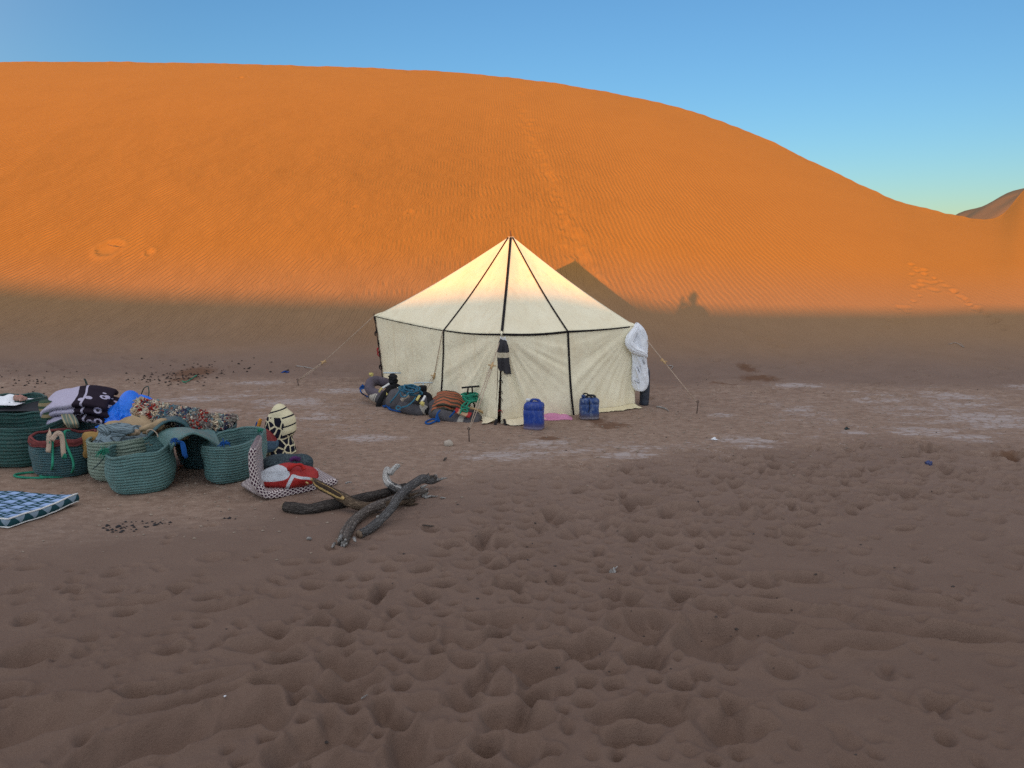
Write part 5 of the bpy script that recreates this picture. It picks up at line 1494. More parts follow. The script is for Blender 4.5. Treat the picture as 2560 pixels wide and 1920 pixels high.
    o = cloth_obj('grey_cloth', P, cloth_mat('dark_grey_wool', (0.045, 0.047, 0.052), (0.028, 0.028, 0.032)), None, 0.014); tag(o, 'dark grey cloth spread over the basket behind the dark green one', 'cloth')
    p = c1(60, 372, 9.42)
    P = drape(flat_sheet(p + Vector((0, 0, 0.10)), (0.40, 0, 0), (0, 0.34, 0), 24, 26, 0.015, 3), [((p.x, p.y, p.z - 0.24), (0.5, 0.35, 0.235)), ((p.x - .08, p.y - .03, p.z + .0), (.06, .05, .05)), ((p.x + .1, p.y - .06, p.z), (.05, .05, .04)), ((p.x + .02, p.y + .05, p.z), (.07, .05, .06))], steps=50, slack=1.3, seed=22, floor=float(p.z - 0.03))
    o = cloth_obj('white_cloth', P, M_WHITE, None, 0.008); tag(o, 'crumpled white cloth lying on the dark grey cloth at the left edge', 'cloth')
    mb = MB(); p = c1(180, 358, 9.35)
    for k in range(7):
        a = k * 0.9; mb.tube(spline([p + Vector((-.06 + .02 * k, .02 * math.sin(a), -.03)), p + Vector((-.03 + .015 * k, -.02, .02 + .01 * math.cos(a * 2))), p + Vector((.02 + .012 * k, .0, -.02))], 9), 0.016 + 0.006 * (k % 3), 8, bump=lambda t, a: 1 + 0.2 * math.sin(a * 3 + t * 9))
    o = mb.build('rag_bundle', cloth_mat('pink_rag', (0.36, 0.14, 0.12), (0.45, 0.32, 0.25))); tag(o, 'small bundle of pinkish rags between the white cloth and the lilac blanket', 'rag')
build_left_pile()
# ------------------------------------------------------------------ jerrycans and the pink pad
def can_mat(name, c1, c2, dust_far_light):
    q = NT(name, 0.45, 0.4); co = q.obj(); n1 = q.noise(9, 5, 0.6, co); n2 = q.noise(26, 6, 0.7, q.scaled(co, (1, 1, 0.45)))
    col = q.mix(q.ramp(n1, [(0.3, 0), (0.7, 1)]), c1, c2)
    zz = q.sep(co)[2]
    f = q.math('MULTIPLY', q.ramp(n2, [(0.50, 0), (0.74, 1)]), dust_far_light)
    col = q.mix(f, col, (0.30, 0.34, 0.38))
    low = q.math('MULTIPLY', q.ramp(q.math('ADD', zz, q.math('MULTIPLY', n2, 0.12)), [(0.06, 1), (0.16, 0)]), 0.7)
    col = q.mix(low, col, (0.26, 0.19, 0.13))
    q.color(col); q.put(q.b.inputs['Roughness'], q.ramp(n2, [(0.3, 0.35), (0.7, 0.65)])); q.normal(q.bump(n1, 0.2, 0.01))
    return q.m
def jerrycan(b, rz, w, d, h, mat, label, seam=0.0, cap_mat=None, dark_top=False):
    root = empty('jerrycan', (b.x, b.y, b.z), rz); tag(root, label, 'jerrycan', 'blue jerrycans in front of the tent')
    mb = MB(); rings = []
    prof = [(0, .86), (.012, .96), (.03, 1.0), (.09, 1.0), (.10, .975), (.115, .975), (.125, 1.0), (.30, .99), (.50, .985), (.66, 1.0), (.675, .97), (.69, .97), (.70, 1.0), (.82, .99), (.87, .95), (.905, .86), (.93, .70), (.94, .55)]
    for z, k in prof: rings.append(((0.004 * math.sin(z * 9), 0, z * h), w / 2 * k, d / 2 * k, 0))
    loft(mb, rings, 44, 5.0, 3.0, 0.012, 2)
    mb.build('can_body', mat, root)
    hb = MB(); z = h * 0.925                                    # moulded carrying handle
    hb.tube(spline([(w * .32, 0, z - .02), (w * .29, 0, z + .022), (w * .14, 0, z + .035), (-w * .06, 0, z + .034), (-w * .13, 0, z + .02), (-w * .15, 0, z - .015)], 20), 0.016, 10)
    hb.build('handle', mat if not dark_top else plain_mat('black_plastic', (.015, .016, .02), .5), root)
    cx = -w * .30; cb = MB(); cb.tube([(cx, 0, z - .02), (cx, 0, z + .015), (cx, 0, z + .017), (cx, 0, z + .040), (cx, 0, z + .044)], [.026, .026, .032, .032, .027], 18)
    cb.build('cap', cap_mat or mat, root)
    return root
b = g(1335, 1076); b.y += .10; b.z = gz(b.x, b.y)
c1_ = jerrycan(b, math.radians(-14), 0.265, 0.20, 0.395, can_mat('worn_blue_plastic', (0.010, 0.050, 0.30), (0.008, 0.034, 0.21), 0.35), 'tall blue plastic jerrycan with a white cap beside the tent door', cap_mat=plain_mat('white_plastic', (.75, .77, .78), .5))
b = g(1474, 1051); b.y += .10; b.z = gz(b.x, b.y)
c2_ = jerrycan(b, math.radians(4), 0.272, 0.19, 0.325, can_mat('dusty_blue_plastic', (0.018, 0.060, 0.22), (0.022, 0.050, 0.14), 0.85), 'dusty squat blue jerrycan with a black handle by the right wall strap', dark_top=True)
mb = MB(); mb.tube(spline([(-.02, -.105, .30), (-.01, -.112, .22), (-.015, -.11, .15), (-.035, -.112, .11)], 12), 0.005, 6); mb.build('drip_cord', M_STRAP, c2_)
mb = MB(); mb.tube(spline([(-.09, -.0, .355), (-.05, -.02, .37), (.0, -.03, .335), (.03, -.06, .31)], 10), 0.009, 6); mb.build('handle_rag', M_STRAP, c2_)
def build_pink():
    a, e = g(1362, 1054), g(1424, 1049); yy = (a.y + e.y) / 2 + 0.12; c = (a + e) / 2; c.y = yy; c.z = gz(c.x, c.y) + 0.045
    P = drape(flat_sheet(c + Vector((0, 0, .05)), (0.37, 0.05, 0), (0, 0.16, 0.06), 18, 34, 0.01, 2), [((c.x - .06, c.y + .03, c.z - .04), (0.16, 0.09, 0.075)), ((c.x + .10, c.y + .03, c.z - .04), (0.10, 0.08, 0.06))], steps=40, slack=1.08, seed=3, floor='ground')
    o = cloth_obj('pink_towel', P, cloth_mat('pink_terry', (0.62, 0.27, 0.42), (0.55, 0.22, 0.34), 200)); tag(o, 'folded pink towel on the tent flap between the two jerrycans', 'towel')
build_pink()

# ------------------------------------------------------------------ camel saddles
M_PAD = cloth_mat('grey_felt', (0.105, 0.100, 0.105), (0.065, 0.062, 0.066), 160, bump=0.6)
M_PADBAND = cloth_mat('cream_felt', (0.46, 0.43, 0.36), (0.34, 0.31, 0.26), 160)
M_PURPLE = cloth_mat('mauve_grey_felt', (0.125, 0.105, 0.125), (0.080, 0.068, 0.082), 160, bump=0.6)
M_BLACK = cloth_mat('black_cloth', (0.012, 0.012, 0.013), (0.022, 0.022, 0.023), 160, bump=0.6)
M_PALEPIPE = plain_mat('pale_blue_paint', (0.55, 0.64, 0.66), 0.4)
M_YELLOW = cloth_mat('yellow_tape', (0.62, 0.52, 0.17), (0.48, 0.40, 0.14))
M_WHITETAPE = cloth_mat('white_tape', (0.72, 0.73, 0.70), (0.6, 0.6, 0.58))
S5 = 380 / 2212.0
def c5(x, y, Y): return aty(880 + x * S5, 900 + y * S5, Y)
def c5g(x, y, dz=0.0): return g(880 + x * S5, 900 + y * S5, dz)
def roll(root, pts, r, mat, band=None, name='pad_roll', seed=0, taper=True, n=60, segs=22):
    org = Vector(root.location); P = [p - org for p in spline(pts, n)]
    rs = [r * (1 + 0.06 * mnoise.noise((i * 0.12, seed, 0))) * (min(1, 0.62 + 0.38 * math.sin(math.pi * min(0.5, (i + 1) / n * 4))) if taper else 1) * (min(1, 0.55 + 0.45 * math.sin(math.pi * min(0.5, (n - i) / n * 5))) if taper else 1) for i in range(n)]
    bump = lambda t, a: 1 + 0.055 * mnoise.noise((math.cos(a) * 2 + seed, math.sin(a) * 2, t * 12)) + 0.03 * math.sin(t * 46 + math.sin(a) * 1.5)
    mb = MB(); mb.tube(P, rs, segs, bump=bump); o = mb.build(name, mat, root)
    for f0, f1 in band or ():
        k0, k1 = int(f0 * n), int(f1 * n); m2 = MB(); m2.tube(P[k0:k1], [q * 1.035 for q in rs[k0:k1]], segs, bump=lambda t, a: 1 + 0.03 * mnoise.noise((math.cos(a) * 2, math.sin(a) * 2, t * 4 + seed))); m2.build('pad_band', M_PADBAND, o)
    return o
def tbar(root, a, b, post, foot, mat, r=0.013, legs=()):
    org = Vector(root.location); mb = MB(); mb.tube([a - org, (a + b) / 2 - org + Vector((0, 0, .002)), b - org], r, 10); o = mb.build('handle_bar', mat, root)
    for q in ([(post, foot)] if not legs else legs):
        m2 = MB(); m2.tube([q[0] - org, q[1] - org], r * 0.85, 8); m2.build('handle_post', M_IRON if legs else mat, root)
    return o
def band_strip(root, pts, w, mat, name, nrm=Vector((0, -1, 0.3)), th=0.006):
    org = Vector(root.location); mb = MB(); ribbon(mb, [p - org for p in spline(pts, 16)], nrm, w, th); return mb.build(name, mat, root)
GS = 'camel saddles lying along the tent wall'
def rope_thing(name, pts_list, r, mat, label, n=120):
    o = None
    for k, pts in enumerate(pts_list):
        mb = MB(); mb.tube(spline(pts, n), r, 7)
        if o is None: o = mb.build(name, mat)
        else: mb.build('rope_loop', mat, o)
    tag(o, label, 'rope'); return o

def build_saddles():
    # 1 far left: mauve grey roll, white bar, black cloth
    root = empty('camel_saddle', c5g(430, 640)); tag(root, 'leftmost camel saddle, a mauve grey horseshoe roll under a white bar wrapped in black cloth', 'saddle', GS)
    roll(root, [c5(640, 400, 12.15), c5(520, 345, 12.15), c5(400, 308, 12.12), c5(300, 312, 12.05), c5(258, 370, 11.95), c5(275, 450, 11.82), c5(370, 500, 11.75), c5(470, 520, 11.72), c5(600, 545, 11.72)], 0.078, M_PURPLE, None, seed=1)
    roll(root, [c5(275, 500, 11.85), c5(360, 540, 11.74), c5(470, 590, 11.68), c5(600, 630, 11.66), c5(700, 640, 11.7)], 0.085, M_PAD, [(0.14, 0.34), (0.66, 0.84)], seed=4, name='lower_roll')
    tbar(root, c5(458, 186, 11.95), c5(712, 190, 11.95), c5(590, 190, 11.95), c5(590, 470, 11.95), M_PALEPIPE, 0.012)
    o = tuple()
    mb = MB(); org = Vector(root.location)
    mb.tube([p - org for p in spline([c5(585, 200, 11.92), c5(590, 240, 11.91), c5(575, 285, 11.90), c5(600, 330, 11.88), c5(610, 380, 11.86), c5(590, 430, 11.84)], 30)], [.036, .042, .046, .05, .058, .066, .07, .07, .066, .06] * 3, 14, bump=lambda t, a: 1 + 0.28 * mnoise.noise((math.cos(a) * 1.6, math.sin(a) * 1.6, t * 7)) + 0.08 * math.sin(a * 5 + t * 14))
    mb.tube([p - org for p in spline([c5(560, 290, 11.88), c5(600, 245, 11.86), c5(640, 240, 11.85), c5(600, 300, 11.84)], 16)], .026, 10)
    mb.build('black_wrap', M_BLACK, root)
    band_strip(root, [c5(570, 400, 11.74), c5(490, 470, 11.60), c5(420, 570, 11.58), c5(385, 660, 11.6), c5(375, 715, 11.62)], 0.075, M_BLACK, 'black_strap')
    band_strip(root, [c5(640, 360, 11.84), c5(700, 390, 11.80), c5(760, 430, 11.8)], 0.05, M_BLACK, 'black_strap')
    band_strip(root, [c5(540, 345, 11.74), c5(480, 385, 11.66), c5(435, 410, 11.62)], 0.03, M_WHITETAPE, 'white_tape')
    band_strip(root, [c5(440, 405, 11.62), c5(410, 440, 11.60), c5(395, 470, 11.6)], 0.03, M_YELLOW, 'yellow_tape')
    band_strip(root, [c5(490, 480, 11.60), c5(515, 505, 11.58)], 0.03, M_YELLOW, 'yellow_tape')
    band_strip(root, [c5(690, 390, 11.76), c5(720, 415, 11.74)], 0.035, M_YELLOW, 'yellow_tape')
    band_strip(root, [c5(248, 205, 12.1), c5(270, 206, 12.1), c5(292, 206, 12.1), c5(290, 240, 12.1)], 0.045, M_YELLOW, 'yellow_tape')
    tuft(root, 'rope_tuft', c5(150, 400, 11.9) - org, M_BLUEROPE, 50, 0.055, 0.006, 9)
    band_strip(root, [c5(195, 385, 11.88), c5(225, 410, 11.86)], 0.04, M_YELLOW, 'yellow_tape')
    rope_thing('blue_rope', [[c5(170, 410, 11.86), c5(125, 430, 11.84), c5(140, 480, 11.82), c5g(190, 530, .02), c5g(260, 560, .015), c5g(345, 578, .015)], ], 0.011, M_BLUEROPE, 'short blue rope curling off the leftmost saddle onto the ground', 50)
    # 2 middle
    root = empty('camel_saddle', c5g(880, 760)); tag(root, 'middle camel saddle, a dark grey pad heaped with blue rope under a pale bar', 'saddle', GS); org = Vector(root.location)
    mb = MB(); P = []
    for i in range(26):
        f = i / 25; row = []
        for k in range(36):
            a = 2 * math.pi * k / 36; rr = math.cos(f * math.pi / 2 * 0.98) ** 0.7
            row.append((0.33 * rr * math.cos(a) * (1 + 0.12 * mnoise.noise((math.cos(a), math.sin(a), f * 3))) - 0.10 * f, 0.20 * rr * math.sin(a), 0.295 * math.sin(f * math.pi / 2) * (1 + .08 * mnoise.noise((a, f * 4, 2)))))
        P.append(row)
    mb.grid(P, close=True); ctr = c5g(790, 735); ctr.y += 0.2
    mb.v = [tuple(Vector(p) + ctr - org) for p in mb.v]; mb.build('saddle_pad', M_PAD, root)
    roll(root, [c5(700, 660, 11.3), c5(800, 700, 11.2), c5(920, 735, 11.12), c5(1020, 735, 11.1), c5(1085, 670, 11.12), c5(1090, 590, 11.2), c5(1010, 540, 11.3)], 0.088, M_PAD, [(0.50, 0.66)], seed=7)
    roll(root, [c5(1060, 770, 11.06), c5(1110, 700, 11.08), c5(1130, 620, 11.12), c5(1110, 550, 11.2)], 0.06, M_BLACK, None, 'black_roll', 8)
    tbar(root, c5(903, 333, 11.4), c5(1172, 331, 11.4), c5(1035, 333, 11.4), c5(1035, 560, 11.4), M_PALEPIPE, 0.011)
    mb = MB(); mb.tube([p - org for p in (c5(1030, 372, 11.36), c5(1030, 380, 11.36), c5(1028, 430, 11.36), c5(1030, 480, 11.36), c5(1040, 520, 11.36))], [.05, .064, .062, .056, .085], 16, bump=lambda t, a: 1 + 0.2 * mnoise.noise((math.cos(a) * 1.6, math.sin(a) * 1.6, t * 4)))
    mb.tube([p - org for p in spline([c5(960, 540, 11.22), c5(1050, 500, 11.2), c5(1120, 530, 11.18), c5(1140, 600, 11.16)], 16)], .045, 12, bump=lambda t, a: 1 + 0.2 * mnoise.noise((math.cos(a) * 2, math.sin(a) * 2, t * 6)))
    mb.build('black_wrap', M_BLACK, root)
    band_strip(root, [c5(985, 515, 11.08), c5(965, 550, 11.04), c5(940, 590, 11.02)], 0.036, M_YELLOW, 'yellow_tape')
    band_strip(root, [c5(1065, 520, 11.06), c5(1040, 570, 11.02), c5(1010, 610, 11.0)], 0.032, M_WHITETAPE, 'white_tape')
    band_strip(root, [c5(1000, 610, 11.0), c5(1030, 640, 10.98), c5(1050, 645, 10.98)], 0.06, M_YELLOW, 'yellow_tape')
    band_strip(root, [c5(720, 590, 11.1), c5(770, 540, 11.08), c5(830, 520, 11.1)], 0.055, cloth_mat('beige_cloth', (.5, .42, .33)), 'beige_patch')
    rr = random.Random(3); loops = []
    for k in range(7):
        cx, cy = 850 + rr.uniform(-60, 50), 440 + rr.uniform(-30, 30); w, h = rr.uniform(80, 140), rr.uniform(28, 55)
        loops.append([c5(cx + w * math.cos(a) + rr.uniform(-8, 8), cy + h * math.sin(a) + 0.12 * w * math.cos(a) + rr.uniform(-6, 6), 11.18 - 0.05 * math.sin(a) - 0.012 * k) for a in np.linspace(0.3 * k, 6.0 + 0.3 * k, 12)])
    loops.append([c5(700, 440, 11.1), c5(640, 520, 11.05), c5(590, 580, 11.03), c5(560, 620, 11.1)])
    loops.append([c5(930, 540, 11.05), c5(880, 610, 11.0), c5(800, 670, 10.98), c5(730, 690, 11.0), c5(690, 720, 10.98), c5(650, 715, 11.0), c5(650, 680, 11.02), c5(690, 675, 11.0), c5(715, 700, 10.98)])
    loops.append([c5(700, 470, 11.02), c5(720, 530, 11.0), c5(780, 530, 10.98), c5(830, 470, 11.0)])
    rope_thing('rope_coil', loops, 0.012, M_TEALROPE, 'tangled teal blue rope heaped on the middle camel saddle', 70)
    rope_thing('blue_rope', [[c5g(450, 690, .02), c5g(500, 700, .03), c5g(560, 735, .02), c5g(640, 760, .02), c5g(720, 770, .02), c5g(790, 750, .03)], [c5g(470, 710, .02), c5g(520, 680, .05), c5g(560, 700, .04), c5g(540, 730, .02), c5g(580, 745, .02)]], 0.012, M_BLUEROPE, 'bright blue rope on the ground in front of the middle saddle', 60)
    # 3 right
    root = empty('camel_saddle', c5g(1560, 930)); tag(root, 'rightmost camel saddle, a thick grey roll with cream band under a black bar', 'saddle', GS); org = Vector(root.location)
    roll(root, [c5(1190, 760, 10.95), c5(1290, 800, 10.82), c5(1420, 840, 10.74), c5(1560, 890, 10.68), c5(1680, 920, 10.64), c5(1780, 890, 10.66), c5(1800, 820, 10.72)], 0.092, M_PAD, [(0.50, 0.62)], seed=11, taper=False)
    roll(root, [c5(1680, 760, 10.98), c5(1790, 800, 10.94), c5(1880, 860, 10.88), c5(1930, 920, 10.86)], 0.088, M_PAD, None, 'rear_roll', 14)
    roll(root, [c5(1200, 640, 11.1), c5(1230, 700, 11.0), c5(1260, 760, 10.95)], 0.10, M_PAD, None, 'end_roll', 15)
    tbar(root, c5(1595, 404, 10.85), c5(1856, 382, 10.85), None, None, plain_mat('black_iron', (.02, .019, .02), .5, .3), 0.0135, [(c5(1690, 396, 10.85), c5(1682, 480, 10.85)), (c5(1748, 391, 10.85), c5(1752, 480, 10.85)), (c5(1690, 480, 10.85), c5(1650, 720, 10.75)), (c5(1752, 560, 10.85), c5(1790, 700, 10.9)), (c5(1820, 560, 10.88), c5(1880, 740, 10.9)), (c5(1740, 580, 10.80), c5(1680, 740, 10.70))])
    q = NT('painted_board', 0.7, 0.2); uv = q.sep(q.uv()); co = q.obj(); zz = q.math('ABSOLUTE', q.math('SUBTRACT', uv[0], 0.5))
    q.color(q.mix(q.math('GREATER_THAN', q.math('ADD', zz, q.math('MULTIPLY', q.math('SUBTRACT', q.noise(16, 2, 0.5, co), 0.5), 0.25)), 0.27), (0.46, 0.30, 0.18), (0.34, 0.03, 0.03)))
    a, b2 = c5(1500, 735, 10.62), c5(1725, 815, 10.56); d = (b2 - a); mb = MB(); nrm = Vector((0.05, -0.55, 0.8)); up = nrm.cross(d).normalized() * 0.075
    n8 = 12; P, UV = [], []
    for i in range(n8):
        t = i / (n8 - 1); p = a + d * t; q1, q2 = p - up * .6, p + up * .6
        P.append([list(x - org) for x in (q1, q1 + nrm * .02, q2 + nrm * .02, q2)]); UV.append([(t, 0), (t, .2), (t, .8), (t, 1)])
    mb.grid(P, UV, close=True); mb.f += [(3, 2, 1, 0), (n8 * 4 - 4, n8 * 4 - 3, n8 * 4 - 2, n8 * 4 - 1)]; mb.mi += [0, 0]
    mb.build('saddle_board', q.m, root, smooth=False)
    mb = MB(); mb.tube([p - org for p in spline([c5(1690, 690, 10.72), c5(1800, 720, 10.74), c5(1900, 760, 10.78), c5(1950, 830, 10.8)], 14)], .017, 8); mb.build('wood_bow', M_PEGWOOD, root)
    loops = []
    rr = random.Random(8)
    for k in range(6):
        cx, cy = 1720 + rr.uniform(-15, 15), 500 + k * 18; w = rr.uniform(75, 120)
        loops.append([c5(cx + w * math.cos(a), cy + 20 * math.sin(a) + rr.uniform(-9, 9), 10.82 - 0.10 * math.sin(a)) for a in np.linspace(k, k + 6.1, 12)])
    loops.append([c5(1690, 590, 10.72), c5(1620, 650, 10.66), c5(1590, 700, 10.6), c5(1620, 740, 10.58), c5(1680, 750, 10.58), c5(1660, 710, 10.6), c5(1600, 720, 10.58), c5(1570, 790, 10.56)])
    loops.append([c5(1740, 600, 10.7), c5(1700, 630, 10.66), c5(1660, 690, 10.62), c5(1700, 700, 10.6), c5(1590, 660, 10.62)])
    loops.append([c5(1620, 540, 10.72), c5(1700, 600, 10.68), c5(1790, 590, 10.7), c5(1850, 580, 10.74), c5(1800, 550, 10.72)])
    rope_thing('rope_coil', loops, 0.0135, M_GREENROPE, 'bright green rope coiled round the black bar of the rightmost saddle', 60)
    rope_thing('blue_rope', [[c5(1280, 735, 10.72), c5(1245, 780, 10.66), c5(1225, 850, 10.6), c5(1240, 890, 10.58), c5g(1190, 890, .03), c5g(1110, 900, .02), c5g(1070, 925, .015), c5g(1110, 945, .015), c5g(1190, 925, .02), c5g(1255, 895, .03)], [c5(1240, 800, 10.62), c5(1255, 850, 10.6), c5(1270, 890, 10.58), c5(1230, 880, 10.57), c5(1255, 860, 10.57)], [c5(1420, 830, 10.58), c5(1460, 790, 10.56), c5(1500, 740, 10.56)]], 0.013, M_BLUEROPE, 'blue rope with a loop on the ground at the left end of the rightmost saddle', 60)
    # folded orange blanket that lies on it
    def fz(q, co, uv):
        s = q.sep(uv); w = q.math('ADD', q.math('MULTIPLY', s[0], 7.0), q.math('MULTIPLY', q.math('ABSOLUTE', q.math('SUBTRACT', q.math('FRACT', q.math('MULTIPLY', s[1], 11.0)), 0.5)), 0.7))
        return q.math('LESS_THAN', q.math('FRACT', w), 0.42)
    M = two_tone('orange_olive_weave', (0.42, 0.135, 0.07), (0.085, 0.082, 0.058), fz)
    c = c5(1370, 720, 11.0)
    o = folded('orange_blanket', (0, 0, 0), (1, 0.12, 0), (-0.1, 1, 0), 0.42, 0.44, 0.24, 4, M, 5.0, 0.10)
    o.location = (c.x + 0.03, c.y + 0.08, c.z - 0.01); o.rotation_euler = (math.radians(16), math.radians(13), 0)
    tag(o, 'folded orange and olive blanket lying on the rightmost camel saddle', 'blanket')
build_saddles()
# ------------------------------------------------------------------ pads and bags beside the front basket
S3 = 300 / 1843.0
def c3(x, y, Y): return aty(600 + x * S3, 1000 + y * S3, Y)
def c3g(x, y, dz=0.0): return g(600 + x * S3, 1000 + y * S3, dz)
def lattice_mat():
    q = NT('maroon_lattice_print', 0.9, 0.1); uv = q.sep(q.uv()); co = q.obj()
    a = q.math('ADD', uv[0], q.math('MULTIPLY', uv[1], 0.62)); b_ = q.math('SUBTRACT', uv[0], q.math('MULTIPLY', uv[1], 0.62))
    def line(x): return q.math('LESS_THAN', q.math('ABSOLUTE', q.math('SUBTRACT', q.math('FRACT', q.math('MULTIPLY', x, 1 / 0.034)), 0.5)), 0.15)
    m = q.math('MAXIMUM', line(a), line(b_))
    q.color(q.mix(m, (0.060, 0.026, 0.045), (0.60, 0.53, 0.50))); q.normal(q.bump(q.noise(20, 4, 0.6, co), 0.35, 0.01))
    return q.m
def build_pad():
    """L-shaped folding foam pad: back leans on the basket, seat lies on the sand"""
    A, B = c3g(400, 1545), c3g(1490, 1300)                # front edge, from the bend to the right end
    ax = (B - A); ax.z = 0; L = ax.length; ax.normalize(); ay = Vector((-ax.y, ax.x, 0))
    root_z = min(A.z, B.z)
    th, wd = 0.088, 0.56
    # profile in the vertical plane along ax: from the top of the back down, round the bend, out to the seat's end
    back = 0.535
    path = [(-0.10, back), (-0.115, back * 0.8), (-0.11, back * 0.55), (-0.09, back * 0.33), (-0.055, 0.13), (0.0, 0.06), (0.09, 0.038), (0.3, 0.036), (0.55, 0.038), (L * 0.92, 0.040), (L, 0.044)]
    sp = spline([(x, 0, z) for x, z in path], 46)
    def pad(k0, k1, name, parent=None):
        P, UV = [], []; s = 0.0
        for i in range(k0, k1):
            if i > k0: s += (sp[i] - sp[i - 1]).length
            t = (sp[min(i + 1, 45)] - sp[max(i - 1, 0)]).normalized(); nx = Vector((-t.z, 0, t.x))
            f = (i - k0) / max(1, (k1 - 1 - k0)); hh = th / 2 * min(1, 0.55 + 4 * min(f, 1 - f)); row, ru = [], []
            m = 40
            for k in range(m):
                a = 2 * math.pi * k / m; ca, sa = math.cos(a), math.sin(a); e = (abs(ca) ** 6 + abs(sa) ** 6) ** (-1 / 6)
                w = ca * e * wd / 2; h = sa * e * hh * (1 + 0.12 * mnoise.noise((w * 5, s * 5, 1)))
                p = Vector((sp[i].x, 0, sp[i].z)) + nx * h
                fb = max(0.0, min(1.0, (p.z - 0.05) / 0.12)); ayy = ay.lerp(Vector((-0.20, 0.97, 0)), fb)
                q = A + ax * p.x + ayy * (wd / 2 + w - 0.02) + Vector((0, 0, p.z - 0.0))
                row.append(list(q)); ru.append((w + (h if abs(w) > wd * .47 else 0), s))
            P.append(row); UV.append(ru)
        mb = MB(); mb.grid(P, UV, close=True); m = 40
        n = k1 - k0; b = 0
        mb.f.append(tuple(range(m - 1, -1, -1))); mb.mi.append(0); mb.f.append(tuple((n - 1) * m + k for k in range(m))); mb.mi.append(0)
        return mb.build(name, M_LAT, parent)
    o = pad(14, 46, 'folding_pad'); pad(0, 16, 'back_rest', o)
    tag(o, 'folding foam pad with white and maroon lattice print leaning on the front basket', 'pad')
    return A, ax, ay
M_LAT = lattice_mat()
PA, PAX, PAY = build_pad()

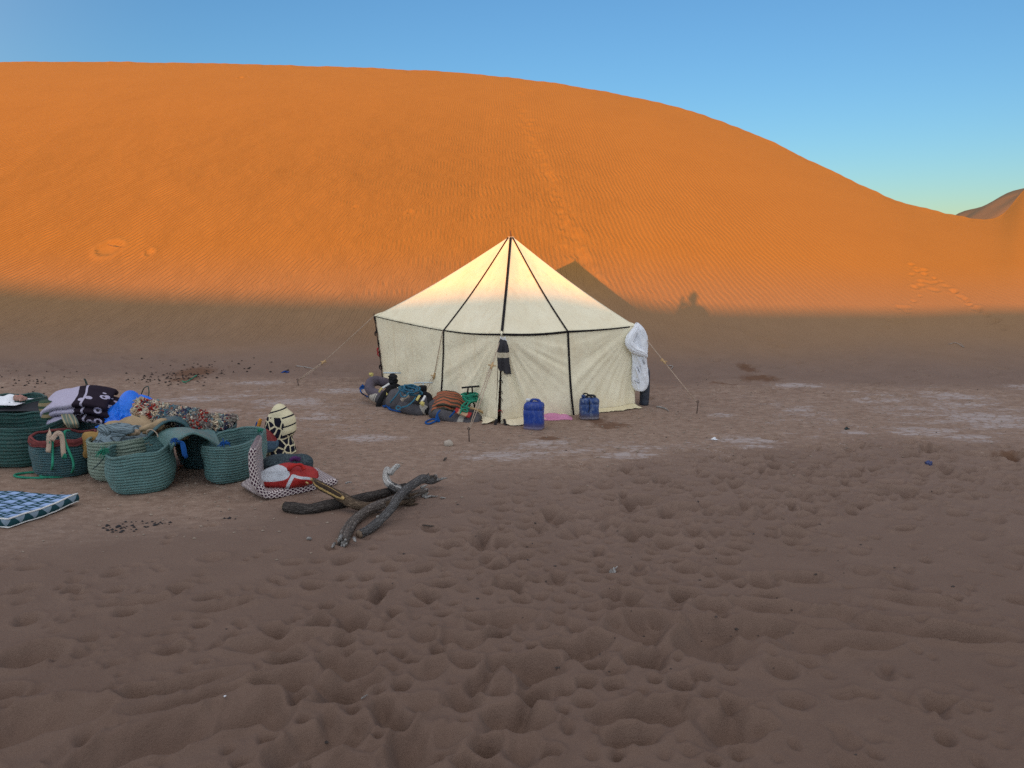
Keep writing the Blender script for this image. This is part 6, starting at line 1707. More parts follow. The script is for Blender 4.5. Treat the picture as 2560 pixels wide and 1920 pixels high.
def build_bags():
    # striped and leaf-patterned cushion that stands behind
    bl0 = onz(600 + 560 * S3, 1000 + 850 * S3, 0.0); q = NT('cream_black_print', 0.92, 0.1); mp = q.n('Mapping'); q.l(q.obj(), mp.inputs[0]); mp.inputs['Location'].default_value = (-bl0.x, -bl0.y - 0.14, -gz(bl0.x, bl0.y)); co = mp.outputs[0]; s = q.sep(co); uv = q.sep(q.uv())
    r_ = q.math('ADD', q.math('MULTIPLY', q.math('ADD', s[2], q.math('MULTIPLY', s[0], -0.35)), 9.5), q.math('MULTIPLY', q.noise(3.0, 1, 0.5, co), 0.5))
    stripe = q.math('LESS_THAN', q.math('FRACT', r_), 0.17); nzz = q.math('SUBTRACT', q.noise(14, 2, .5, co), .5)
    v = q.n('TexVoronoi'); v.feature = 'DISTANCE_TO_EDGE'; q.l(q.scaled(co, (1, 1, 0.8)), v.inputs['Vector']); v.inputs['Scale'].default_value = 12
    blot = q.math('GREATER_THAN', v.outputs['Distance'], 0.085)
    zone = q.math('LESS_THAN', q.math('ADD', s[0], q.math('MULTIPLY', q.math('SUBTRACT', s[2], 0.26), 1.2)), 0.05)
    zone = q.math('MAXIMUM', q.math('LESS_THAN', s[2], 0.235), q.math('MULTIPLY', q.math('LESS_THAN', s[0], q.math('ADD', 0.085, q.math('MULTIPLY', nzz, 0.10))), q.math('LESS_THAN', s[2], 0.445)))
    msk = q.math('ADD', q.math('MULTIPLY', zone, blot), q.math('MULTIPLY', q.math('SUBTRACT', 1.0, zone), stripe))
    nz = q.noise(70, 3, 0.6, co)
    q.color(q.mix(msk, q.mix(nz, (0.70, 0.64, 0.42), (0.62, 0.55, 0.36)), (0.012, 0.013, 0.024))); q.normal(q.bump(q.noise(14, 4, 0.6, co, 0.5), 0.4, 0.02))
    b = c3g(590, 850); Yc = b.y + 0.12
    bl = onz(600 + 560 * S3, 1000 + 850 * S3, 0.0)
    org = Vector((bl.x, bl.y + 0.14, gz(bl.x, bl.y)))
    bc = Vector((org.x - .01, org.y, org.z))
    balls = [((bc.x - .01, bc.y, bc.z + .22), (.145, .12, .30)), ((bc.x + .085, bc.y, bc.z + .37), (.125, .12, .155)), ((bc.x + .03, bc.y, bc.z + .45), (.10, .10, .15)), ((bc.x + .01, bc.y, bc.z + .06), (.14, .12, .10))]
    P = drape(flat_sheet((bc.x + .03, bc.y - .02, bc.z + .64), (.84, 0.1, 0), (-.1, .80, 0), 50, 52, .02, 2.0), balls, steps=110, slack=1.06, seed=6, floor=float(bc.z + .012), stiff=.3)
    zz_ = P[..., 2] - bc.z; lim = np.interp(zz_, [0, .1, .19, .27, .36, .46, .6], [.185, .17, .152, .175, .215, .185, .09]); cx_ = bc.x + np.interp(zz_, [0, .2, .27, .38, .5, .6], [.0, -.01, .03, .055, .035, .02])
    dx, dy = P[..., 0] - cx_, P[..., 1] - bc.y; rr_ = np.hypot(dx, dy * 1.2); kk = np.where(rr_ > lim, lim * (1 + .10 * np.tanh((rr_ - lim) / .08)) / np.maximum(rr_, 1e-6), 1.0)
    P[..., 0] = cx_ + dx * kk; P[..., 1] = bc.y + dy * kk
    o = cloth_obj('patterned_bundle', P, q.m, None, .014); tint_org = bc
    tag(o, 'upright bundle with cream and black stripes over a black leaf print behind the lattice pad', 'bundle')
    # orange and blue rag poking out
    mb = MB(); Yb = org.y + 0.02
    mb.tube(spline([c3(265, 440, Yb), c3(290, 380, Yb), c3(315, 300, Yb), c3(325, 305, Yb)], 12), [.016, .02, .022, .022, .022, .022, .02, .02, .018, .016, .013, .008], 10)
    o = mb.build('orange_strap', cloth_mat('orange_cloth', (.62, .27, .05), (.5, .2, .04))); tag(o, 'orange cloth strap sticking up between the striped bundle and the teal basket', 'strap')
    mb = MB(); mb.tube(spline([c3(250, 430, Yb + .04), c3(255, 380, Yb + .04), c3(268, 340, Yb + .04)], 8), .014, 8); mb.build('strap_edge', M_BLUEROPE, o)
    # red and blue bag
    q = NT('red_blue_nylon', 0.55, 0.3); co = q.obj(); z = q.sep(co)[2]; cut = q.math('ADD', z, q.math('MULTIPLY', q.math('SUBTRACT', q.noise(5, 2, 0.5, co), 0.5), 0.10))
    q.color(q.mix(q.math('GREATER_THAN', cut, 0.135), (0.055, 0.105, 0.16), (0.19, 0.025, 0.025))); q.normal(q.bump(q.noise(13, 4, 0.6, co, 1.0), 0.7, 0.03))
    p = c3(420, 860, org.y - 0.17); p.z = gz(p.x, p.y) + 0.06
    mb = MB(); rings = [((0.02 * math.sin(z * 20), 0, z), np.interp(z, [0, .04, .12, .2, .25, .27], [.075, .10, .105, .085, .05, .02]), np.interp(z, [0, .04, .12, .2, .27], [.05, .07, .07, .05, .015]), .2) for z in np.linspace(0, .27, 26)]
    loft(mb, rings, 40, 2.2, 5.0, 0.22, 1.5, 0.07, 5); o = mb.build('nylon_bag', q.m); o.location = p
    tag(o, 'small limp red and blue nylon bag against the back of the lattice pad', 'bag')
    # dark knit folded on the seat
    q = NT('dark_teal_knit', 0.95, 0.1); co = q.obj(); nz = q.noise(75, 3, 0.6, co)
    q.color(q.mix(q.ramp(nz, [(.4, 0), (.65, 1)]), (0.028, 0.040, 0.048), (0.085, 0.115, 0.125))); q.normal(q.bump(q.noise(120, 2, .5, co), .7, .008))
    p = c3(715, 905, PA.y + 0.44)
    P = drape(flat_sheet(p + Vector((0, 0, .10)), (0.46, 0.04, 0), (0, 0.26, 0), 26, 38, 0.02, 3), [((p.x - .05, p.y + .02, p.z - .05), (.2, .14, .085)), ((p.x + .13, p.y + .03, p.z - .04), (.12, .1, .075))], steps=60, slack=1.14, seed=31, floor=float(PA.z + 0.09))
    o = cloth_obj('knit_blanket', P, q.m, None, .02); tag(o, 'dark teal knitted blanket behind the red and white bag on the lattice pad', 'blanket')
    p2 = p + Vector((.09, -.06, .0)); mb = MB(); mb.tube(spline([p2 + Vector((-.03, 0, .0)), p2 + Vector((.02, -.02, .03)), p2 + Vector((.06, 0, .01))], 10), .022, 10, bump=lambda t, a: 1 + .2 * math.sin(a * 3 + t * 7)); o2 = mb.build('purple_rag', cloth_mat('purple_cloth', (.10, .03, .12), (.05, .02, .07))); tag(o2, 'scrap of purple cloth on the dark teal knit beside the red bag', 'rag')
    # red and white bag
    q = NT('red_white_nylon', 0.5, 0.35); co = q.obj(); s = q.sep(co)
    f = q.math('ADD', q.math('MULTIPLY', s[0], 1.3), q.math('MULTIPLY', s[2], 1.0))
    w1 = q.math('LESS_THAN', q.math('ADD', q.math('POWER', q.math('MULTIPLY', q.math('ADD', s[0], 0.115), 5.6), 2.0), q.math('POWER', q.math('MULTIPLY', q.math('ADD', s[2], -0.155), 13.5), 2.0)), 1.0)
    w2 = q.math('LESS_THAN', q.math('ABSOLUTE', q.math('ADD', q.math('SUBTRACT', s[0], 0.075), q.math('MULTIPLY', q.math('SUBTRACT', s[2], 0.10), -0.5))), 0.019)
    w2 = q.math('MULTIPLY', w2, q.math('LESS_THAN', s[2], 0.15))
    w3 = q.math('LESS_THAN', q.math('ABSOLUTE', q.math('ADD', q.math('SUBTRACT', s[2], 0.175), q.math('MULTIPLY', s[0], 0.35))), 0.012)
    w3 = q.math('MULTIPLY', w3, q.math('GREATER_THAN', s[0], 0.09))
    m = q.math('MAXIMUM', w1, q.math('MAXIMUM', w2, w3))
    q.color(q.mix(m, q.mix(q.noise(7, 3, .5, co), (0.40, 0.022, 0.018), (0.28, 0.016, 0.014)), (0.52, 0.55, 0.58))); q.normal(q.bump(q.noise(9, 5, .6, co, 1.2), .7, .035))
    p = c3g(740, 1350); p = Vector((p.x, PA.y + 0.24, gz(p.x, p.y) + 0.07))
    pc = c3(715, 1170, PA.y + 0.23); p.x = pc.x
    mb = MB(); rings = []
    for z in np.linspace(0, .235, 26):
        rx = np.interp(z, [0, .03, .08, .13, .18, .215, .235], [.17, .235, .27, .265, .225, .13, .04]); ry = np.interp(z, [0, .04, .1, .18, .235], [.08, .125, .13, .10, .02])
        rings.append(((0.0 + 0.05 * (z - .1), 0, z), rx, ry, 0.12))
    loft(mb, rings, 60, 2.2, 8.0, 0.26, 1.5, 0.09, 5); o = mb.build('holdall', q.m); o.location = p
    tag(o, 'slumped red holdall with pale grey panels on the seat of the lattice pad', 'bag')
    mb = MB(); mb.tube(spline([(.05, -.10, .19), (.075, -.115, .225), (.12, -.10, .245), (.17, -.08, .235), (.20, -.085, .19)], 16), [.012, .018, .02, .02, .019, .018, .018, .018] * 2, 10, bump=lambda t, a: 1 + .25 * math.sin(a * 2 + t * 6)); mb.build('bag_handle', cloth_mat('red_webbing', (.42, .03, .025), (.3, .02, .02)), o)
build_bags()

# ------------------------------------------------------------------ printed mattress at the lower left
def build_mattress():
    q = NT('mattress_print', 0.85, 0.15); uv = q.sep(q.uv()); co = q.obj()
    u, v = uv[0], uv[1]
    jit = q.math('MULTIPLY', q.math('SUBTRACT', q.noise(14, 2, .5, co), .5), .025)
    row = q.math('FRACT', q.math('MULTIPLY', q.math('ADD', v, jit), 1 / 0.105)); col_ = q.math('FRACT', q.math('MULTIPLY', q.math('ADD', u, jit), 1 / 0.19))
    wide = q.math('LESS_THAN', col_, 0.56)
    r1 = q.math('MULTIPLY', wide, q.math('MULTIPLY', q.math('GREATER_THAN', row, .18), q.math('LESS_THAN', row, .80)))
    r1 = q.math('MULTIPLY', r1, q.math('MULTIPLY', q.math('GREATER_THAN', col_, .06), 1.0))
    small = q.math('MULTIPLY', q.math('GREATER_THAN', col_, .66), q.math('MULTIPLY', q.math('LESS_THAN', col_, .94), q.math('LESS_THAN', q.math('FRACT', q.math('MULTIPLY', q.math('ADD', v, jit), 1 / 0.052)), .48)))
    bars = q.math('MULTIPLY', wide, q.math('LESS_THAN', q.math('ABSOLUTE', q.math('SUBTRACT', row, .93)), .055))
    m = q.math('MAXIMUM', r1, q.math('MAXIMUM', q.math('MULTIPLY', small, .72), bars))
    nz = q.noise(3, 3, .5, co)
    lite = q.mix(nz, (0.34, 0.48, 0.72), (0.26, 0.38, 0.62)); q.color(q.mix(m, (0.016, 0.062, 0.075), lite)); q.normal(q.bump(q.noise(8, 4, .6, co), .4, .02))
    M_TOP = q.m
    q = NT('mattress_side_print', 0.85, 0.15); uv = q.sep(q.uv()); co = q.obj()
    d1 = q.math('LESS_THAN', q.math('ADD', q.math('ABSOLUTE', q.math('SUBTRACT', q.math('FRACT', q.math('MULTIPLY', uv[0], 1 / .13)), .5)), q.math('MULTIPLY', uv[1], .45)), .40)
    q.color(q.mix(d1, (0.014, 0.055, 0.068), (0.20, 0.27, 0.33))); q.normal(q.bump(q.noise(14, 3, .5, co), .3, .01)); M_SIDE = q.m
    R_, F_ = g(197, 1262), g(22, 1322)
    th = 0.075; R_.z = F_.z = 0
    back = Vector((-0.985, 0.17, 0)); e = F_ - R_; L = 1.9
    def top(a, b):      # a along the right end from back corner to front corner, b to the left
        p = R_ + e * a + back * (b * L); p.z = gz(p.x, p.y) + th + 0.012 + 0.010 * mnoise.noise((p.x * 2.2, p.y * 2.2, 1)) + 0.02 * math.exp(-((a - 0.0) ** 2) * 10 - b * 3)
        return p
    n, m = 16, 40
    mb = MB(); P = [[list(top(i / (n - 1), j / (m - 1))) for j in range(m)] for i in range(n)]
    UV = [[(j / (m - 1) * L, i / (n - 1) * e.length) for j in range(m)] for i in range(n)]
    mb.grid(P, UV)
    mb.grid([[(x, y, z - th) for x, y, z in r] for r in P], UV, flip=True)
    o = mb.build('mattress', M_TOP)
    tag(o, 'thin mattress with blue and dark green print on the sand at the lower left', 'mattress')
    lp = [top(i / 19, 0) for i in range(20)] + [top(1, j / 39) for j in range(1, 40)]
    sd = MB(); P, UV = [], []; s = 0
    for i, p in enumerate(lp):
        if i: s += (p - lp[i - 1]).length
        out = Vector((0.3, -0.3, 0)) if i == 19 else ((Vector((0.985, -.17, 0))) if i < 19 else Vector((0.1, -1, 0)))
        P.append([list(p + out * (0.014 * math.sin(math.pi * t)) + Vector((0, 0, -th * t))) for t in (0, .25, .5, .75, 1)]); UV.append([(s, t) for t in (0, .25, .5, .75, 1)])
    sd.grid(P, UV); sd.build('side_panel', M_SIDE, o)
    pp = MB(); pp.tube([p + Vector((0, 0, .003)) for p in lp], 0.008, 6); pp.build('piping', M_WHITETAPE, o)
    pp = MB(); pp.tube([p + Vector((0, 0, -th + .004)) for p in lp], 0.008, 6); pp.build('piping', M_WHITETAPE, o)
build_mattress()

# ------------------------------------------------------------------ firewood
def bark_mat(name, c1, c2, crack=1.0):
    q = NT(name, 0.9, 0.15); uv = q.uv(); co = q.obj()
    st = q.n('Mapping'); q.l(uv, st.inputs[0]); st.inputs['Scale'].default_value = (5, 5.5, 1)
    n1 = q.noise(3.0, 6, 0.65, st.outputs[0], 0.6); n2 = q.noise(30, 4, .6, co); v = q.n('TexVoronoi'); v.feature = 'DISTANCE_TO_EDGE'; q.l(st.outputs[0], v.inputs['Vector']); v.inputs['Scale'].default_value = 3.2
    cr = q.ramp(v.outputs['Distance'], [(0.0, 0), (0.16, 1)])
    f = q.math('MULTIPLY', q.ramp(n1, [(0.32, 0), (0.68, 1)]), cr)
    q.color(q.mix(f, c2, c1)); h = q.math('ADD', q.math('MULTIPLY', f, 1.0), q.math('MULTIPLY', n2, .4))
    q.normal(q.bump(h, 0.9, 0.018 * crack)); return q.m
M_BARK = bark_mat('grey_bark', (0.34, 0.295, 0.255), (0.085, 0.07, 0.06))
M_BARK2 = bark_mat('blue_grey_bark', (0.28, 0.27, 0.26), (0.07, 0.066, 0.063))
M_CHAR = bark_mat('charred_bark', (0.15, 0.13, 0.115), (0.04, 0.035, 0.031))
M_SPLIT = bark_mat('split_bark', (0.29, 0.21, 0.14), (0.08, 0.055, 0.036))
M_BLEACH = bark_mat('bleached_wood', (0.74, 0.73, 0.69), (0.36, 0.34, 0.31), 0.6)
M_END = plain_mat('cut_wood', (0.40, 0.29, 0.17), 0.85, var=.5, scale=40)
M_HEART = plain_mat('golden_heartwood', (0.50, 0.33, 0.12), 0.7, var=.35, scale=25)
M_DARKCORE = plain_mat('dark_hollow_wood', (0.045, 0.026, 0.014), 0.95, var=.6, scale=40)
S4 = 450 / 2212.0
def c4(x, y, z): return onz(680 + x * S4, 1130 + y * S4, z)
def log(name, pts, rs, mat, n=70, seed=0, segs=20, parent=None, rough=0.2):
    P = spline([c4(p[0], p[1], max(.032, p[2] - .014)) for p in pts], n); R = 0.70 * np.interp(np.linspace(0, 1, n), np.linspace(0, 1, len(rs)), rs)
    bump = lambda t, a: 1 + rough * mnoise.noise((math.cos(a) * 1.7 + seed, math.sin(a) * 1.7, t * 7)) + rough * 0.7 * mnoise.noise((math.cos(a) * 5 + seed, math.sin(a) * 5, t * 9)) + rough * 0.5 * (abs(math.sin(a * 4 + 3 * mnoise.noise((math.cos(a), math.sin(a), t * 5 + seed)))) - 0.5)
    mb = MB(); mb.tube(P, list(R), segs, bump=bump); return mb.build(name, mat, parent), P, R
def splinters(o, name, p, d, mat, n=9, L=0.10, r=0.018, seed=1, spread=.6):
    rr = random.Random(seed); mb = MB(); d = Vector(d).normalized()
    for k in range(n):
        off = Vector((rr.gauss(0, 1), rr.gauss(0, 1), rr.gauss(0, 1))); off = (off - d * off.dot(d)) * 0.026
        e = (d + off * 8 * spread).normalized() * L * rr.uniform(.35, 1); q = p + off
        mb.tube([q - d * .03, q + e * .5, q + e], [r * rr.uniform(.7, 1.2), r * .75, .002], 5)
    s = mb.build(name, mat, o); s['kind'] = 'stuff'; return s
def build_wood():
    GW = 'firewood in front of the lattice pad'
    o, P, R = log('firewood_log', [(160, 670, .055), (300, 690, .06), (460, 705, .06), (680, 655, .065), (900, 610, .065), (1150, 560, .07), (1400, 500, .07), (1640, 420, .07)], [.062, .075, .066, .070, .066, .064, .06, .05], M_CHAR, 80, 2)
    tag(o, 'charred black log at the bottom of the firewood, its cut end at the left', 'log', GW)
    mb = MB(); d = (P[0] - P[2]).normalized(); mb.tube([P[0] - d * .006, P[0] + d * .006], [.041, .039], 18); mb.build('cut_end', M_END, o)
    o, P, R = log('firewood_log', [(505, 330, .21), (570, 400, .20), (720, 480, .165), (880, 570, .13), (1010, 640, .10), (1180, 670, .085), (1450, 640, .09), (1750, 600, .05)], [.02, .052, .058, .066, .062, .056, .05, .016], M_SPLIT, 80, 5)
    tag(o, 'split log with golden heartwood showing along its raised left end', 'log', GW)
    mb = MB(); k0, k1 = 7, 38; nn = []
    pts = []
    for k in range(k0, k1):
        pts.append(P[k] + Vector((-.012, -.055, .030)) * (R[k] / .062)); nn.append(Vector((-.2, -.8, .55)))
    w = [0.058 * math.sin(math.pi * (k + 1.5) / (len(pts) + 2)) ** .5 + 0.012 * mnoise.noise((k * .6, 3, 1)) for k in range(len(pts))]
    ribbon(mb, pts, nn, w, .012); mb.build('heartwood', M_HEART, o)
    mb = MB(); ribbon(mb, [p + Vector((0, -.004, .010)) for p in pts[1:-3]], nn[1:-3], [x * .62 for x in w[1:-3]], .010); mb.build('hollow', M_DARKCORE, o)
    splinters(o, 'splinters', P[1], P[0] - P[3], M_HEART, 6, .05, .012, 4)
    splinters(o, 'splinters', P[76], P[79] - P[70], M_SPLIT, 9, .12, .014, 5)
    o, P, R = log('firewood_log', [(870, 1110, .055), (905, 1000, .06), (1000, 850, .07), (1150, 735, .085), (1350, 645, .10), (1560, 570, .10), (1750, 520, .09), (1900, 470, .085)], [.06, .07, .062, .062, .060, .055, .05, .035], M_BARK, 80, 9)
    tag(o, 'grey barked log with a pale splintered lower end, second from the front', 'log', GW)
    splinters(o, 'splinters', P[1] + Vector((0, 0, -.01)), P[0] - P[5], M_BLEACH, 16, .085, .017, 6, .5)
    splinters(o, 'splinters', P[76], P[79] - P[70], M_BLEACH, 8, .14, .014, 7, .3)
    o, P, R = log('firewood_log', [(1070, 1010, .06), (1200, 940, .065), (1340, 830, .09), (1470, 690, .14), (1545, 570, .18), (1640, 460, .19), (1760, 380, .17), (1860, 330, .15), (1960, 350, .12), (2060, 345, .10)], [.052, .054, .052, .052, .056, .056, .056, .062, .05, .022], M_BARK2, 90, 12)
    tag(o, 'blue grey log on top of the firewood with a round cut end in front', 'log', GW)
    mb = MB(); d = (P[0] - P[2]).normalized(); mb.tube([P[0] - d * .004, P[0] + d * .006, P[0] + d * .007], [.035, .032, .001], 20); mb.build('cut_end', plain_mat('ringed_end', (.24, .17, .115), .9, var=.55, scale=60), o)
    splinters(o, 'splinters', P[86], P[89] - P[80], M_BLEACH, 9, .09, .012, 8)
    splinters(o, 'splinters', P[78] + Vector((0, .02, .03)), Vector((.3, .3, .9)), M_BARK, 10, .045, .02, 9)
    mb = MB(); mb.tube(spline([c4(1280, 800, .19), c4(1300, 790, .195), c4(1312, 778, .20)], 6), [.004, .008, .009, .009, .007, .003], 7); mb.build('bark_scar', M_BLEACH, o)
    o, P, R = log('firewood_branch', [(1600, 480, .10), (1500, 430, .13), (1425, 375, .17), (1400, 290, .22), (1420, 215, .27), (1460, 260, .25), (1480, 230, .27), (1530, 180, .30), (1575, 165, .31)], [.05, .052, .05, .046, .044, .032, .036, .036, .018], M_BLEACH, 80, 15, 16)
    tag(o, 'bleached twisted branch rising at the back of the firewood', 'branch', GW)
    k = 17; mb = MB(); mb.tube(P[:k], [R[i] * 1.06 for i in range(k)], 16, bump=lambda t, a: 1 + .1 * mnoise.noise((math.cos(a) * 2, math.sin(a) * 2, t * 5))); mb.build('bark', M_BARK2, o)
    for pts, rr_, lab, mt in [([(1940, 555, .01), (2010, 560, .012), (2040, 553, .012)], .006, 'thin pale twig lying right of the splintered log ends', M_BLEACH), ([(2070, 572, .01), (2135, 578, .01)], .009, 'short pale chip on the sand at the right end of the firewood', M_BLEACH), ([(905, 425, .03), (930, 415, .035), (985, 408, .03)], .010, 'pale forked stick poking up between the lattice pad and the logs', M_BLEACH), ([(1850, 910, .01), (1950, 925, .012), (2000, 922, .01)], .006, 'dark curved twig on the sand right of the front logs', M_BARK),
                              ([(2110, 115, .012), (2135, 95, .02), (2150, 88, .012)], .011, 'small dry twig lying behind the firewood towards the tent', M_BARK), ([(430, 1075, .01), (460, 1088, .02), (487, 1080, .01)], .012, 'curved white chip on the sand left of the front logs', M_BLEACH)]:
        mb = MB(); mb.tube(spline([g(680 + x * S4, 1130 + y * S4, z) for x, y, z in pts], 8), [rr_ * .6, rr_, rr_, rr_, rr_, rr_ * .8, rr_ * .6, rr_ * .3], 6)
        tag(mb.build('twig', mt), lab, 'twig')
build_wood()

# ------------------------------------------------------------------ small things scattered on the ground
M_STONE = plain_mat('pale_stone', (.42, .36, .29), .8, var=.35, scale=14)
M_DARKSTONE = plain_mat('dark_stone', (.07, .055, .048), .85, var=.5, scale=40)
def stone(p, r, mat, name, label, cat, seed=1, sq=(1, .8, .75)):
    bm_v = []; mb = MB(); P = []
    for i in range(11):
        th = math.pi * i / 10; row = []
        for k in range(16):
            a = 2 * math.pi * k / 16; d = Vector((math.sin(th) * math.cos(a), math.sin(th) * math.sin(a), math.cos(th)))
            f = 1 + .25 * mnoise.noise(d * 1.3 + Vector((seed, 0, 0))) + .1 * mnoise.noise(d * 3.5 + Vector((seed, 2, 0)))
            row.append((p.x + d.x * r * sq[0] * f, p.y + d.y * r * sq[1] * f, p.z + r * sq[2] * .55 + d.z * r * sq[2] * f))
        P.append(row)
    mb.grid(P, close=True); o = mb.build(name, mat)
    if label: tag(o, label, cat)
    return o
stone(g(1121, 1114), .062, M_STONE, 'stone', 'round pale stone on the ground left of the front guy rope peg', 'stone', 3)
def scrap(u, v, w, mat, name, label, cat, seed=0, lift=.02):
    p = g(u, v); P = drape(flat_sheet(p + Vector((0, 0, .05 + lift)), (w, 0, 0), (0.1 * w, w * .7, 0), 12, 14, .02, seed), [((p.x, p.y, p.z), (w * .3, w * .25, .02 + lift))], steps=30, slack=1.35, seed=seed, floor='ground')
    o = cloth_obj(name, P, mat, None, .003); tag(o, label, cat)
scrap(713, 931, .10, cloth_mat('blue_scrap', (.015, .055, .22)), 'plastic_scrap', 'blue plastic scrap at the foot of the dune left of the tent', 'scrap', 2)
scrap(2320, 1159, .075, cloth_mat('faded_blue_scrap', (.08, .10, .22)), 'plastic_scrap', 'faded blue scrap on the sand far right of the tent', 'scrap', 3)
scrap(1785, 1100, .06, M_WHITE, 'paper_scrap', 'white paper scrap on the clay right of the tent', 'scrap', 4)
scrap(1531, 1430, .05, cloth_mat('grey_white_paper', (.5, .49, .46)), 'crumpled_tissue', 'crumpled white tissue on the trampled sand in the foreground', 'tissue', 5, .015)
scrap(2116, 1073, .06, plain_mat('dark_green_glass', (.012, .03, .028), .3), 'bottle_scrap', 'dark green plastic shard on the clay at the right', 'scrap', 6)
def twig_set():
    for pts, r, lab, mt in [([(1640, 1018), (1660, 1022), (1672, 1030)], .012, 'pale stick lying beside the right end of the tent flap', M_BLEACH), ([(2370, 862), (2390, 858), (2410, 870), (2400, 858)], .005, 'dry forked stem on the shaded foot of the dune at the right', M_BLEACH), ([(903, 1752), (920, 1741)], .004, 'thin straw in the foreground sand left of centre', M_BLEACH),
                            ([(1670, 915), (1682, 917), (1676, 925)], .008, 'small pale twig near the right guy rope', M_BLEACH), ([(272, 616), (290, 621), (306, 622)], .007, 'dark half buried branch low on the sunlit dune at the left', M_BARK), ([(740, 916), (762, 919), (790, 924)], .008, 'thin stick on the ground under the left guy rope', M_BLEACH), ([(560, 1747), (566, 1744)], .005, 'tiny white straw end in the lower left sand', M_WHITE)]:
        f = (lambda u, v: on_dune(u, v)) if pts[0][1] < 700 else (lambda u, v: g(u, v, .012))
        mb = MB(); P = [f(u, v) for u, v in pts]
        if pts[0][1] < 700: P = [p + Vector((0, -.05, .05)) for p in P]
        mb.tube(spline(P, 8), [r * .6, r, r, r, r, r * .8, r * .6, r * .3], 6); tag(mb.build('twig', mt), lab, 'twig')
twig_set()
def debris(name, label, spots, mat, size, seed, group=None):
    """heap or sprinkling of crumbs nobody could count"""
    rr = random.Random(seed); mb = MB()
    for (u, v, du, dv, n) in spots:
        for _ in range(n):
            p = g(u + rr.gauss(0, du), v + rr.gauss(0, dv)); r = size * rr.uniform(.4, 1.25); q = []
            for d in ((1, 0, 0), (-1, 0, 0), (0, 1, 0), (0, -1, 0), (0, 0, .8), (0, 0, -.5)):
                k = r * rr.uniform(.6, 1.2); q.append((p.x + d[0] * k * 1.3, p.y + d[1] * k, p.z + d[2] * k + r * .25))
            mb.add(q, [(0, 2, 4), (2, 1, 4), (1, 3, 4), (3, 0, 4), (2, 0, 5), (1, 2, 5), (3, 1, 5), (0, 3, 5)])
    o = mb.build(name, mat, smooth=False); tag(o, label, 'debris', group, 'stuff'); return o
M_DUNG = plain_mat('dry_dung', (.030, .020, .016), .9, var=.5, scale=60)
M_CHARCOAL = plain_mat('charcoal', (.018, .018, .022), .8, var=.5, scale=60)
debris('camel_droppings', 'dark camel droppings scattered on the ground left of the tent', [(90, 945, 60, 12, 34), (520, 925, 90, 14, 40), (460, 940, 50, 8, 70), (420, 950, 60, 7, 60), (60, 965, 40, 10, 14), (640, 930, 60, 12, 12)], M_DUNG, .021, 3)
debris('charcoal_bits', 'black charcoal bits on the sand right of the mattress', [(290, 1320, 18, 5, 26), (340, 1312, 30, 6, 18), (400, 1308, 18, 4, 10), (560, 1295, 40, 10, 6)], M_CHARCOAL, .015, 5)
debris('gravel_chips', 'pale gravel and clay chips over the clay pan', [(1200, 1090, 420, 45, 420), (1900, 1030, 320, 50, 420), (500, 1230, 260, 60, 260), (750, 1060, 200, 40, 200)], plain_mat('clay_chips', (.33, .26, .2), .9, var=.4), .013, 6)
debris('pebbles', 'tiny dark pebbles scattered on the foreground sand', [(1700, 1500, 350, 180, 26), (2000, 1500, 300, 160, 20), (900, 1450, 400, 160, 16), (2300, 1080, 160, 60, 16), (1750, 1060, 200, 50, 16)], M_DARKSTONE, .011, 7)
mb = MB(); P = spline([g(u, v, .02) for u, v in [(456, 955), (462, 958), (470, 955), (478, 950), (484, 946), (492, 941), (487, 943)]], 40); mb.tube(P, .010, 6)
tag(mb.build('green_twine', M_GREENROPE), 'piece of green twine on the dark droppings below the dune', 'twine')

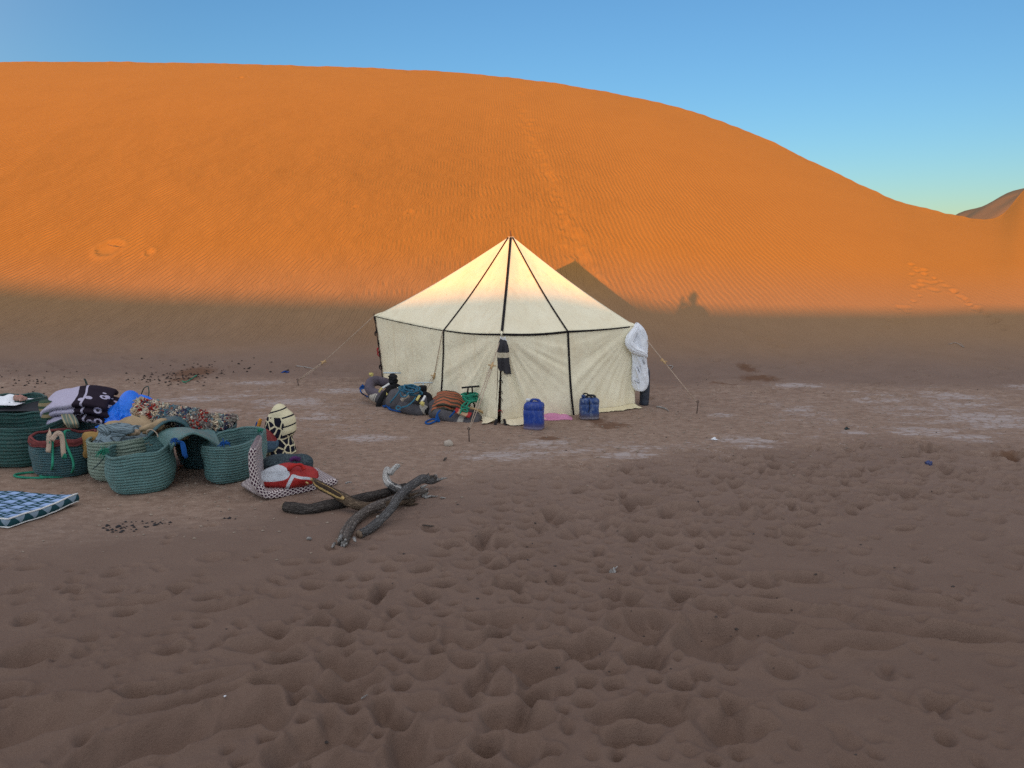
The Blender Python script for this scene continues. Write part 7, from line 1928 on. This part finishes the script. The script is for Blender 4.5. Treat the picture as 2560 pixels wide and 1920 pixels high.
# ------------------------------------------------------------------ the photographer, whose shadow falls on the dune
def build_person():
    M_COAT = cloth_mat('dark_jacket', (.05, .055, .07), (.03, .033, .045)); M_SKIN = plain_mat('skin', (.42, .26, .18), .6, var=.1); M_TROUSER = cloth_mat('brown_trousers', (.10, .075, .055)); M_HAIR = plain_mat('dark_hair', (.02, .015, .012), .7)
    x0, y0 = 0.05, -0.42; z0 = gz(x0, 0.5)
    z0 = float(base_ground(np.array([x0]), np.array([y0]))[0]) - .02
    T = Vector((x0 + .08, y0, z0)); eye = 2.3 - z0; sc = eye / 1.58 * 1.085
    J = {'pel': (0, 0, .95), 'belly': (0, 0, 1.10), 'chest': (0, .01, 1.28), 'neck': (0, .03, 1.45), 'head': (.0, .06, 1.60), 'crown': (.0, .05, 1.70),
         'shl': (-.17, .0, 1.37), 'ell': (-.33, .10, 1.24), 'wrl': (-.20, .30, 1.50), 'shr': (.17, .0, 1.37), 'elr': (.31, .10, 1.24), 'wrr': (-.03, .30, 1.50),
         'hipl': (-.10, 0, .90), 'knl': (-.12, .02, .48), 'anl': (-.13, -.02, .08), 'tol': (-.15, .13, .04), 'hipr': (.10, 0, .90), 'knr': (.12, .02, .48), 'anr': (.13, -.02, .08), 'tor': (.15, .13, .04)}
    def body(name, chain, rad, mat, parent=None):
        names = []; me = bpy.data.meshes.new(name); ed = []
        for a, b in chain:
            for k in (a, b):
                if k not in names: names.append(k)
        me.from_pydata([tuple(Vector(J[k]) * sc) for k in names], [(names.index(a), names.index(b)) for a, b in chain], [])
        o = bpy.data.objects.new(name, me); COL.objects.link(o); me.materials.append(mat)
        s = o.modifiers.new('skin', 'SKIN'); s.use_smooth_shade = True
        for i, k in enumerate(names):
            sv = me.skin_vertices[0].data[i]; r = rad[k]; sv.radius = (r if not isinstance(r, tuple) else r[0], r if not isinstance(r, tuple) else r[1]); sv.use_root = (i == 0)
        subsurf(o, 2)
        if parent: o.parent = parent
        return o
    R_ = {'pel': (.16, .12), 'belly': (.15, .11), 'chest': (.17, .12), 'neck': .055, 'head': (.085, .10), 'crown': (.075, .085), 'shl': .085, 'ell': .075, 'wrl': .034, 'shr': .085, 'elr': .075, 'wrr': .034, 'hipl': .095, 'knl': .065, 'anl': .045, 'tol': .035, 'hipr': .095, 'knr': .065, 'anr': .045, 'tor': .035}
    o = body('person', [('pel', 'belly'), ('belly', 'chest'), ('chest', 'neck'), ('neck', 'head'), ('head', 'crown'), ('chest', 'shl'), ('shl', 'ell'), ('ell', 'wrl'), ('chest', 'shr'), ('shr', 'elr'), ('elr', 'wrr'), ('pel', 'hipl'), ('hipl', 'knl'), ('knl', 'anl'), ('anl', 'tol'), ('pel', 'hipr'), ('hipr', 'knr'), ('knr', 'anr'), ('anr', 'tor')], R_, M_COAT)
    o.location = T; tag(o, 'person standing with both hands raised to hold up a phone', 'person')
    hand = MB()
    for s, w in ((-1, J['wrl']), (1, J['wrr'])):
        w = Vector(w) * sc
        hand.tube([w, w + Vector((.005 * s, .03, .05)), w + Vector((0, .045, .085))], [.026, .036, .03], 10)
        for k in range(4): hand.tube(spline([w + Vector((-.02 * s + .012 * k * s, .045, .075)), w + Vector((-.03 * s + .012 * k * s, .065, .105)), w + Vector((-.05 * s + .008 * k * s, .05, .12))], 6), .0085, 7)
        hand.tube(spline([w + Vector((-.02 * s, .02, .03)), w + Vector((-.04 * s, .02, .06)), w + Vector((-.05 * s, .03, .08))], 6), .010, 7)
    hand.build('hands', M_SKIN, o)
    hd = MB(); P = []
    hc = Vector(J['head']) * sc + Vector((0, .005, .02))
    for i in range(15):
        th = math.pi * i / 14; P.append([tuple(hc + Vector((math.sin(th) * math.cos(a) * .083, math.sin(th) * math.sin(a) * .10, math.cos(th) * .118))) for a in np.linspace(0, 2 * math.pi, 20, endpoint=False)])
    hd.grid(P, close=True); hd.tube([hc + Vector((0, .09, .0)), hc + Vector((0, .118, -.022)), hc + Vector((0, .10, -.03))], [.010, .015, .009], 8)
    for s in (-1, 1): hd.tube([hc + Vector((.082 * s, 0, .02)), hc + Vector((.094 * s, -.008, .0)), hc + Vector((.084 * s, 0, -.025))], [.008, .018, .008], 8)
    hd.build('face', M_SKIN, o)
    ey = MB()
    for s in (-1, 1): ey.tube([hc + Vector((.033 * s, .088, .012)), hc + Vector((.033 * s, .094, .012))], [.011, .006], 8)
    ey.tube([hc + Vector((-.025, .090, -.058)), hc + Vector((.025, .090, -.058))], .006, 6)
    ey.build('eyes_and_mouth', M_HAIR, o)
    hr = MB(); P = []
    for i in range(9):
        th = math.pi * .55 * i / 8; P.append([tuple(hc + Vector((math.sin(th) * math.cos(a) * .092, math.sin(th) * math.sin(a) * .108 - .012, math.cos(th) * .128 + .004))) for a in np.linspace(0, 2 * math.pi, 20, endpoint=False)])
    hr.grid(P, close=True); hr.build('hair', M_HAIR, o)
    ph = MB(); ph.box((0, -0.022, 2.3), (.155, .008, .078)); p = ph.build('phone', plain_mat('black_glass', (.01, .01, .012), .2), None, False); tag(p, 'dark phone held up in both hands by the standing person', 'phone')
build_person()
